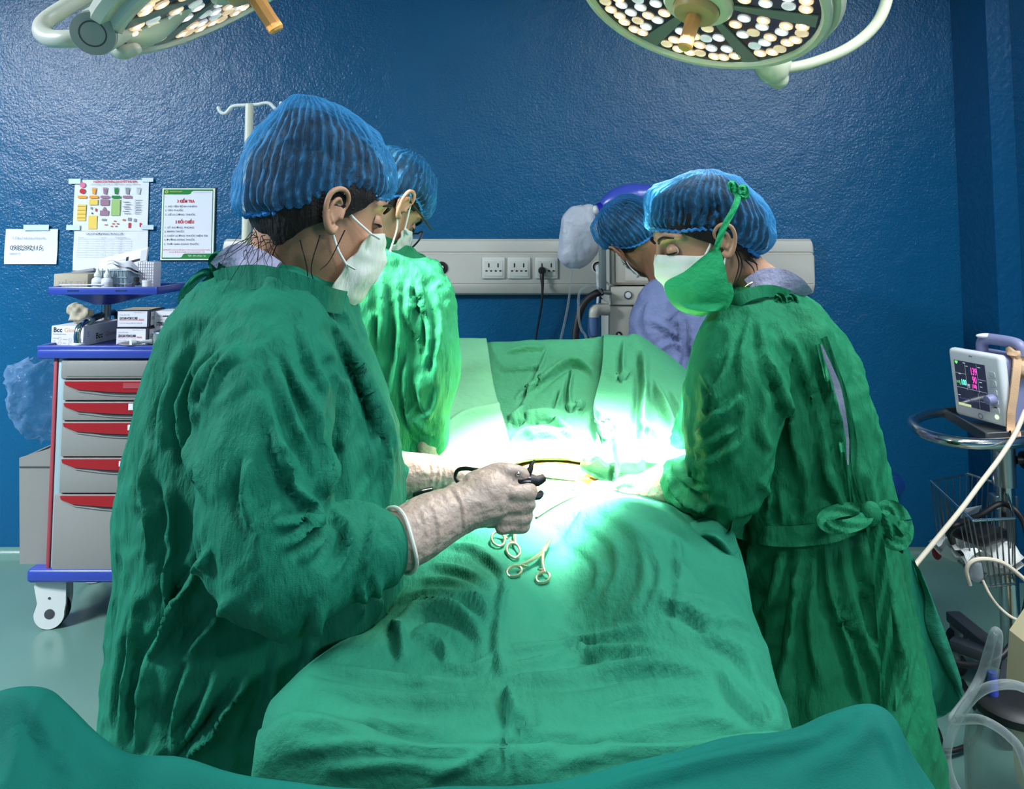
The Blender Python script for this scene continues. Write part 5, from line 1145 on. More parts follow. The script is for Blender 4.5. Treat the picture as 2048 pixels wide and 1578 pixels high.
def cap_g(M, rows, apex, npl=46, seed=0, amp=.0026, lift=.024):
    A = np.array([(f[0], f[1], b[0], b[1], w_) for f, b, w_ in rows]); m = 56; A = cr(A, m)
    n = 230; an = np.linspace(0, 2 * math.pi, n, endpoint=False); cx, sx = np.cos(an), np.sin(an); R_ = []; U = []
    for i, (fx, fz, bx_, bz, w_) in enumerate(A):
        X_ = (fx + bx_) / 2 + (fx - bx_) / 2 * cx; Z_ = (fz + bz) / 2 + (fz - bz) / 2 * cx + lift * np.exp(-((X_ - .012) / .045) ** 2) * (1 - i / (m - 1)) ** 2
        R_.append(np.stack([X_, w_ * sx, Z_], 1)); U.append(np.full(n, i / (m - 1)))
    for k in (.6, .3, .08):
        R_.append(np.array(apex) + (R_[m - 1] - np.array(apex)) * k); U.append(np.full(n, 1.0))
    P_ = np.array(R_); U = np.array(U).ravel(); PH = np.tile(an, len(R_))
    g = G().grid(P_, wrap=True); v_ = g.verts()
    ww = np.stack([np.cos(PH) * 2.2, np.sin(PH) * 2.2, U * 2.4], 1)
    ph = PH * npl + 2.2 * vn(ww * 1.6, seed) + 1.5 * vn(ww * 5, seed + 3) + .7 * vn(ww * 12, seed + 6); wv = np.sin(ph)
    nn = normals(v_, g.f); c = v_.mean(0); nn *= np.sign(((v_ - c) * nn).sum(1))[:, None]
    env = sstep(0, .06, U) * (1 - .55 * sstep(.75, 1, U))
    crum = vn(v_ * 42, seed + 7) * .0035 + vn(v_ * 18, seed + 9) * .006 + ridge(v_ * 30, seed + 2) * .003
    v_ = v_ + nn * ((amp * wv * env + crum * env)[:, None])
    pleat = .42 * np.clip((wv - .72) / .28, 0, 1) ** 1.3 * env + .30 * np.clip(vn(v_ * 12, seed + 5) - .15, 0, 1) + .55 * (1 - sstep(.0, .05, U)) + .22 * (1 - sstep(.0, .12, U)) + .16 * np.clip(ridge(v_ * 24, seed + 2) - .6, 0, 1)
    g.v = [v_]; g.xf(M); return g, pleat, [M @ V(p) for p in R_[0]]
def put_cap(t, M, rows, apex, seed, npl=46, fill=.90, hair=None):
    # hair gathered under the cap
    A = cr(np.array([(f[0], f[1], b[0], b[1], w_) for f, b, w_ in rows]), 24); cx, sx = sell(48); R2 = []
    for fx, fz, bx_, bz, w_ in A: R2.append(np.stack([(fx + bx_) / 2 + (fx - bx_) / 2 * cx * fill, w_ * sx * fill, ((fz + bz) / 2 + (fz - bz) / 2 * cx)], 1))
    zc = .03; R2 = [np.stack([r[:, 0], r[:, 1], np.where(r[:, 2] > zc, zc + (r[:, 2] - zc) * fill, r[:, 2])], 1) for r in R2]
    R2.append(np.array([[apex[0], 0, zc + (apex[2] - zc) * fill]]) + (R2[-1] - R2[-1].mean(0)) * .3)
    g = G().loft(R2); g.xf(M); v_ = g.verts(); g.v = [v_ + .003 * np.stack([vn(v_ * 40, k) for k in range(3)], 1)]
    mk('gathered_hair', g, M_hair, hair if hair is not None else t, sharp=0)
    g, pl, hem = cap_g(M, rows, apex, npl, seed)
    o = mk('bouffant_cap', g, M_cap, t, sharp=0, fixn=False)
    at = o.data.attributes.new('pleat', 'FLOAT', 'POINT'); at.data.foreach_set('value', pl.astype(np.float32))
    H_ = np.array([list(p) for p in hem])[::2]; c = H_.mean(0)
    k = np.arange(len(H_)); H2 = c + (H_ - c) * (1.005 + .012 * np.sin(k * 1.9))[:, None]
    up = np.array((M.to_3x3() @ V((0, 0, 1))).normalized()); H2 = H2 + up * (.0022 * np.sin(k * 2.4))[:, None]
    mk('cap_elastic', G().tube(list(H2) + [H2[0]], .0032 * M.to_scale().x, 6, caps=False), MATS.get('cap_blue') or mat('cap_blue', rgb=(26, 110, 180), rough=.75), o)
    return o
def mask_g(M, drop=0.0, side=.040, out=.0, edge=None):
    n, m = 41, 22; us = np.linspace(-1, 1, n); vs = np.linspace(0, 1, m)
    fx = np.interp(vs, [0, .14, .34, .6, .82, 1], [.109, .117, .123, .117, .105, .076]) + out; fz = np.interp(vs, [0, .14, .34, .6, .82, 1], [.004, -.012, -.036, -.068, -.100, -.122]) - drop
    A = np.zeros((m, n, 3))
    for i, v_ in enumerate(vs):
        s = np.abs(us) ** 1.75
        A[i, :, 0] = fx[i] * (1 - s) + (side - .006 * abs(v_ - .5)) * s
        A[i, :, 1] = np.sign(us) * np.abs(us) ** .82 * (.0745 - .004 * v_)
        A[i, :, 2] = fz[i] * (1 - s) + (-.026 - .064 * v_) * s
        if edge is not None:
            ex, ey, ez = (np.interp(v_, [0, .55, 1], [e[k] for e in edge]) for k in range(3))
            A[i, :, 0] = fx[i] * (1 - s) + ex * s; A[i, :, 1] = np.sign(us) * np.abs(us) ** .82 * ey; A[i, :, 2] = fz[i] * (1 - s) + ez * s
        A[i] += np.array([1, 0, 0])[None] * (.0016 * np.sin(v_ * 22))
    g = G().grid(A); B = A * np.array([.985, .97, 1.0]); g.grid(B, flip=True); g.xf(M)
    v_ = g.verts(); c = np.array(M @ V((0.02, 0, -.05))); d = v_ - c; d /= np.linalg.norm(d, axis=1)[:, None]
    g.v = [v_ + d * (.0035 * vn(v_ * 38, 12) + .0035 * ridge(v_ * 26, 15))[:, None]]
    if edge is not None: return g, (lambda sd, top: M @ (V((edge[0][0], sd * edge[0][1], edge[0][2] - .002)) if top else V((edge[1][0], sd * edge[1][1], edge[1][2]))))
    cor = lambda sd, top: M @ V((side, sd * (.0735 if top else .0700), -.030 if top else -.088))
    return g, cor
def put_mask(t, M, ears=(1, -1), **kw):
    g, cor = mask_g(M, **kw); o = mk('face_mask', g, M_mask, t, sharp=60, fixn=False)
    for sd in ears:
        mk('ear_loop', G().tube([cor(sd, True), M @ V((.022, sd * .078, .004)), M @ V((.008, sd * .082, .024)), M @ V((-.008, sd * .083, .034))], .0019, 8, smooth=20), M_elastic, o)
        mk('ear_loop', G().tube([cor(sd, False), M @ V((.020, sd * .079, -.050)), M @ V((.003, sd * .081, -.028)), M @ V((-.012, sd * .086, -.012))], .0019, 8, smooth=20), M_elastic, o)
        for tp in (True, False):
            a = cor(sd, tp); b = a + (M.to_3x3() @ V((.014, 0, -.003)))
            mk('loop_tab', G().tube([a, b], .0042, 8, flat=.4), M_mask, o)
    return o
def eye(t, M, sd, skin, dx=0):
    c = V((.0755 - dx, sd * .031, .010)); g = G().ell(M @ c, (.0125,) * 3, n=20, m=14); o = mk('eye', g, MATS.get('eye_white') or mat('eye_white', rgb=(225, 220, 212), rough=.2), t)
    d = (V((.85, sd * .18, -.42))).normalized(); mk('iris', G().lathe([(.0056, .0108), (.0056, .0119), (.003, .0126), (0, .0127)], M @ frame(c, d), 18), MATS.get('iris_brown') or mat('iris_brown', rgb=(40, 24, 16), rough=.15), o)
    # lids: shell over the upper ball and a thin lower lid, with lashes along the edge
    th = np.linspace(-1.75, 1.75, 26); lid = []
    for e0, e1, r in ((-.28, 1.5, .0137),):
        rows = []
        for e in np.linspace(e0, e1, 10):
            k = e0 + (e - e0)
            rows.append([M @ (c + V((r * math.cos(a) * math.cos(k), r * math.sin(a) * math.cos(k) * 1.18, r * math.sin(k) + .0022 * math.cos(a) * 0))) for a in th])
        mk('upper_lid', G().grid(np.array(rows)), skin, o, fixn=False)
        lash = [V(p) + (M.to_3x3() @ V((.0018, 0, -.0008))) for p in rows[0]]
        mk('lashes', G().tube(lash, [.0005] + [.0017] * 6 + [.0007], 6, smooth=24), M_hair, o)
    rows = [[M @ (c + V((.0136 * math.cos(a) * math.cos(e), .0136 * 1.18 * math.sin(a) * math.cos(e), .0136 * math.sin(e)))) for a in th] for e in np.linspace(-1.4, -.50, 7)]
    mk('lower_lid', G().grid(np.array(rows)), skin, o, fixn=False)
    br = [M @ V(p) for p in ((.0985, sd * .013, .029), (.0985, sd * .026, .036), (.0925, sd * .040, .0385), (.078, sd * .052, .033))]
    mk('eyebrow', G().tube(br, [.0022, .0036, .0032, .0012], 10, smooth=24), M_hair, t)
def ring_pts(row, n=56, e=2.3):
    py, xl, xr_, Yc, hd = row[:5]; sh = row[5] if len(row) > 5 else 0
    a, b = P(xl, py, Yc), P(xr_, py, Yc); c = (a + b) / 2; hw = (b.x - a.x) / 2; cx, sx = sell(n, e)
    return np.stack([c.x + hw * cx + sh * sx * hd, c.y + hd * sx, np.full(n, c.z)], 1)
def rows_loft(g, rows, m=44, k=1.0, zlo=None):
    R_ = np.array([ring_pts(r) for r in rows]); R_ = np.stack([cr(R_[:, j], m) for j in range(R_.shape[1])], 1)
    if k != 1.0:
        c = R_.mean(1, keepdims=True); R_ = np.concatenate([c[:, :, :2] + (R_[:, :, :2] - c[:, :, :2]) * k, R_[:, :, 2:]], 2)
    if zlo is not None: R_ = R_[R_[:, :, 2].mean(1) > zlo]
    g.loft(list(R_)); return g
def limb(g, pts, k=1.0, n=20, sm=40):
    caps(g, [P(*p[:3]) for p in pts], [p[3] * k for p in pts], n, sm)
def hand_g(palm, fingers, thumb, size=.0024):
    g = G(); caps(g, [P(*p[:3]) for p in palm], [p[3] for p in palm], 16, 14)
    for f in fingers + [thumb]: caps(g, [P(*p[:3]) for p in f], [p[3] for p in f], 12, 16)
    return voxel(g, size, 3)
def legs(g, xa, xb, ya, yb, hip=.62):
    for x, y in ((xa, ya), (xb, yb)):
        caps(g, [(x, y, hip), (x, y + .01, .42), (x, y + .02, .26), (x, y + .02, .10)], [.085, .062, .052, .038], 18, 20)
def shoes(t, spots, yaw):
    g = G()
    for x, y in spots:
        caps(g, [(x, y, .66), (x, y + .01, .42), (x, y + .02, .24), (x, y + .02, .10)], [.098, .080, .072, .062], 18, 20)
    g = voxel(g, .012, 3); v_ = g.verts(); g.v = [v_ + normals(v_, g.f) * (.006 * ridge(v_ * np.array([14, 14, 5]), 6))[:, None]]; mk('trousers', g, M_trouser, t, sharp=0, fixn=False)
    for x, y in spots:
        R_ = Matrix.Translation((x, y, 0)) @ Matrix.Rotation(yaw, 4, 'Z')
        g = G(); caps(g, [R_ @ V((-.06, 0, .045)), R_ @ V((.02, 0, .045)), R_ @ V((.12, 0, .032)), R_ @ V((.15, 0, .028))], [.042, .044, .040, .024], 16, 20)
        v_ = g.verts(); v_[:, 2] = np.maximum(v_[:, 2], .002); g.v = [v_]; mk('shoe', g, M_shoe, t)
def clothfolds(v, f, seed, vert=.010, low=.012, z0=1.25, z1=.3, fine=.0022, fx=9.0):
    N = normals(v, f); wv = v + .035 * np.stack([vn(v * 6, seed + k) for k in range(3)], 1)
    A = ridge(wv * np.array([fx, fx, 1.5]), seed) * .6 + ridge(wv * np.array([fx * 2.1, fx * 2.1, 3.2]), seed + 4) * .3
    amp = vert + (low - vert) * sstep(z0, z1, v[:, 2])
    vert, low, fine = vert * 1.7, low * 1.7, fine * 1.5
    amp = vert + (low - vert) * sstep(z0, z1, v[:, 2])
    fi = ridge(wv * np.array([34, 34, 12]), seed + 8) * fine + ridge((wv @ np.array([[.7, 0, .7], [0, 1, 0], [-.7, 0, .7]])) * np.array([44, 44, 13]), seed + 9) * fine * .8
    return v + N * ((A - .35) * amp + fi)[:, None]
def gown(t, rows, sleeves, mat_, seed, strokes, vox=.0058, sm=9, extra=None, m=50, name='surgical_gown', **kw):
    g = G(); rows_loft(g, rows, m)
    for s in sleeves: limb(g, s)
    if extra: extra(g)
    g = voxel(g, vox, sm); v_, f = g.verts(), g.f
    v_ = clothfolds(v_, f, seed, **kw); v_ = lap(v_, f, 1, .3)
    v_ = fold(v_, f, [(p, w_ * 1.55, a * 1.75) for p, w_, a in strokes]); g.v = [v_]
    return mk(name, g, mat_, t, sharp=0, fixn=False)
def ribbon(pts, w_, n=30, th=.0022, wv=.0, up=(0, 0, 1), ws=None):
    C = cr([list(p) for p in pts], n); T = np.gradient(C, axis=0); T /= np.linalg.norm(T, axis=1)[:, None]
    vd = C - np.array([0, 0, CAMZ]); S = np.cross(T, vd); S /= np.linalg.norm(S, axis=1)[:, None]; N = np.cross(S, T)
    W_ = np.full(n, w_) if ws is None else np.interp(np.linspace(0, 1, n), np.linspace(0, 1, len(ws)), ws)
    k = np.linspace(-1, 1, 7); A = np.array([[C[i] + S[i] * W_[i] * q / 2 + N[i] * (wv * math.sin(q * 4 + i * .5)) for q in k] for i in range(n)])
    g = G().grid(A); B = A - N[:, None, :] * th * -1; g.grid(B, flip=True); return g

def on_surf(o, pts, off=.003):
    """points of the cloth o seen at the given pixels, lifted a little off it"""
    me = o.data; v_ = np.empty(len(me.vertices) * 3); me.vertices.foreach_get('co', v_); v_ = v_.reshape(-1, 3) + np.array(woff(o)); px, dep = proj(v_); out = []
    for x, y in pts:
        d = np.hypot(px[:, 0] - x, px[:, 1] - y); k = np.argsort(d)[:40]; k = k[d[k] < d[k[0]] + 5]; k = k[dep[k] < dep[k].min() + .03]; p = V(v_[k].mean(0)); out.append(p + (V((0, 0, CAMZ)) - p).normalized() * off)
    return out
FACE_L = V
def dirv(yaw, pitch): return V((math.cos(yaw) * math.cos(pitch), math.sin(yaw) * math.cos(pitch), -math.sin(pitch)))
def upv_(yaw, pitch): return V((math.cos(yaw) * math.sin(pitch), math.sin(yaw) * math.sin(pitch), math.cos(pitch)))
R_ = math.radians
# =================================================================== nurse in front, left
ya, pa = R_(33), R_(16)
OA = P(669, 424, 1.135); fA, uA = dirv(ya, pa), upv_(ya, pa); rA = fA.cross(uA); OA = OA - rA * .079
MA = hbasis(OA, fA, uA, 1.04)
tA = thing('person', 'person in green gown and puffed blue cap, front left, holding a black instrument', 'person', V((-.36, 1.2, 0)), 'surgical team')
rowsA = [(540, 452, 628, 1.21, .085), (556, 428, 668, 1.21, .125), (580, 405, 698, 1.21, .155), (625, 377, 708, 1.21, .178), (690, 346, 731, 1.215, .188), (765, 316, 759, 1.22, .192), (845, 295, 783, 1.22, .195),
         (925, 279, 796, 1.22, .195), (1005, 270, 800, 1.22, .195), (1095, 270, 798, 1.22, .195), (1185, 266, 792, 1.22, .20), (1265, 257, 786, 1.22, .20), (1345, 248, 776, 1.22, .205), (1430, 236, 762, 1.22, .21), (1520, 220, 748, 1.22, .215), (1640, 205, 742, 1.22, .22), (1790, 195, 738, 1.22, .225), (1870, 192, 736, 1.22, .225)]
slA = [(560, 622, 1.125, .070), (546, 690, 1.075, .086), (534, 780, 1.04, .089), (526, 880, 1.01, .081), (528, 985, .995, .076), (534, 1075, .985, .076), (562, 1140, .985, .076), (640, 1124, 1.005, .066), (700, 1108, 1.025, .060), (728, 1100, 1.035, .054)]
slA2 = [(600, 640, 1.34, .07), (640, 780, 1.40, .07), (670, 900, 1.44, .062), (720, 945, 1.45, .052), (790, 952, 1.455, .043)]
g = head_g(MA, P(560, 560, 1.21), .054); caps(g, [P(600, 610, 1.21), P(540, 640, 1.21)], [.08, .10], 18, 8)
gh = voxel(g, .0036, 5); E_ = gh
b = G(); rows_loft(b, rowsA[3:], 30, .72, .5); limb(b, slA, .5); limb(b, slA2, .5); legs(b, -.42, -.36, 1.12, 1.32); b = voxel(b, .012, 3)
gh.merge(b)
for s in (1, -1): gh.merge(voxel(ear_g(MA, s), .0016, 2))
bodyA = mk('body', gh, M_skin, tA, sharp=0, fixn=False)
shoes(tA, ((-.42, 1.12), (-.36, 1.32)), .1)
strA = [([(640, 615), (700, 700), (745, 785), (780, 870), (792, 960)], 6, .008), ([(668, 640), (722, 740), (758, 830), (774, 930), (772, 1005)], 6, .009), ([(690, 690), (735, 790), (752, 880), (745, 960)], 5, .006),
        ([(560, 690), (592, 760), (628, 835), (642, 905), (640, 990)], 7, .009), ([(655, 690), (684, 775), (676, 880), (655, 960), (640, 1012)], 7, .011), ([(545, 720), (562, 785), (600, 880), (636, 960)], 6, .008),
        ([(500, 915), (490, 985), (508, 1080)], 7, .009), ([(545, 860), (560, 930), (600, 990), (642, 1020)], 6, .010), ([(530, 800), (552, 880), (600, 960)], 5, .006),
        ([(412, 700), (378, 770), (366, 840), (385, 920), (420, 1010)], 7, .010), ([(455, 690), (408, 765), (384, 850)], 7, .009), ([(478, 690), (436, 740), (410, 810)], 6, .008), ([(352, 740), (330, 820), (322, 900)], 6, .008),
        ([(640, 1012), (620, 1050), (565, 1095)], 6, .011), ([(652, 1030), (628, 1090), (600, 1122)], 5, .010), ([(664, 1020), (690, 1055), (700, 1090)], 5, .008), ([(640, 1030), (600, 1040), (540, 1050)], 5, .008), ([(700, 1040), (690, 1100), (660, 1160)], 5, .007), ([(745, 1035), (740, 1090), (725, 1140)], 5, .006), ([(560, 1010), (530, 1040), (500, 1100)], 5, .007),
        ([(428, 1085), (372, 1180), (332, 1262), (300, 1312)], 6, .014), ([(470, 1180), (410, 1270), (360, 1330)], 7, .009), ([(505, 1335), (462, 1405), (410, 1470), (355, 1530)], 6, .014), ([(350, 1060), (336, 1150), (334, 1240)], 6, .009), ([(390, 1310), (356, 1420), (344, 1530)], 6, .010), ([(272, 1180), (266, 1290), (252, 1400), (238, 1490)], 6, .010), ([(300, 1300), (288, 1400), (275, 1500)], 6, .010), ([(440, 1330), (400, 1430), (350, 1500)], 6, .009),
        ([(300, 880), (290, 960), (300, 1040)], 6, .008), ([(330, 960), (345, 1030), (335, 1090)], 6, .008), ([(285, 1000), (300, 1060), (290, 1130)], 5, .007), ([(560, 1290), (540, 1400), (500, 1520)], 9, .008), ([(640, 1200), (625, 1290), (600, 1360)], 8, .009), ([(730, 1170), (720, 1230)], 6, .007), ([(755, 1150), (748, 1240)], 5, .008),
        ([(440, 570), (520, 560), (600, 570), (680, 600)], 5, .005), ([(660, 585), (690, 640), (720, 700)], 4, .006), ([(470, 600), (430, 650), (400, 700)], 5, .005), ([(600, 640), (620, 720), (660, 790)], 6, .006)]
gA = gown(tA, rowsA, [slA, slA2], M_gown, 21, strA, z0=1.15, z1=.55, vert=.006, low=.013)
mk('collar', ribbon([P(432, 566, 1.12), P(470, 556, 1.085), P(530, 556, 1.06), P(600, 575, 1.07), P(655, 598, 1.10), P(690, 606, 1.14)], .034, 40, .004), M_gown, gA)
# tie bow behind the neck
for q in ([(445, 566), (410, 545), (372, 580), (366, 604), (385, 590), (420, 560)], [(440, 560), (425, 525), (437, 510), (446, 525), (438, 555)], [(436, 560), (405, 585), (380, 610), (366, 618)], [(438, 562), (410, 590), (370, 640), (362, 660)]):
    mk('neck_tie', ribbon([P(x, y, 1.20 - .01 * i) for i, (x, y) in enumerate(q)], .013, 40, .003, .002), M_gown, gA)
# scrub collar under the gown
mk('scrub_collar', ribbon([P(446, 548, 1.19), P(474, 522, 1.135), P(505, 530, 1.115), P(540, 552, 1.10)], .05, 24, .004), M_scrub, tA, label='lilac scrub collar above the gown')
rowsCapA = [((.098, .050), (-.094, -.032), .080), ((.105, .072), (-.114, -.016), .088), ((.096, .100), (-.121, .034), .091), ((.066, .128), (-.119, .084), .089), ((.014, .150), (-.108, .122), .078), ((-.034, .160), (-.092, .149), .052)]
hA = mk('hair', hair_g(MA, .010, -.078, .004), M_hair, tA, sharp=0, fixn=False)
for k in range(26):
    a = RNG.uniform(-1, 1); z = RNG.uniform(-.076, -.05); st = V((-.06 - .040 * RNG.rand(), -.045 - .02 * RNG.rand() if k % 4 else .02 * a, z))
    d = V((RNG.uniform(-.045, .03), RNG.uniform(-.015, 0), RNG.uniform(-.07, -.025))) * (.8 if k < 18 else 1.15)
    q_ = V((RNG.uniform(-.014, .014), -.004, RNG.uniform(-.004, .01)))
    pts = [MA @ st, MA @ (st + d * .3 + q_), MA @ (st + d * .65 + q_ * .4), MA @ (st + d - q_ * .8)]
    mk('stray_hair', G().tube(pts, [.0007, .0005, .0004, .0002], 4, smooth=18), M_hair, hA)
for q in ([(640, 470), (622, 540), (640, 590), (625, 640)], [(560, 470), (540, 540), (575, 590), (640, 605)], [(600, 480), (615, 550), (600, 600), (560, 640)], [(690, 460), (660, 520), (640, 540)]):
    mk('stray_hair', G().tube([P(x, y, 1.115) for x, y in q], [.0010, .0008, .0004], 5, smooth=26), M_hair, hA)
put_cap(tA, MA, rowsCapA, (-.066, 0, .161), 1, 50, .86, hA)
put_mask(tA, MA, (-1,), out=-.002, drop=.006, edge=((.064, .071, -.012), (.038, .077, -.066), (.024, .067, -.118)))
for s in (-1, 1): eye(tA, MA, s, M_skin)
# necklace
nk = on_surf(bodyA, [(507, 492), (518, 500), (532, 513), (546, 528), (556, 542), (566, 556)], .003)
ch = mk('necklace', G().tube(nk, .0009, 6, smooth=40), M_goldchain, tA)
S_ = cr(nk, 16)
for p in S_: mk('pearl', G().ell(p, (.0026,) * 3, n=10, m=7), M_pearl, ch)
# gloves
palm = [(806, 1079, 1.062, .040), (850, 1052, 1.085, .040), (905, 1024, 1.115, .034), (935, 1010, 1.13, .034), (968, 994, 1.15, .041), (1000, 990, 1.17, .038)]
fing = []
for k, (yk, r) in enumerate(((982, .0125), (1006, .0128), (1030, .0122), (1050, .0108))):
    fing.append([(1000 - 6 * k, yk - 12, 1.195 - .006 * k, .014), (1050 - 4 * k, yk - 6, 1.195 - .006 * k, r), (1057 - 5 * k, yk + 3, 1.158, r), (1022 - 6 * k, yk + 5, 1.14, r * .9)])
th = [(950, 975, 1.15, .022), (988, 950, 1.16, .016), (1020, 944, 1.165, .0125), (1046, 950, 1.17, .0105)]
gl = hand_g(palm, fing, th); v_ = gl.verts(); f = gl.f
v_ = v_ + normals(v_, f) * (.0012 * ridge(v_ * 40, 3))[:, None]
v_ = fold(v_, f, [([(905, 972), (925, 1010), (930, 1060)], 4, .003), ([(865, 1010), (880, 1060), (872, 1110)], 5, .0025), ([(845, 1020), (855, 1070), (848, 1120)], 5, .002)])
gl.v = [v_]; mk('glove', gl, M_glove, tA, sharp=0, fixn=False)
ax_ = (P(850, 1052, 1.085) - P(760, 1092, 1.045)).normalized(); Mr = frame(P(800, 1080, 1.058), ax_)
mk('glove_cuff', G().tube([Mr @ V((.0425 * math.cos(a), .0425 * math.sin(a), .002 * math.sin(3 * a))) for a in np.linspace(0, 2 * math.pi, 40)], .0026, 8), M_mask, tA, label='pale rolled glove edge')
g = G(); caps(g, [P(792, 952, 1.455), P(850, 950, 1.46), P(888, 948, 1.465), P(920, 950, 1.47), P(955, 956, 1.475)], [.044, .038, .031, .034, .034], 16, 16)
for k in range(4): caps(g, [P(945, 940 + 10 * k, 1.485), P(985, 948 + 11 * k, 1.495), P(1000, 960 + 10 * k, 1.48), P(985, 968 + 9 * k, 1.465)], [.0125, .0115, .011, .010], 10, 14)
caps(g, [P(905, 968, 1.45), P(940, 976, 1.44), P(968, 974, 1.445)], [.016, .0125, .010], 10, 12)
gl = voxel(g, .0026, 3); v_ = gl.verts(); v_ = fold(v_, gl.f, [([(872, 915), (880, 945), (872, 985)], 3, .003), ([(858, 915), (866, 945), (858, 990)], 3, .002), ([(885, 920), (890, 950), (886, 980)], 3, .002)])
gl.v = [v_]; mk('glove', gl, M_glove, tA, sharp=0, fixn=False)

# =================================================================== nurse on the right, facing left
yb, pb_ = math.pi + R_(6), R_(19)
fB, uB = dirv(yb, pb_), upv_(yb, pb_); lB = uB.cross(fB)
OB = P(1446, 483, 1.452) - lB * .082; MB = hbasis(OB, fB, uB, 1.0); MBc = hbasis(OB, fB, uB, 1.065)
tB = thing('person', 'person in green gown on the right wearing a green cloth mask over a white one', 'person', V((.62, 1.6, 0)), 'surgical team')
rowsB = [(578, 1485, 1592, 1.575, .075), (592, 1462, 1612, 1.58, .115), (618, 1440, 1636, 1.59, .148), (660, 1426, 1664, 1.59, .172), (740, 1421, 1703, 1.60, .182), (830, 1424, 1737, 1.60, .185), (920, 1434, 1757, 1.60, .185), (1000, 1448, 1772, 1.60, .185), (1060, 1456, 1776, 1.60, .183), (1130, 1452, 1790, 1.60, .195), (1250, 1450, 1808, 1.60, .205), (1400, 1450, 1826, 1.60, .215), (1540, 1452, 1842, 1.60, .22), (1660, 1450, 1850, 1.60, .22)]
slB = [(1508, 640, 1.51, .065), (1492, 690, 1.465, .083), (1472, 770, 1.43, .089), (1458, 860, 1.41, .084), (1452, 930, 1.40, .075), (1440, 978, 1.405, .064), (1400, 984, 1.45, .056), (1366, 972, 1.49, .050)]
slB2 = [(1500, 640, 1.70, .065), (1440, 760, 1.76, .07), (1400, 880, 1.76, .06), (1350, 930, 1.74, .048), (1320, 935, 1.73, .044)]
g = head_g(MB, P(1530, 590, 1.56), .047); caps(g, [P(1525, 605, 1.57), P(1535, 640, 1.58)], [.052, .07], 18, 8)
gh = voxel(g, .0036, 4)
# press the eye sockets in
vh = gh.verts()
for s in (1, -1):
    c = np.array(MB @ V((.096, s * .031, .010))); d = vh - c; r2 = (d ** 2).sum(1) / (.017 ** 2); vh = vh - np.array(fB) * (.006 * np.exp(-r2))[:, None]
gh.v = [vh]
b = G(); rows_loft(b, rowsB[3:], 30, .72, .5); limb(b, slB, .5); limb(b, slB2, .5); legs(b, .62, .58, 1.54, 1.68, .5); b = voxel(b, .012, 3); gh.merge(b)
for s in (1, -1): gh.merge(voxel(ear_g(MB, s), .0016, 2))
mk('body', gh, M_skin, tB, sharp=0, fixn=False); shoes(tB, ((.62, 1.54), (.58, 1.68)), math.pi)
strB = [([(1500, 640), (1480, 720), (1490, 780)], 5, .006), ([(1520, 640), (1530, 720), (1560, 780), (1570, 850)], 6, .008), ([(1550, 640), (1600, 720), (1640, 800), (1670, 880)], 5, .008), ([(1530, 700), (1570, 800), (1590, 900), (1600, 1000)], 6, .010), ([(1560, 680), (1620, 790), (1650, 900), (1665, 1000)], 5, .008), ([(1630, 690), (1652, 760), (1676, 850), (1690, 960)], 4, .012),
        ([(1465, 700), (1440, 760), (1400, 830)], 5, .008), ([(1485, 790), (1440, 830), (1390, 870)], 6, .010), ([(1490, 800), (1480, 850), (1430, 880), (1385, 900)], 5, .008), ([(1400, 740), (1430, 800), (1420, 850)], 4, .006), ([(1500, 850), (1460, 900), (1400, 930), (1360, 925)], 6, .008), ([(1535, 780), (1520, 860), (1540, 900)], 6, .008),
        ([(1345, 920), (1360, 950), (1395, 975), (1420, 980)], 4, .009), ([(1330, 945), (1355, 985), (1400, 1015), (1430, 1005)], 4, .009), ([(1370, 915), (1385, 945), (1415, 960)], 4, .007), ([(1340, 1000), (1380, 1020), (1420, 1030)], 4, .006),
        ([(1520, 960), (1540, 1000), (1530, 1040)], 5, .007), ([(1600, 900), (1610, 980), (1605, 1050)], 5, .009), ([(1640, 880), (1660, 960), (1690, 1030)], 5, .008), ([(1560, 980), (1565, 1050)], 5, .007),
        ([(1600, 1090), (1590, 1200), (1570, 1330), (1560, 1440)], 8, .013), ([(1650, 1090), (1665, 1190), (1700, 1300), (1730, 1420)], 7, .011), ([(1680, 1090), (1700, 1200), (1750, 1330), (1790, 1480)], 7, .012), ([(1560, 1100), (1550, 1180), (1520, 1240)], 7, .010), ([(1630, 1120), (1620, 1240), (1640, 1380)], 7, .008), ([(1720, 1090), (1745, 1200), (1770, 1330)], 6, .010), ([(1755, 1100), (1790, 1250), (1815, 1400)], 6, .010), ([(1500, 1090), (1500, 1140), (1480, 1180)], 6, .008), ([(1690, 1190), (1700, 1240), (1720, 1270)], 5, .007)]
gB = gown(tB, rowsB, [slB, slB2], M_gown2, 52, strB, z0=1.1, z1=.5, vert=.008, low=.015, fx=10)
# lilac scrub seen through the slit down the back, with the slit's far edge
sl = on_surf(gB, [(1642, 690), (1656, 730), (1670, 775), (1683, 825), (1691, 880), (1696, 930)], .0035)
mk('scrub_back', ribbon(sl, .018, 30, .003, ws=[.002, .013, .019, .014, .009, .002]), M_scrub, tB, label='lilac scrub showing through the open back of the gown')
e2 = on_surf(gB, [(1646, 676), (1666, 728), (1684, 778), (1698, 830), (1705, 885), (1712, 945), (1728, 1010)], .007)
mk('back_edge', ribbon(e2, .012, 40, .006, .001), M_gown2, gB)
mk('back_edge', ribbon(on_surf(gB, [(1636, 690), (1647, 730), (1659, 778), (1672, 828), (1683, 885), (1690, 945), (1704, 1010)], .005), .008, 40, .005, .001), M_gown2, gB)
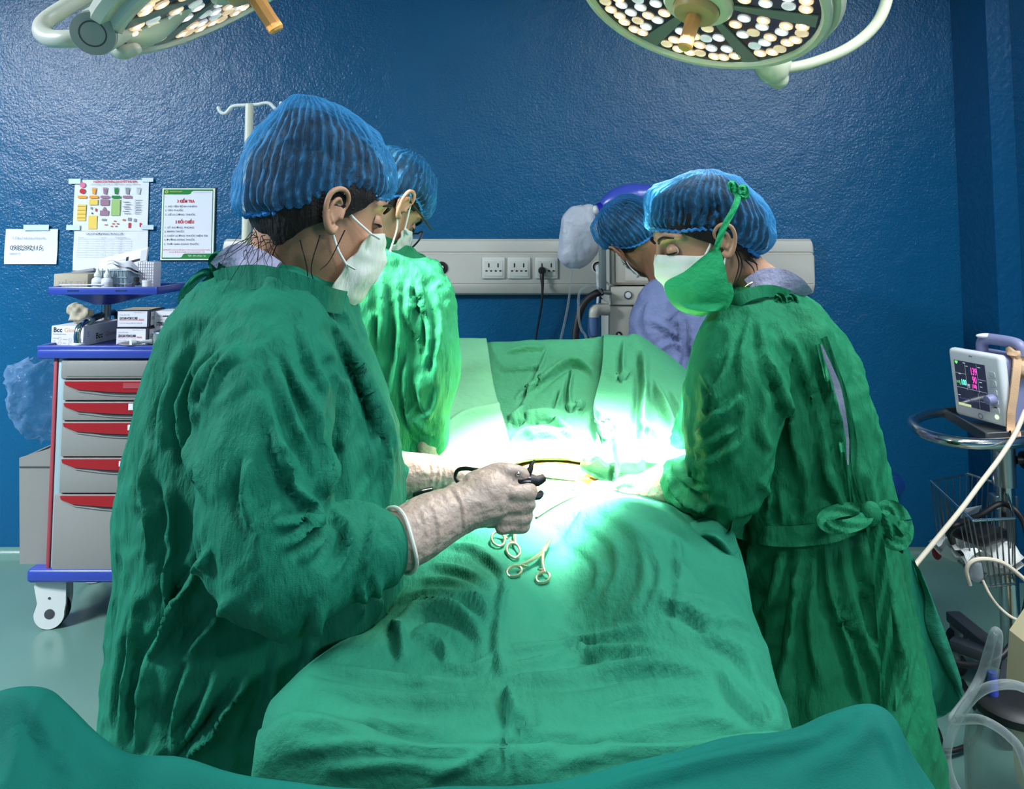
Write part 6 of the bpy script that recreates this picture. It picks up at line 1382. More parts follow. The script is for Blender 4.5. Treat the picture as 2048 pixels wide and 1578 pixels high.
# collar, scrub collar, chain
mk('collar', ribbon([P(1452, 622, 1.46), P(1478, 600, 1.435), P(1510, 585, 1.44), P(1545, 582, 1.46), P(1580, 592, 1.49)], .022, 36, .004), M_gown2, gB)
mk('scrub_collar', ribbon([P(1508, 584, 1.475), P(1532, 568, 1.472), P(1560, 568, 1.485), P(1584, 580, 1.50), P(1600, 600, 1.53)], .058, 24, .004), M_scrub, tB, label='pale lilac scrub collar above the gown')
mk('necklace', G().tube([P(1482, 582, 1.475), P(1492, 572, 1.47), P(1504, 565, 1.475), P(1508, 566, 1.48)], .0011, 6, smooth=20), M_goldchain, tB)
# neck ties in a ruffled bunch, then down the back
for q, w_ in (([(1548, 602), (1552, 592), (1566, 596), (1572, 612), (1560, 618), (1550, 606)], .012), ([(1570, 604), (1582, 594), (1592, 604), (1584, 616), (1572, 610)], .012), ([(1580, 610), (1600, 640), (1625, 665), (1648, 682), (1668, 688)], .018), ([(1585, 606), (1612, 628), (1640, 655), (1662, 676)], .014), ([(1572, 612), (1594, 645), (1618, 680)], .012)):
    mk('neck_tie', ribbon([P(x, y, 1.465 + .0 * i) for i, (x, y) in enumerate(q)], w_, 40, .003, .004), M_gown2, gB)
# waist tie and bow
wb = on_surf(gB, [(1464, 1050), (1490, 1062), (1530, 1070), (1570, 1072), (1610, 1071), (1660, 1062), (1710, 1047), (1750, 1036)], .011)
tie = mk('waist_tie', ribbon(wb, .034, 60, .004, .0008), M_gown2, gB)
def loop(cx, cy, rx, ry, Y, rot, w_): return ribbon([P(cx + rx * math.cos(a) * math.cos(rot) - ry * math.sin(a) * math.sin(rot), cy + rx * math.cos(a) * math.sin(rot) + ry * math.sin(a) * math.cos(rot), Y - .02 * math.sin(a)) for a in np.linspace(0, 2 * math.pi, 14)], w_, 60, .003, .002)
mk('bow_loop', loop(1690, 1036, 44, 17, 1.385, -.16, .022), M_gown2, tie)
mk('bow_loop', loop(1785, 1050, 26, 38, 1.42, -.35, .024), M_gown2, tie)
mk('bow_knot', G().ell(P(1742, 1028, 1.39), (.018, .014, .022), n=16, m=10), M_gown2, tie)
mk('tie_tail', ribbon([P(1742, 1035, 1.385), P(1752, 1080, 1.385), P(1762, 1150, 1.385), P(1768, 1230, 1.38), P(1774, 1330, 1.38), P(1776, 1420, 1.38)], .024, 50, .003, .004), M_gown2, tie)
mk('tie_tail', ribbon([P(1752, 1035, 1.39), P(1780, 1060, 1.40), P(1800, 1085, 1.41), P(1812, 1095, 1.41)], .026, 30, .003, .004), M_gown2, tie)
# the loose tail of the gown swinging out behind
C0 = [[(1776, 1085), (1806, 1090), (1840, 1150)], [(1790, 1170), (1830, 1190), (1872, 1220)], [(1800, 1260), (1850, 1290), (1898, 1290)], [(1806, 1350), (1868, 1360), (1922, 1362)], [(1812, 1430), (1868, 1428), (1921, 1396)], [(1836, 1464), (1872, 1440), (1912, 1408)]]
A = np.array([[list(P(x - (70 if j == 0 else 0), y, 1.60 if j == 0 else 1.74 if j == 1 else 1.75)) for j, (x, y) in enumerate(r)] for r in C0])
A = np.stack([cr(A[:, j], 30) for j in range(3)], 1); A = np.stack([cr(A[i], 20) for i in range(30)], 0)
nz = .006 * np.array([[ridge(np.array([[i * .12, j * .22, 3.]]), 4)[0] for j in range(20)] for i in range(30)])
A[:, :, 1] -= nz; g = G().grid(A); B_ = A.copy(); B_[:, :, 1] += .004; g.grid(B_, flip=True)
mk('gown_tail', g, M_gown, gB, sharp=0, fixn=False)
C1 = [[(1838, 1150), (1852, 1166)], [(1866, 1235), (1884, 1250)], [(1872, 1300), (1908, 1330)], [(1896, 1362), (1924, 1364)]]
A = np.array([[list(P(x, y, 1.742)) for x, y in r] for r in [[(1824, 1120), (1846, 1152)], [(1850, 1190), (1874, 1222)], [(1852, 1250), (1900, 1292)], [(1888, 1330), (1923, 1362)], [(1912, 1376), (1922, 1392)]]])
A = np.stack([cr(A[:, j], 24) for j in range(2)], 1); A = np.stack([cr(A[i], 8) for i in range(24)], 0); A[:, :, 1] -= .012 * np.sin(np.linspace(0, math.pi, 8))[None, :]
g = G().grid(A); B_ = A.copy(); B_[:, :, 1] += .004; g.grid(B_, flip=True); mk('tail_fold', g, M_drape, gB, sharp=0, fixn=False)
# head things
rowsCapB = [((.088, .051), (-.076, -.058), .077), ((.096, .068), (-.108, -.044), .086), ((.088, .088), (-.122, -.004), .091), ((.070, .114), (-.112, .048), .091), ((.022, .128), (-.086, .092), .074), ((-.018, .132), (-.058, .114), .045)]
hB = mk('hair', hair_g(MB, .010, -.060, .004), M_hair, tB, sharp=0, fixn=False)
for q in ([(1465, 490), (1478, 530), (1462, 580), (1452, 590)], [(1470, 490), (1484, 530), (1470, 575)], [(1497, 520), (1512, 528), (1515, 545)], [(1490, 520), (1505, 535), (1510, 550)], [(1420, 470), (1430, 480), (1435, 492)], [(1500, 515), (1516, 530)]):
    mk('stray_hair', G().tube([P(x, y, 1.458 + .02 * (q[0][0] > 1480)) for x, y in q], [.0016, .0012, .0005], 5, smooth=20), M_hair, hB)
put_cap(tB, MBc, rowsCapB, (-.04, 0, .126), 2, 46, .93, hB)
for s in (1, -1): eye(tB, MB, s, M_skin, -.004)
put_mask(tB, MB, (1, -1), out=-.002, drop=-.004, edge=((.040, .073, -.014), (.036, .0745, -.058), (.040, .062, -.096)))
# green cloth mask with its upper tie
g = G(); n = 26
top = cr([P(1425, 500, 1.405), P(1432, 496, 1.40), P(1440, 500, 1.40)], n); 
left = [P(1425, 500, 1.405), P(1392, 524, 1.405), P(1364, 546, 1.425), P(1346, 562, 1.445), P(1336, 556, 1.50)]
rowsM = []
for pts in ([(1424, 499, 1.402), (1432, 496, 1.404), (1441, 500, 1.398)], [(1398, 520, 1.41), (1424, 520, 1.402), (1449, 528, 1.395)], [(1368, 544, 1.43), (1415, 552, 1.402), (1456, 560, 1.395)], [(1330, 566, 1.455), (1398, 588, 1.412), (1461, 584, 1.395)], [(1337, 598, 1.455), (1402, 610, 1.418), (1462, 602, 1.40)], [(1362, 623, 1.455), (1418, 624, 1.40), (1446, 620, 1.412)], [(1404, 634, 1.465), (1436, 618, 1.45), (1440, 622, 1.44)]):
    rowsM.append(cr([P(*p) for p in pts], n))
A = np.array(rowsM); A = np.stack([cr(A[:, j], 40) for j in range(n)], 1); g.grid(A); v_ = g.verts(); f = g.f
v_ = fold(v_, f, [([(1430, 505), (1405, 545), (1380, 575)], 3, .005), ([(1434, 510), (1425, 560), (1405, 600)], 3, .006), ([(1438, 515), (1440, 560), (1425, 605)], 3, .006), ([(1390, 540), (1385, 575), (1400, 600)], 3, .004), ([(1420, 575), (1440, 570), (1456, 572)], 3, .005), ([(1400, 590), (1430, 580), (1450, 590)], 3, .005)], deep=.2)
g2 = G().add(v_, f); B_ = v_ + np.array([0, .004, 0]); g2.add(B_, [q[::-1] for q in f])
gm = mk('cloth_mask', g2, M_greenmask, tB, sharp=0, fixn=False)
mk('mask_tie', ribbon([P(1432, 500, 1.396), P(1440, 475, 1.388), P(1450, 450, 1.385), P(1464, 425, 1.385), P(1474, 402, 1.392), P(1476, 385, 1.40)], .011, 40, .003, .001), M_greenmask, gm)
for q in ([(1476, 388), (1468, 372), (1462, 370), (1470, 384)], [(1476, 386), (1486, 376), (1491, 390), (1480, 392)]): mk('tie_knot', ribbon([P(x, y, 1.398) for x, y in q], .014, 24, .004, .003), M_greenmask, gm)
mk('lower_tie', ribbon([P(1458, 566, 1.395), P(1463, 585, 1.395), P(1458, 604, 1.40), P(1446, 620, 1.412)], .008, 24, .004), M_greenmask, gm)
# gloves
g = G(); caps(g, [P(1338, 966, 1.51), P(1312, 972, 1.54), P(1292, 978, 1.56), P(1268, 986, 1.575)], [.040, .034, .030, .033], 16, 12)
for k in range(4): caps(g, [P(1262, 972 + 9 * k, 1.585 - .008 * k), P(1238, 978 + 9 * k, 1.60), P(1226, 990 + 7 * k, 1.60), P(1222, 1000 + 5 * k, 1.59)], [.0125, .0115, .0105, .0095], 10, 14)
caps(g, [P(1282, 968, 1.55), P(1256, 962, 1.56), P(1236, 968, 1.575)], [.016, .012, .010], 10, 12)
gl = voxel(g, .0026, 3); mk('glove', gl, M_glove, tB, sharp=0, fixn=False)
g = G(); caps(g, [P(1330, 930, 1.735), P(1290, 940, 1.73), P(1262, 948, 1.72)], [.04, .032, .034], 16, 12)
for k in range(4): caps(g, [P(1258, 940 + 7 * k, 1.715), P(1236, 945 + 7 * k, 1.70), P(1224, 956 + 5 * k, 1.69), P(1218, 962 + 4 * k, 1.68)], [.0125, .0115, .0105, .0095], 10, 14)
caps(g, [P(1280, 955, 1.71), P(1258, 960, 1.69), P(1244, 964, 1.68)], [.016, .012, .010], 10, 12)
gl = voxel(g, .0026, 3); mk('glove', gl, M_glove, tB, sharp=0, fixn=False)

# =================================================================== surgeon behind the front nurse
yc, pc = R_(52), R_(40)
fC, uC = dirv(yc, pc), upv_(yc, pc); rC = fC.cross(uC)
OC = P(804, 412, 1.735) - rC * .083; MC = hbasis(OC, fC, uC, 1.08)
tC = thing('person', 'person in bright green gown and black glasses behind the front left person, bending forward', 'person', V((-.32, 1.8, 0)), 'surgical team')
rowsC = [(486, 742, 794, 1.79, .055), (502, 716, 826, 1.79, .10), (526, 692, 864, 1.80, .14), (560, 676, 888, 1.80, .165), (620, 668, 896, 1.80, .175), (700, 668, 890, 1.80, .175), (780, 668, 876, 1.80, .175), (860, 666, 862, 1.80, .175), (950, 664, 858, 1.80, .175), (1100, 660, 860, 1.80, .185), (1250, 655, 862, 1.80, .195), (1400, 650, 866, 1.80, .20)]
slC = [(848, 556, 1.74, .052), (860, 600, 1.715, .058), (864, 660, 1.70, .056), (863, 720, 1.69, .057), (858, 775, 1.685, .053), (852, 820, 1.68, .045), (858, 858, 1.685, .038), (862, 884, 1.69, .033)]
slC2 = [(700, 560, 1.90, .055), (700, 680, 1.95, .058), (740, 800, 2.0, .05), (800, 880, 2.0, .04)]
g = head_g(MC, P(752, 505, 1.79), .052); caps(g, [P(752, 512, 1.79), P(760, 545, 1.80)], [.065, .09], 18, 8)
gh = voxel(g, .0038, 4)
b = G(); rows_loft(b, rowsC[3:], 30, .72, .5); limb(b, slC, .55); limb(b, slC2, .55); legs(b, -.36, -.32, 1.72, 1.9, .5); b = voxel(b, .012, 3); gh.merge(b)
for s in (1, -1): gh.merge(voxel(ear_g(MC, s), .0018, 2))
mk('body', gh, M_skin, tC, sharp=0, fixn=False); shoes(tC, ((-.36, 1.72), (-.32, 1.9)), .1)
strC = [([(760, 560), (765, 620), (760, 700)], 5, .007), ([(790, 560), (800, 640), (795, 720), (780, 800)], 5, .009), ([(820, 555), (815, 620), (832, 680)], 4, .007), ([(835, 560), (850, 620), (858, 680), (850, 740)], 4, .008), ([(870, 580), (880, 650), (872, 720), (866, 780)], 4, .007), ([(845, 600), (835, 660), (842, 720)], 4, .006), ([(815, 570), (838, 585), (822, 600)], 3, .005), ([(812, 620), (838, 610), (850, 630)], 3, .005), ([(740, 620), (735, 700), (750, 780)], 5, .007), ([(835, 760), (845, 810), (860, 840)], 4, .008), ([(880, 760), (868, 810), (850, 840)], 4, .006), ([(830, 840), (850, 862), (872, 868)], 3, .006), ([(815, 700), (808, 780), (822, 860)], 4, .008)]
gC = gown(tC, rowsC, [slC, slC2], M_gown2, 83, strC, z0=1.1, z1=.5, vert=.009, low=.014, fx=11)
mk('collar', ribbon([P(690, 500, 1.70), P(730, 480, 1.70), P(765, 482, 1.715), P(792, 492, 1.745)], .022, 30, .004), M_gown2, gC)
rowsCapC = [((.098, .048), (-.098, -.042), .079), ((.106, .070), (-.112, -.018), .089), ((.098, .098), (-.115, .032), .092), ((.068, .122), (-.102, .078), .085), ((.025, .136), (-.066, .112), .062), ((.0, .140), (-.03, .132), .03)]
hC = mk('hair', hair_g(MC, .004, -.045, -.004), M_hair, tC, sharp=0, fixn=False)
put_cap(tC, MC, rowsCapC, (-.014, 0, .140), 3, 44, .90, hC)
put_mask(tC, MC, (-1, 1), side=.04)
for s in (1, -1): eye(tC, MC, s, M_skin)
gls = mk('eyeglasses', G().tube([MC @ V(p) for p in ((-.02, -.084, .014), (.02, -.084, .018), (.095, -.080, .018))], .0024, 8, smooth=14), M_black, tC, label='black framed eyeglasses')
for s in (1, -1):
    fr = [MC @ V((.112 - .012 * abs(math.cos(a)) - (.006 if s * math.cos(a) > 0 else 0), s * .036 + .029 * math.cos(a), -.006 + .024 * math.sin(a))) for a in np.linspace(0, 2 * math.pi, 24)]
    mk('rim', G().tube(fr, .0022, 8), M_black, gls); mk('lens', G().add([list(p) for p in fr[:-1]], [tuple(range(23))]), M_lens, gls, fixn=False)
mk('bridge', G().tube([MC @ V((.112, s * .008, .0)) for s in (-1, 1)], .002, 8), M_black, gls)
mk('temple', G().tube([MC @ V(p) for p in ((-.02, .084, .014), (.095, .080, .018))], .0024, 8), M_black, gls)
g = G(); caps(g, [P(862, 880, 1.69), P(866, 910, 1.70), P(880, 935, 1.72), P(905, 950, 1.74)], [.036, .032, .032, .034], 16, 12)
for k in range(4): caps(g, [P(905, 940 + 8 * k, 1.75), P(935, 948 + 8 * k, 1.755), P(950, 960 + 6 * k, 1.75), P(945, 970 + 5 * k, 1.735)], [.0125, .0115, .0105, .0095], 10, 14)
caps(g, [P(890, 955, 1.72), P(915, 970, 1.715), P(935, 972, 1.72)], [.016, .012, .010], 10, 12)
mk('glove', voxel(g, .003, 3), M_glove, tC, sharp=0, fixn=False)
mk('glove', voxel((lambda q: (caps(q, [P(800, 880, 2.0), P(850, 915, 1.97), P(880, 930, 1.95)], [.036, .032, .034], 14, 10), [caps(q, [P(884, 922 + 6 * k, 1.95), P(910, 930 + 6 * k, 1.94), P(920, 940 + 5 * k, 1.93)], [.012, .011, .0095], 10, 10) for k in range(4)], caps(q, [P(868, 936, 1.94), P(890, 945, 1.93)], [.014, .010], 10, 8), q)[-1])(G()), .003, 3), M_glove, tC, sharp=0, fixn=False)

# =================================================================== anaesthetist at the back
fD = V((-.18, .88, -.42)).normalized(); uD = V((-.66, .10, .74))
MD0 = hbasis((0, 0, 0), fD, uD, 1.04); lD = MD0.to_3x3() @ V((0, 1, 0)) / 1.04
OD = P(1241, 503, 2.58) - lD * .080; MD = hbasis(OD, fD, uD, 1.06)
tD = thing('person', 'person in periwinkle blue gown bending over behind the head screen, seen from behind', 'person', V((.52, 2.62, 0)), 'surgical team')
rowsD = [(556, 1326, 1372, 2.66, .06), (572, 1306, 1410, 2.64, .10), (596, 1290, 1438, 2.63, .13), (640, 1277, 1452, 2.62, .15), (700, 1276, 1460, 2.62, .155), (770, 1282, 1462, 2.62, .16), (860, 1284, 1462, 2.62, .16), (960, 1284, 1462, 2.62, .165), (1080, 1280, 1468, 2.62, .17)]
slD = [(1325, 590, 2.55, .062), (1305, 640, 2.51, .070), (1306, 695, 2.48, .066), (1335, 745, 2.46, .058), (1390, 765, 2.48, .048), (1430, 770, 2.5, .042)]
slD2 = [(1420, 600, 2.70, .062), (1450, 680, 2.72, .064), (1440, 760, 2.72, .05)]
g = head_g(MD, P(1345, 575, 2.66), .054); caps(g, [P(1348, 580, 2.66), P(1358, 620, 2.65)], [.07, .10], 18, 8)
gh = voxel(g, .0045, 4)
b = G(); rows_loft(b, rowsD[3:], 30, .75, .5); limb(b, slD, .55); limb(b, slD2, .55); legs(b, .50, .64, 2.62, 2.64, .55); b = voxel(b, .013, 3); gh.merge(b)
for s in (1, -1): gh.merge(voxel(ear_g(MD, s), .0022, 2))
mk('body', gh, M_skin_dark, tD, sharp=0, fixn=False); shoes(tD, ((.50, 2.62), (.64, 2.64)), 1.7)
strD = [([(1290, 640), (1330, 655), (1355, 680)], 4, .008), ([(1360, 690), (1330, 690), (1300, 720)], 4, .010), ([(1350, 620), (1358, 680), (1352, 740)], 4, .012), ([(1300, 600), (1290, 640), (1300, 680)], 4, .006), ([(1380, 620), (1385, 700), (1370, 760)], 4, .009), ([(1320, 640), (1345, 630), (1365, 600)], 3, .006), ([(1290, 700), (1320, 730), (1340, 735)], 3, .006)]
gD = gown(tD, rowsD, [slD, slD2], M_bluegown, 117, strD, vox=.009, z0=1.1, z1=.5, vert=.007, low=.012, fx=9, name='blue_gown')
hD = mk('hair', hair_g(MD, .004, -.030, -.004), M_hair, tD, sharp=0, fixn=False)
put_cap(tD, MD, rowsCapC, (-.014, 0, .140), 5, 44, .90, hD)
put_mask(tD, MD, (1, -1), side=.036)
for s in (1, -1): eye(tD, MD, s, M_skin_dark)
for s, (a, bq) in enumerate((((1430, 770, 2.5), (1440, 790, 2.5)), ((1440, 760, 2.72), (1430, 790, 2.70)))):
    g = G(); p, q = P(*a), P(*bq); d = (q - p).normalized(); caps(g, [p - d * .04, p + d * .04, p + d * .08], [.030, .030, .032], 14, 10)
    for k in range(4): caps(g, [p + d * .08 + V((.018 * (k - 1.5), 0, 0)), p + d * .12 + V((.019 * (k - 1.5), .01, 0)), p + d * .145 + V((.018 * (k - 1.5), .02, 0))], [.0115, .0105, .009], 10, 8)
    caps(g, [p + d * .05 + V((.02, -.01, 0)), p + d * .08 + V((.045, -.01, 0)), p + d * .105 + V((.05, -.0, 0))], [.014, .012, .010], 10, 8)
    mk('hand', voxel(g, .003, 3), M_skin_dark, tD, sharp=0, fixn=False)
# ------------------------------------------------------------------ operating table, patient, drapes
tx0, tx1, ty0, ty1, tz = -.17, .30, .98, 2.62, .70
t = thing('operating_table', 'black padded operating table under the green drapes', 'operating table', V(((tx0 + tx1) / 2, 1.75, 0)))
mk('table_pad', G().bx(tx0, tx1, ty0, ty1, tz - .06, tz, .02, 3), M_pad, t); mk('table_frame', G().bx(tx0 + .03, tx1 - .03, ty0 + .03, ty1 - .03, tz - .11, tz - .06, .008), M_steel, t)
mk('column', G().bx(-.06, .19, 1.65, 2.0, .10, tz - .11, .02), M_steel, t); mk('base', G().bx(-.16, .29, 1.25, 2.2, .0, .10, .02), M_machinedk, t)
# patient lying under the drapes
pt = thing('person', 'patient lying under the green drapes, only a strip of stained belly showing', 'person', V((.08, 1.75, tz)))
g = G()
for s in (-1, 1):
    caps(g, [(.075 + s * .10, 1.42, tz + .085), (.085 + s * .11, 1.22, tz + .08), (.10 + s * .10, 1.05, tz + .06), (.10 + s * .09, 1.0, tz + .09)], [.085, .065, .045, .035], 18, 24)
    caps(g, [(.09 + s * .19, 2.16, tz + .09), (.09 + s * .24, 1.98, tz + .07), (.09 + s * .235, 1.78, tz + .06), (.09 + s * .215, 1.68, tz + .05)], [.05, .042, .034, .030], 14, 20)
rg = []
for y, hw, h, zc in ((1.36, .15, .07, .07), (1.46, .17, .080, .078), (1.58, .165, .088, .084), (1.68, .155, .092, .090), (1.76, .155, .093, .090), (1.86, .16, .082, .080), (1.98, .17, .078, .075), (2.12, .17, .07, .075), (2.2, .10, .05, .075)):
    cx, sx = sell(40, 2.4); rg.append(np.stack([.09 + hw * cx, np.full(40, y), tz + zc + h * sx], 1))
rg = np.array(rg); rg = np.stack([cr(rg[:, j], 36) for j in range(40)], 1); g.loft(list(rg))
Mh = hbasis((.09, 2.36, tz + .12), (0, -.1, 1), (0, 1, .1), 1.0); g.merge(head_g(Mh, (.09, 2.14, tz + .11)))
for s in (1, -1): g.merge(ear_g(Mh, s))
g = voxel(g, .006, 4); mk('body', g, [M_iodine], pt, sharp=0, fixn=False)
mk('hair', hair_g(Mh, .008, -.05, .0), M_hair, pt, sharp=0, fixn=False)

def patch(rows, m, n, mat_, name, par=None, strokes=(), th=.004, noise=(.004, 9, 3), label=None, cat=None, deep=.12, stretch=(1, 1, 1), kx=1.5, ka=2.6):
    A = np.array([cr([list(p) for p in r], n) for r in rows]); A = np.stack([cr(A[:, j], m) for j in range(n)], 1)
    g = G().grid(A); v_, f = g.verts(), g.f; N = normals(v_, f); vd = v_ - np.array([0, 0, CAMZ])
    if (N * vd).sum() > 0: f = [q[::-1] for q in f]; N = -N
    wv = v_ + .03 * np.stack([vn(v_ * 7, k) for k in range(3)], 1)
    v_ = v_ + N * (noise[0] * (ridge(wv * noise[1] * np.array(stretch), noise[2]) * .7 + .4 * vn(wv * noise[1] * 2.3, noise[2] + 1)))[:, None]
    v_ = fold(v_, f, [(p, w_ * kx, a * ka) for p, w_, a in strokes], deep=deep)
    N = normals(v_, f); g = G(); nv = len(v_); g.add(np.vstack([v_, v_ - N * th]), list(f) + [tuple(i + nv for i in q[::-1]) for q in f])
    bd = list(range(n - 1)) ; r_ = m
    edge = [i for i in range(n)] + [i * n + n - 1 for i in range(1, m)] + [(m - 1) * n + j for j in range(n - 2, -1, -1)] + [i * n for i in range(m - 2, 0, -1)]
    for a, b in zip(edge, edge[1:] + edge[:1]): g.f.append((a, a + nv, b + nv, b)); g.m.append(0)
    if par is not None: return mk(name, g, mat_, par, sharp=0, fixn=False)
    return single(name, g, mat_, label, cat, sharp=0, fixn=False)

# head screen: frame, then three cloths clipped over it
YS_ = 2.20
q0, q1 = P(868, 686, YS_), P(1296, 690, YS_)
t = thing('screen_frame', 'steel anaesthesia screen frame under the green head drapes', 'frame', V(((q0.x + q1.x) / 2, YS_, .6)))
zt2 = (q0.z + q1.z) / 2 - .012
mk('top_bar', G().tube([V((q0.x, YS_ + .012, .66)), V((q0.x, YS_ + .012, zt2 - .04)), V((q0.x + .04, YS_ + .012, zt2)), V((q1.x - .04, YS_ + .012, zt2)), V((q1.x, YS_ + .012, zt2 - .04)), V((q1.x, YS_ + .012, .66))], .009, 10), M_steel, t)
mk('side_clamp', G().bx(q0.x - .02, q0.x + .06, YS_ - .02, YS_ + .04, .60, .66, .006), M_steel, t); mk('side_clamp', G().bx(q1.x - .06, q1.x + .02, YS_ - .02, YS_ + .04, .60, .66, .006), M_steel, t)
Ya, Yb = YS_ - .006, 1.78
def Yof(py, y0=2.19, y1=1.70, a=685, b=935): return y0 + (y1 - y0) * min(1.1, max(0, (py - a) / (b - a))) ** 1.15
def prow(pts, off=0): return [P(x, y, Yof(y) + off) for x, y in pts]
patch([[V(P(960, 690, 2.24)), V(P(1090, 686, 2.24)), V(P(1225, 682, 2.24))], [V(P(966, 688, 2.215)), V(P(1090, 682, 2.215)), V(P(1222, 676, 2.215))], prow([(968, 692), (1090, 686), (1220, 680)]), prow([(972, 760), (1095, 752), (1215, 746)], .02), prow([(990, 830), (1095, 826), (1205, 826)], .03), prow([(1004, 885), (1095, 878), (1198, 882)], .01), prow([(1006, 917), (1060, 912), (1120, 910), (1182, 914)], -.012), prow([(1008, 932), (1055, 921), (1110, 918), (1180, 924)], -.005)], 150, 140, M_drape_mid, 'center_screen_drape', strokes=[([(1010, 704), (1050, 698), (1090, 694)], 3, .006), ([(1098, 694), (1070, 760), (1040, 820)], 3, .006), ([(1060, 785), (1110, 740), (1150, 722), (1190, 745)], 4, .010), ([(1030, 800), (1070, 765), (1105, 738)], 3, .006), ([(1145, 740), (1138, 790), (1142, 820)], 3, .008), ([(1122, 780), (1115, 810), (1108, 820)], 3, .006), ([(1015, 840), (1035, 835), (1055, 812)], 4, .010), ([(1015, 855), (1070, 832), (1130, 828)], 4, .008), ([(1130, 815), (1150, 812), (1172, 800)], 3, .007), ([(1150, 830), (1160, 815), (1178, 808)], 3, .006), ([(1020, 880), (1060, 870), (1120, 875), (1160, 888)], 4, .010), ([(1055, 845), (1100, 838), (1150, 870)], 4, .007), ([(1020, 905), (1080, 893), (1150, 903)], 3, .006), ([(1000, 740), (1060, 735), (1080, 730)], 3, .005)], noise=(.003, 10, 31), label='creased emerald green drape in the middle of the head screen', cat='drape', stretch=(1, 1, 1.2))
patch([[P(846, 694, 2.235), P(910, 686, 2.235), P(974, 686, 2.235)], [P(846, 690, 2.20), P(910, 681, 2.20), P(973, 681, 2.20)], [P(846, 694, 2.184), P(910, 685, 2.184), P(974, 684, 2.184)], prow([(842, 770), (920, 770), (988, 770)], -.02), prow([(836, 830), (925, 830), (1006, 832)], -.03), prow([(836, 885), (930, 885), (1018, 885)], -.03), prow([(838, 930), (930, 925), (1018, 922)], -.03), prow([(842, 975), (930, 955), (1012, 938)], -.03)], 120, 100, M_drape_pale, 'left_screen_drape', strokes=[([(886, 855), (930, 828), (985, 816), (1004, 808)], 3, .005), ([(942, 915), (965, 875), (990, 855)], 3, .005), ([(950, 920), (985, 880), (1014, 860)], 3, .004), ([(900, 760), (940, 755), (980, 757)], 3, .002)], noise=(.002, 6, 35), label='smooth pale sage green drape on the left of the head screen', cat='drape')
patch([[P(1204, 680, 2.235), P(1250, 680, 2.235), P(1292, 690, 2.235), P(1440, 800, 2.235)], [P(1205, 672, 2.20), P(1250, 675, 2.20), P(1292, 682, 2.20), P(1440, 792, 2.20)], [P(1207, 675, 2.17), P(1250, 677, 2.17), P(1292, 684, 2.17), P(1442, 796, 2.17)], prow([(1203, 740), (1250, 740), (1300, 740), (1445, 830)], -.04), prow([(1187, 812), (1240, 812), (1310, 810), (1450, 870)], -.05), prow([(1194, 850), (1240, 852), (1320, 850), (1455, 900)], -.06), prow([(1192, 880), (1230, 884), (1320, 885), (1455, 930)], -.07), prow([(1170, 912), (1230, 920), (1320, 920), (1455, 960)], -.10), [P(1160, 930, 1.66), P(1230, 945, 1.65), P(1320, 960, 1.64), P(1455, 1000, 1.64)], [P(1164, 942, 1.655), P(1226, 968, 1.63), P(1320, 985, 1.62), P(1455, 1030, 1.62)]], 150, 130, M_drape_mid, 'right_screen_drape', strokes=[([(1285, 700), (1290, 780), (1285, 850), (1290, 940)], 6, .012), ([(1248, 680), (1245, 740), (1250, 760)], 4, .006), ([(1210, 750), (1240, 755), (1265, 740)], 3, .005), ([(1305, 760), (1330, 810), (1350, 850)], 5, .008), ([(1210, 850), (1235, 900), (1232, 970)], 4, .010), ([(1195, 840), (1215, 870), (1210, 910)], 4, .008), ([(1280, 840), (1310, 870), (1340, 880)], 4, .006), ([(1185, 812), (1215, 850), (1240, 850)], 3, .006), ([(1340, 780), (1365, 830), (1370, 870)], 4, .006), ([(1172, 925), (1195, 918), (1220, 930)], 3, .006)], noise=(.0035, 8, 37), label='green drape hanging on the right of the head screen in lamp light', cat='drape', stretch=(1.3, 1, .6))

# leg drape over the patient and table, hanging at the foot and the sides
m, n = 190, 230
def edges(Y):
    L = np.interp(Y, [.86, .93, 1.02, 1.17, 1.30, 1.45, 1.6, 1.72], [-.262, -.262, -.235, -.182, -.185, -.20, -.215, -.225])
    R2 = np.interp(Y, [.86, .93, 1.02, 1.12, 1.25, 1.38, 1.5, 1.72], [.300, .304, .316, .333, .357, .382, .39, .39]); return L, R2
def top(x, Y):
    z = np.interp(Y, [.86, .92, .97, 1.10, 1.25, 1.38, 1.45, 1.52, 1.58, 1.72], [.828, .832, .834, .838, .842, .856, .874, .872, .866, .862])
    z = z + .052 * np.exp(-((x - .215 - .02 * (1.3 - Y)) / .085) ** 2) * sstep(.92, 1.12, Y) * (1 - .95 * sstep(1.38, 1.54, Y))
    z = z + .034 * np.exp(-((x + .035) / .085) ** 2) * sstep(.95, 1.15, Y) * (1 - .95 * sstep(1.35, 1.52, Y))
    z = z - .026 * np.exp(-((x - .085) / .05) ** 2) * sstep(.95, 1.1, Y) * (1 - sstep(1.3, 1.5, Y))
    z = z + (.034 * sstep(.08, .25, -x) + .014 * sstep(.15, .30, x)) * (1 - sstep(.98, 1.16, Y))
    z = z + .004 * np.exp(-((x - .10) / .2) ** 2) * sstep(1.35, 1.55, Y)
    return z
us = np.linspace(-1.0, 1.0, n); vs = np.linspace(-.62, 1.0, m); A = np.zeros((m, n, 3))
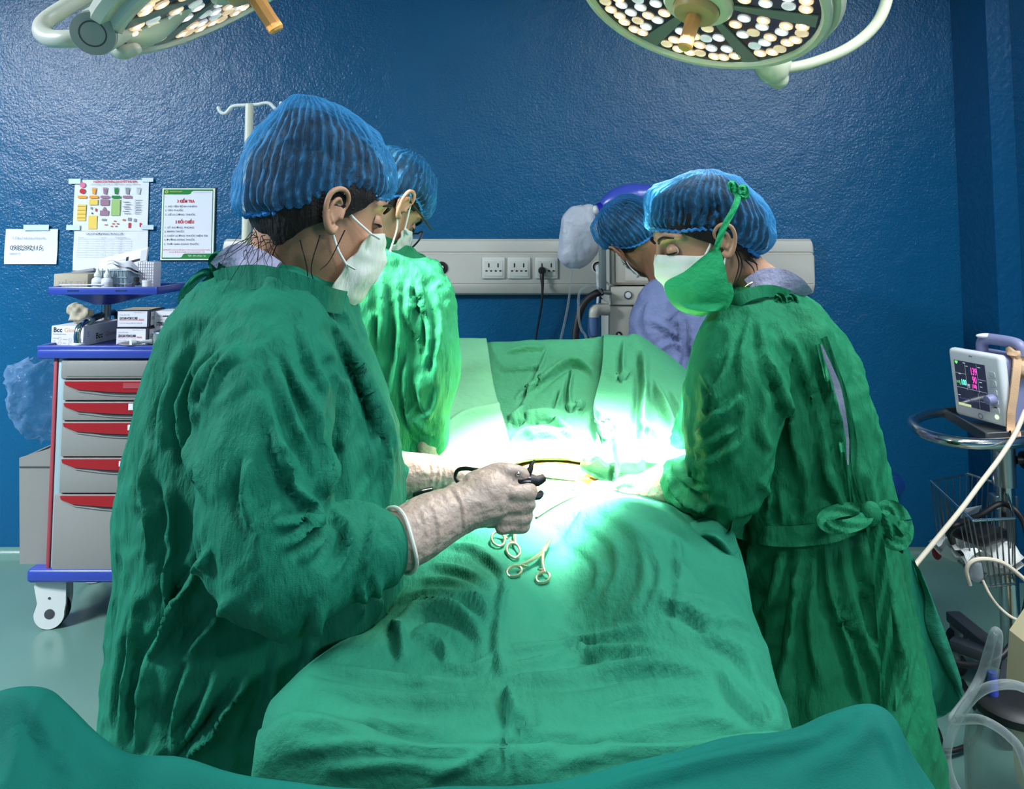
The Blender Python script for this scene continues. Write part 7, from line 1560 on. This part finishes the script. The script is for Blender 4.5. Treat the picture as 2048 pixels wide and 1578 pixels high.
for i, v_ in enumerate(vs):
    Y = .885 + .695 * max(0, v_); foot = max(0., -v_) * .80
    L, R2 = edges(Y); W_ = R2 - L
    s = us * 1.28                                          # arclength across, table half width = 1 at |s| = .62
    for j, q in enumerate(s):
        e = abs(q) - .72; x = (L + R2) / 2 + np.clip(q / .72, -1, 1) * W_ / 2; drop = 0; outx = 0
        if e > 0: drop = e * 1.1; outx = np.sign(q) * (.012 + .05 * drop)
        z = float(top(np.array([x]), Y)[0]); rr = .022
        edge_in = W_ / 2 * max(0, 1 - abs(q) / .72); 
        if edge_in < rr * 1.6: z -= (rr - math.sqrt(max(0, rr ** 2 - max(0, rr - edge_in / 1.6) ** 2))) * 1.0
        y = Y
        if foot > 0:
            k = min(1, foot / .05); z -= (foot - .018 * k) ; y = Y - .018 * math.sin(k * math.pi / 2) - .03 * foot
        elif v_ < .06: z -= .018 * (1 - v_ / .06) ** 2
        A[i, j] = (x + outx, y, z - drop)
A[:, :, 2] = np.maximum(A[:, :, 2], .18)
LEG = A
def leg_strokes(): return [
    ([(590, 1352), (700, 1385), (850, 1400), (990, 1395)], 7, .006), ([(610, 1330), (720, 1350), (840, 1365), (960, 1362)], 6, .006), ([(990, 1340), (1100, 1320), (1250, 1300), (1380, 1320)], 6, .006), ([(1000, 1300), (1150, 1290), (1300, 1250)], 6, .006), ([(1010, 1360), (1150, 1355), (1300, 1330), (1420, 1345)], 7, .007),
    ([(1200, 1010), (1260, 1060), (1290, 1120), (1280, 1190), (1230, 1250)], 9, .0032), ([(1170, 1040), (1225, 1090), (1235, 1150), (1190, 1220)], 6, .0032), ([(1130, 1080), (1190, 1120), (1190, 1180), (1130, 1240)], 6, .0032), ([(1230, 1030), (1300, 1090), (1320, 1160), (1290, 1230)], 6, .0032), ([(1260, 1040), (1340, 1110), (1360, 1190), (1340, 1260)], 6, .0032),
    ([(1010, 1160), (1000, 1220), (995, 1300), (1010, 1360)], 6, .006), ([(1010, 1380), (1022, 1420), (1035, 1460)], 6, .014), ([(1035, 1400), (1045, 1440), (1055, 1465)], 5, .008), ([(1015, 1450), (1022, 1500), (1030, 1560)], 6, .007),
    ([(800, 1200), (880, 1190), (960, 1210), (985, 1255)], 6, .008), ([(790, 1255), (850, 1215), (920, 1230), (970, 1280)], 7, .012), ([(786, 1240), (800, 1280), (808, 1320)], 6, .012), ([(820, 1275), (880, 1290), (900, 1330)], 5, .008), ([(870, 1330), (940, 1340), (990, 1310)], 5, .006), ([(940, 1100), (1000, 1140), (1010, 1190)], 5, .005), ([(860, 1130), (930, 1145), (990, 1180)], 5, .005), ([(830, 1160), (920, 1170), (980, 1210)], 5, .005),
    ([(1310, 1200), (1370, 1220), (1420, 1250), (1445, 1245)], 6, .010), ([(1440, 1240), (1470, 1245), (1500, 1260)], 4, .007), ([(1350, 1070), (1360, 1130), (1395, 1175)], 5, .008), ([(1290, 1180), (1400, 1200), (1480, 1220)], 5, .004), ([(1400, 1270), (1470, 1300), (1530, 1380)], 7, .008), ([(1440, 1340), (1480, 1400), (1550, 1460)], 6, .008), ([(1520, 1370), (1545, 1420), (1560, 1480)], 5, .008), ([(1480, 1280), (1530, 1330), (1556, 1400)], 5, .006),
    ([(600, 1440), (760, 1450), (930, 1470)], 8, .006), ([(560, 1500), (720, 1490), (880, 1500), (1010, 1480)], 8, .005), ([(1060, 1460), (1200, 1480), (1400, 1440), (1500, 1470)], 7, .006), ([(1100, 1530), (1260, 1500), (1420, 1490)], 8, .006), ([(640, 1540), (800, 1530), (960, 1550)], 8, .005), ([(1200, 1420), (1320, 1400), (1440, 1400)], 6, .005), ([(850, 1560), (950, 1520), (1005, 1470)], 7, .006),
    ([(880, 1090), (960, 1100), (1010, 1150)], 4, .004), ([(1240, 1005), (1340, 1040), (1440, 1110)], 5, .006), ([(1090, 1250), (1150, 1280), (1200, 1270)], 5, .005), ([(1120, 1330), (1170, 1310), (1220, 1330)], 5, .004)]
g = G().grid(A); v_, f = g.verts(), g.f; N = normals(v_, f)
if N[:, 2].mean() < 0: f = [q[::-1] for q in f]; N = -N
wv = v_ + .04 * np.stack([vn(v_ * 5, k + 60) for k in range(3)], 1)
topm = sstep(.70, .80, v_[:, 2])
leg_dir = ridge(wv @ np.array([[1, 0, 0], [.55, 1, 0], [0, 0, 1]]) * np.array([16, 5, 5]), 41) * .0028
hang = ridge(np.stack([wv[:, 0] * 9, wv[:, 1] * 9, wv[:, 2] * 1.2], 1), 43) * .012
horiz = ridge(np.stack([wv[:, 0] * 2.2, wv[:, 1] * 9, wv[:, 2] * 9], 1), 47) * .005
v_ = v_ + N * (leg_dir * topm + hang * (1 - topm) * .6 + horiz * .8)[:, None]
v_ = fold(v_, f, [(p, w_ * 1.5, a * 1.7) for p, w_, a in leg_strokes()], deep=.15)
N = normals(v_, f); nv = len(v_); g = G(); g.add(np.vstack([v_, v_ - N * .004]), list(f) + [tuple(i + nv for i in q[::-1]) for q in f])
LEGV = v_
single('leg_drape', g, M_drape, 'large teal green drape over the patient and the foot of the table', 'drape', sharp=0, fixn=False)
def on_leg(px, py):
    p2, dep = proj(LEGV); d = np.hypot(p2[:, 0] - px, p2[:, 1] - py); k = np.argsort(d)[:12]; k = k[np.argmin(dep[k])]; return V(LEGV[k])
# small raised drape corner beside the right nurse
patch([[P(1378, 1046, 1.40), P(1420, 1032, 1.40), P(1448, 1030, 1.40)], [P(1384, 1060, 1.36), P(1430, 1050, 1.35), P(1468, 1070, 1.36)], [P(1400, 1080, 1.34), P(1445, 1090, 1.33), P(1485, 1130, 1.34)], [P(1420, 1100, 1.33), P(1462, 1130, 1.325), P(1490, 1170, 1.33)]], 26, 24, M_drape, 'side_drape', strokes=[([(1400, 1070), (1430, 1075), (1460, 1110)], 4, .006)], noise=(.004, 12, 51), label='small folded green drape corner bunched at the right nurse\'s waist', cat='drape')

# instrument table in front of the camera with its draped cloth
yi = .60
t = thing('instrument_table', 'steel instrument table under the nearest green cloth', 'table', V((-.04, .42, 0)))
cL, cR = P(60, 1398, yi), P(1738, 1436, yi)
ztab = .935
mk('tabletop', G().bx(cL.x + .01, cR.x - .01, .14, yi - .01, ztab - .03, ztab - .012, .004), M_steel, t)
for x in (cL.x + .03, cR.x - .03):
    for y in (.16, yi - .03):
        zc = ztab - .03 if y < .3 else ztab + .0
        mk('leg', G().tube([V((x, y, .0)), V((x, y, zc))], .012, 10), M_steel, t)
rim_px = [(-330, 1560), (-180, 1500), (-60, 1425), (20, 1392), (85, 1388), (125, 1418), (190, 1478), (262, 1520), (380, 1536), (560, 1556), (760, 1572), (960, 1580), (1080, 1572), (1200, 1540), (1320, 1506), (1450, 1478), (1580, 1462), (1660, 1440), (1725, 1424), (1762, 1432), (1790, 1470), (1820, 1520), (1850, 1570), (1900, 1650), (1960, 1740)]
rim = cr([P(x, y, yi) for x, y in rim_px], 150)
rows = []
for k, (dy, dz) in enumerate(((.012, -.60), (.014, -.30), (.012, -.10), (.010, -.03), (.005, -.008), (0, 0), (-.010, .001), (-.03, -.004), (-.07, -.014), (-.13, -.024), (-.20, -.030), (-.28, -.034), (-.36, -.036), (-.44, -.05))):
    r = rim.copy(); r[:, 1] += dy
    if dz < -.05 and k < 3: r[:, 2] = np.maximum(r[:, 2] + dz, .30)
    else: r[:, 2] += dz
    if dy < -.02:
        w_ = min(1, -dy / .2) * .75; flat = ztab - .004 + 0 * r[:, 2]; r[:, 2] = r[:, 2] * (1 - w_) + np.minimum(r[:, 2], flat) * w_
    rows.append(r)
A = np.array(rows); A = np.stack([cr(A[:, j], 70) for j in range(A.shape[1])], 1)
g = G().grid(A); v_, f = g.verts(), g.f; N = normals(v_, f)
if N[:, 2].mean() < 0: f = [q[::-1] for q in f]; N = -N
wv = v_ + .03 * np.stack([vn(v_ * 6, k + 70) for k in range(3)], 1)
v_ = v_ + N * (.004 * ridge(wv * np.array([7, 7, 3]), 71) + .0022 * vn(wv * 24, 72))[:, None]
v_ = fold(v_, f, [([(1660, 1470), (1500, 1500), (1300, 1550), (1180, 1590)], 16, .006), ([(1740, 1440), (1690, 1500), (1560, 1560)], 18, .006), ([(60, 1400), (90, 1470), (130, 1540)], 16, .005), ([(160, 1470), (130, 1530), (150, 1578)], 14, .005), ([(20, 1420), (30, 1500), (20, 1570)], 14, .004), ([(1760, 1440), (1790, 1510), (1810, 1570)], 12, .004)], deep=.3)
N = normals(v_, f); nv = len(v_); g = G(); g.add(np.vstack([v_, v_ - N * .003]), list(f) + [tuple(i + nv for i in q[::-1]) for q in f])
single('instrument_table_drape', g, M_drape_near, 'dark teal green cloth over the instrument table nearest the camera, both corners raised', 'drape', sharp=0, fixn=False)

# ------------------------------------------------------------------ instruments
def hemostat(tip, h1, h2, name, label):
    """h1, h2: centres of the two finger rings, tip: jaw end (points on the drape, with clearance)"""
    t = thing('hemostat', label, 'surgical clamp', (h1 + h2) / 2 - V((0, 0, .004)), 'clamps lying on the drape')
    ax = (tip - (h1 + h2) / 2); piv = (h1 + h2) / 2 + ax * .62
    up = V((0, 0, 1)); 
    for i, (h, o) in enumerate(((h1, h2), (h2, h1))):
        side = (h - o).normalized(); d = (piv - h).normalized(); r = .0150
        nrm = side.cross(ax).normalized(); 
        a_ = np.linspace(0, 2 * math.pi, 22); e1 = ax.normalized(); e2 = side
        loop = [h + e1 * (r * 1.25 * math.cos(q)) + e2 * (r * .92 * math.sin(q)) for q in a_]
        br = mk('branch', G().tube([h + e1 * r * 1.2 - e2 * .002, h.lerp(piv, .5) - e2 * .001, piv, piv.lerp(tip, .5) + side * -.0012, tip + side * -.0008], [.0024, .0026, .0034, .0028, .0016], 10, smooth=24), M_gold, t)
        mk('finger_ring', G().tube(loop, .0021, 10, caps=False), M_gold, br)
        mk('ratchet', G().tube([h.lerp(piv, .26), h.lerp(piv, .26) - side * .011], [.0026, .0016], 8), M_gold, br)
    mk('pivot_screw', G().lathe([(.0042, 0), (.0042, .004), (0, .005)], frame(piv, (0, -.4, 1)), 14), M_gold, t)
UPZ = V((0, 0, .006))
hemostat(on_leg(1100, 1086) + UPZ * 2.2, on_leg(1034, 1145) + UPZ, on_leg(1086, 1156) + UPZ, 'h', 'warm toned clamp lying lower and to the right on the drape, rings toward the camera')
hemostat(on_leg(1044, 1040) + UPZ * 3, on_leg(990, 1080) + UPZ, on_leg(1030, 1102) + UPZ, 'h', 'warm toned clamp lying just below the gloved hand, its tip toward the wound')
# black bipolar instrument held in the fist
t = thing('electrosurgical_instrument', 'black electrosurgical instrument gripped in the near gloved fist', 'surgical instrument', P(1040, 965, 1.17))
mk('handle', G().tube([P(985, 1000, 1.172), P(1015, 978, 1.172), P(1040, 966, 1.172), P(1062, 964, 1.172)], [.010, .0165, .018, .012], 14, smooth=16), M_blackgloss, t)
mk('jaw', G().tube([P(1058, 960, 1.172), P(1075, 962, 1.175), P(1088, 955, 1.18)], [.010, .008, .006], 10), M_black, t)
mk('trigger', G().tube([P(1050, 950, 1.172), P(1060, 940, 1.172), P(1064, 928, 1.175), P(1070, 921, 1.178)], [.007, .005, .003, .0018], 8, smooth=14), M_black, t); mk('lever', G().tube([P(1055, 985, 1.165), P(1075, 992, 1.165), P(1084, 984, 1.17)], [.007, .006, .004], 8, smooth=12), M_black, t)
mk('metal_pivot', G().ell(P(1036, 948, 1.155), (.0035,) * 3, n=10, m=8), M_chrome, t)
mk('electrode', G().tube([P(1086, 955, 1.18), P(1105, 958, 1.22), P(1150, 962, 1.30)], [.0022, .0016, .001], 8), M_gold, t)
single('looped_black_cable', G().tube([P(1010, 950, 1.19), P(985, 945, 1.21), P(955, 940, 1.24), P(930, 937, 1.26), P(915, 941, 1.27), P(911, 955, 1.27), P(918, 966, 1.26), P(929, 968, 1.25)], .0032, 8, smooth=40), M_black, 'black looped cable running back from the gripped instrument between the gloves', 'cable')
single('diathermy_pencil', G().tube([P(826, 990, 1.40), P(845, 986, 1.40), P(866, 982, 1.40)], [.003, .0075, .008], 12, smooth=10), M_blackgloss, 'dark blue black pencil tip under the far gloved wrist', 'surgical instrument')
# wound ring, clamps and gauze in the light
c = P(1110, 965, 1.60); zs_ = .905
rg_ = [V((c.x + .045 * math.cos(a), c.y + .045 * math.sin(a), c.z + .004 * math.sin(3 * a) + .01)) for a in np.linspace(0, 2 * math.pi, 36)]
t = thing('wound_retractor', 'wire ring retractor lying in the bright wound area', 'retractor', c); mk('ring', G().tube(rg_, .0018, 8, caps=False), M_steel, t); mk('handle_wire', G().tube([rg_[0], P(1150, 958, 1.58), P(1178, 956, 1.56)], .0016, 8), M_steel, t)
g = G().tube([P(1072, 1036, 1.30), P(1110, 1012, 1.36), P(1150, 992, 1.42), P(1168, 986, 1.45)], .0022, 8, smooth=20); v_ = g.verts(); single('suture_thread', g, M_steel, 'thin dark thread crossing the bright drape toward the wound', 'thread')
for k, (px, py, Y, lab) in enumerate(((1285, 985, 1.60, 'white gauze pad in the glare by the right glove'), (1330, 1010, 1.50, 'white gauze pad tucked under the right nurse\'s sleeve'), (1205, 985, 1.60, 'white gauze pad in the glare beside the wound'))):
    c = P(px, py, Y); A = np.array([[c + V((.09 * (u - .5), .08 * (w_ - .5), .006 * math.sin(5 * u + k) * math.cos(4 * w_) + .008)) for u in np.linspace(0, 1, 12)] for w_ in np.linspace(0, 1, 12)])
    g = G().grid(A); B_ = A.copy(); B_[:, :, 2] -= .005; g.grid(B_, flip=True); single('gauze_pad', g, M_gauze, lab, 'gauze', 'gauze pads by the wound')
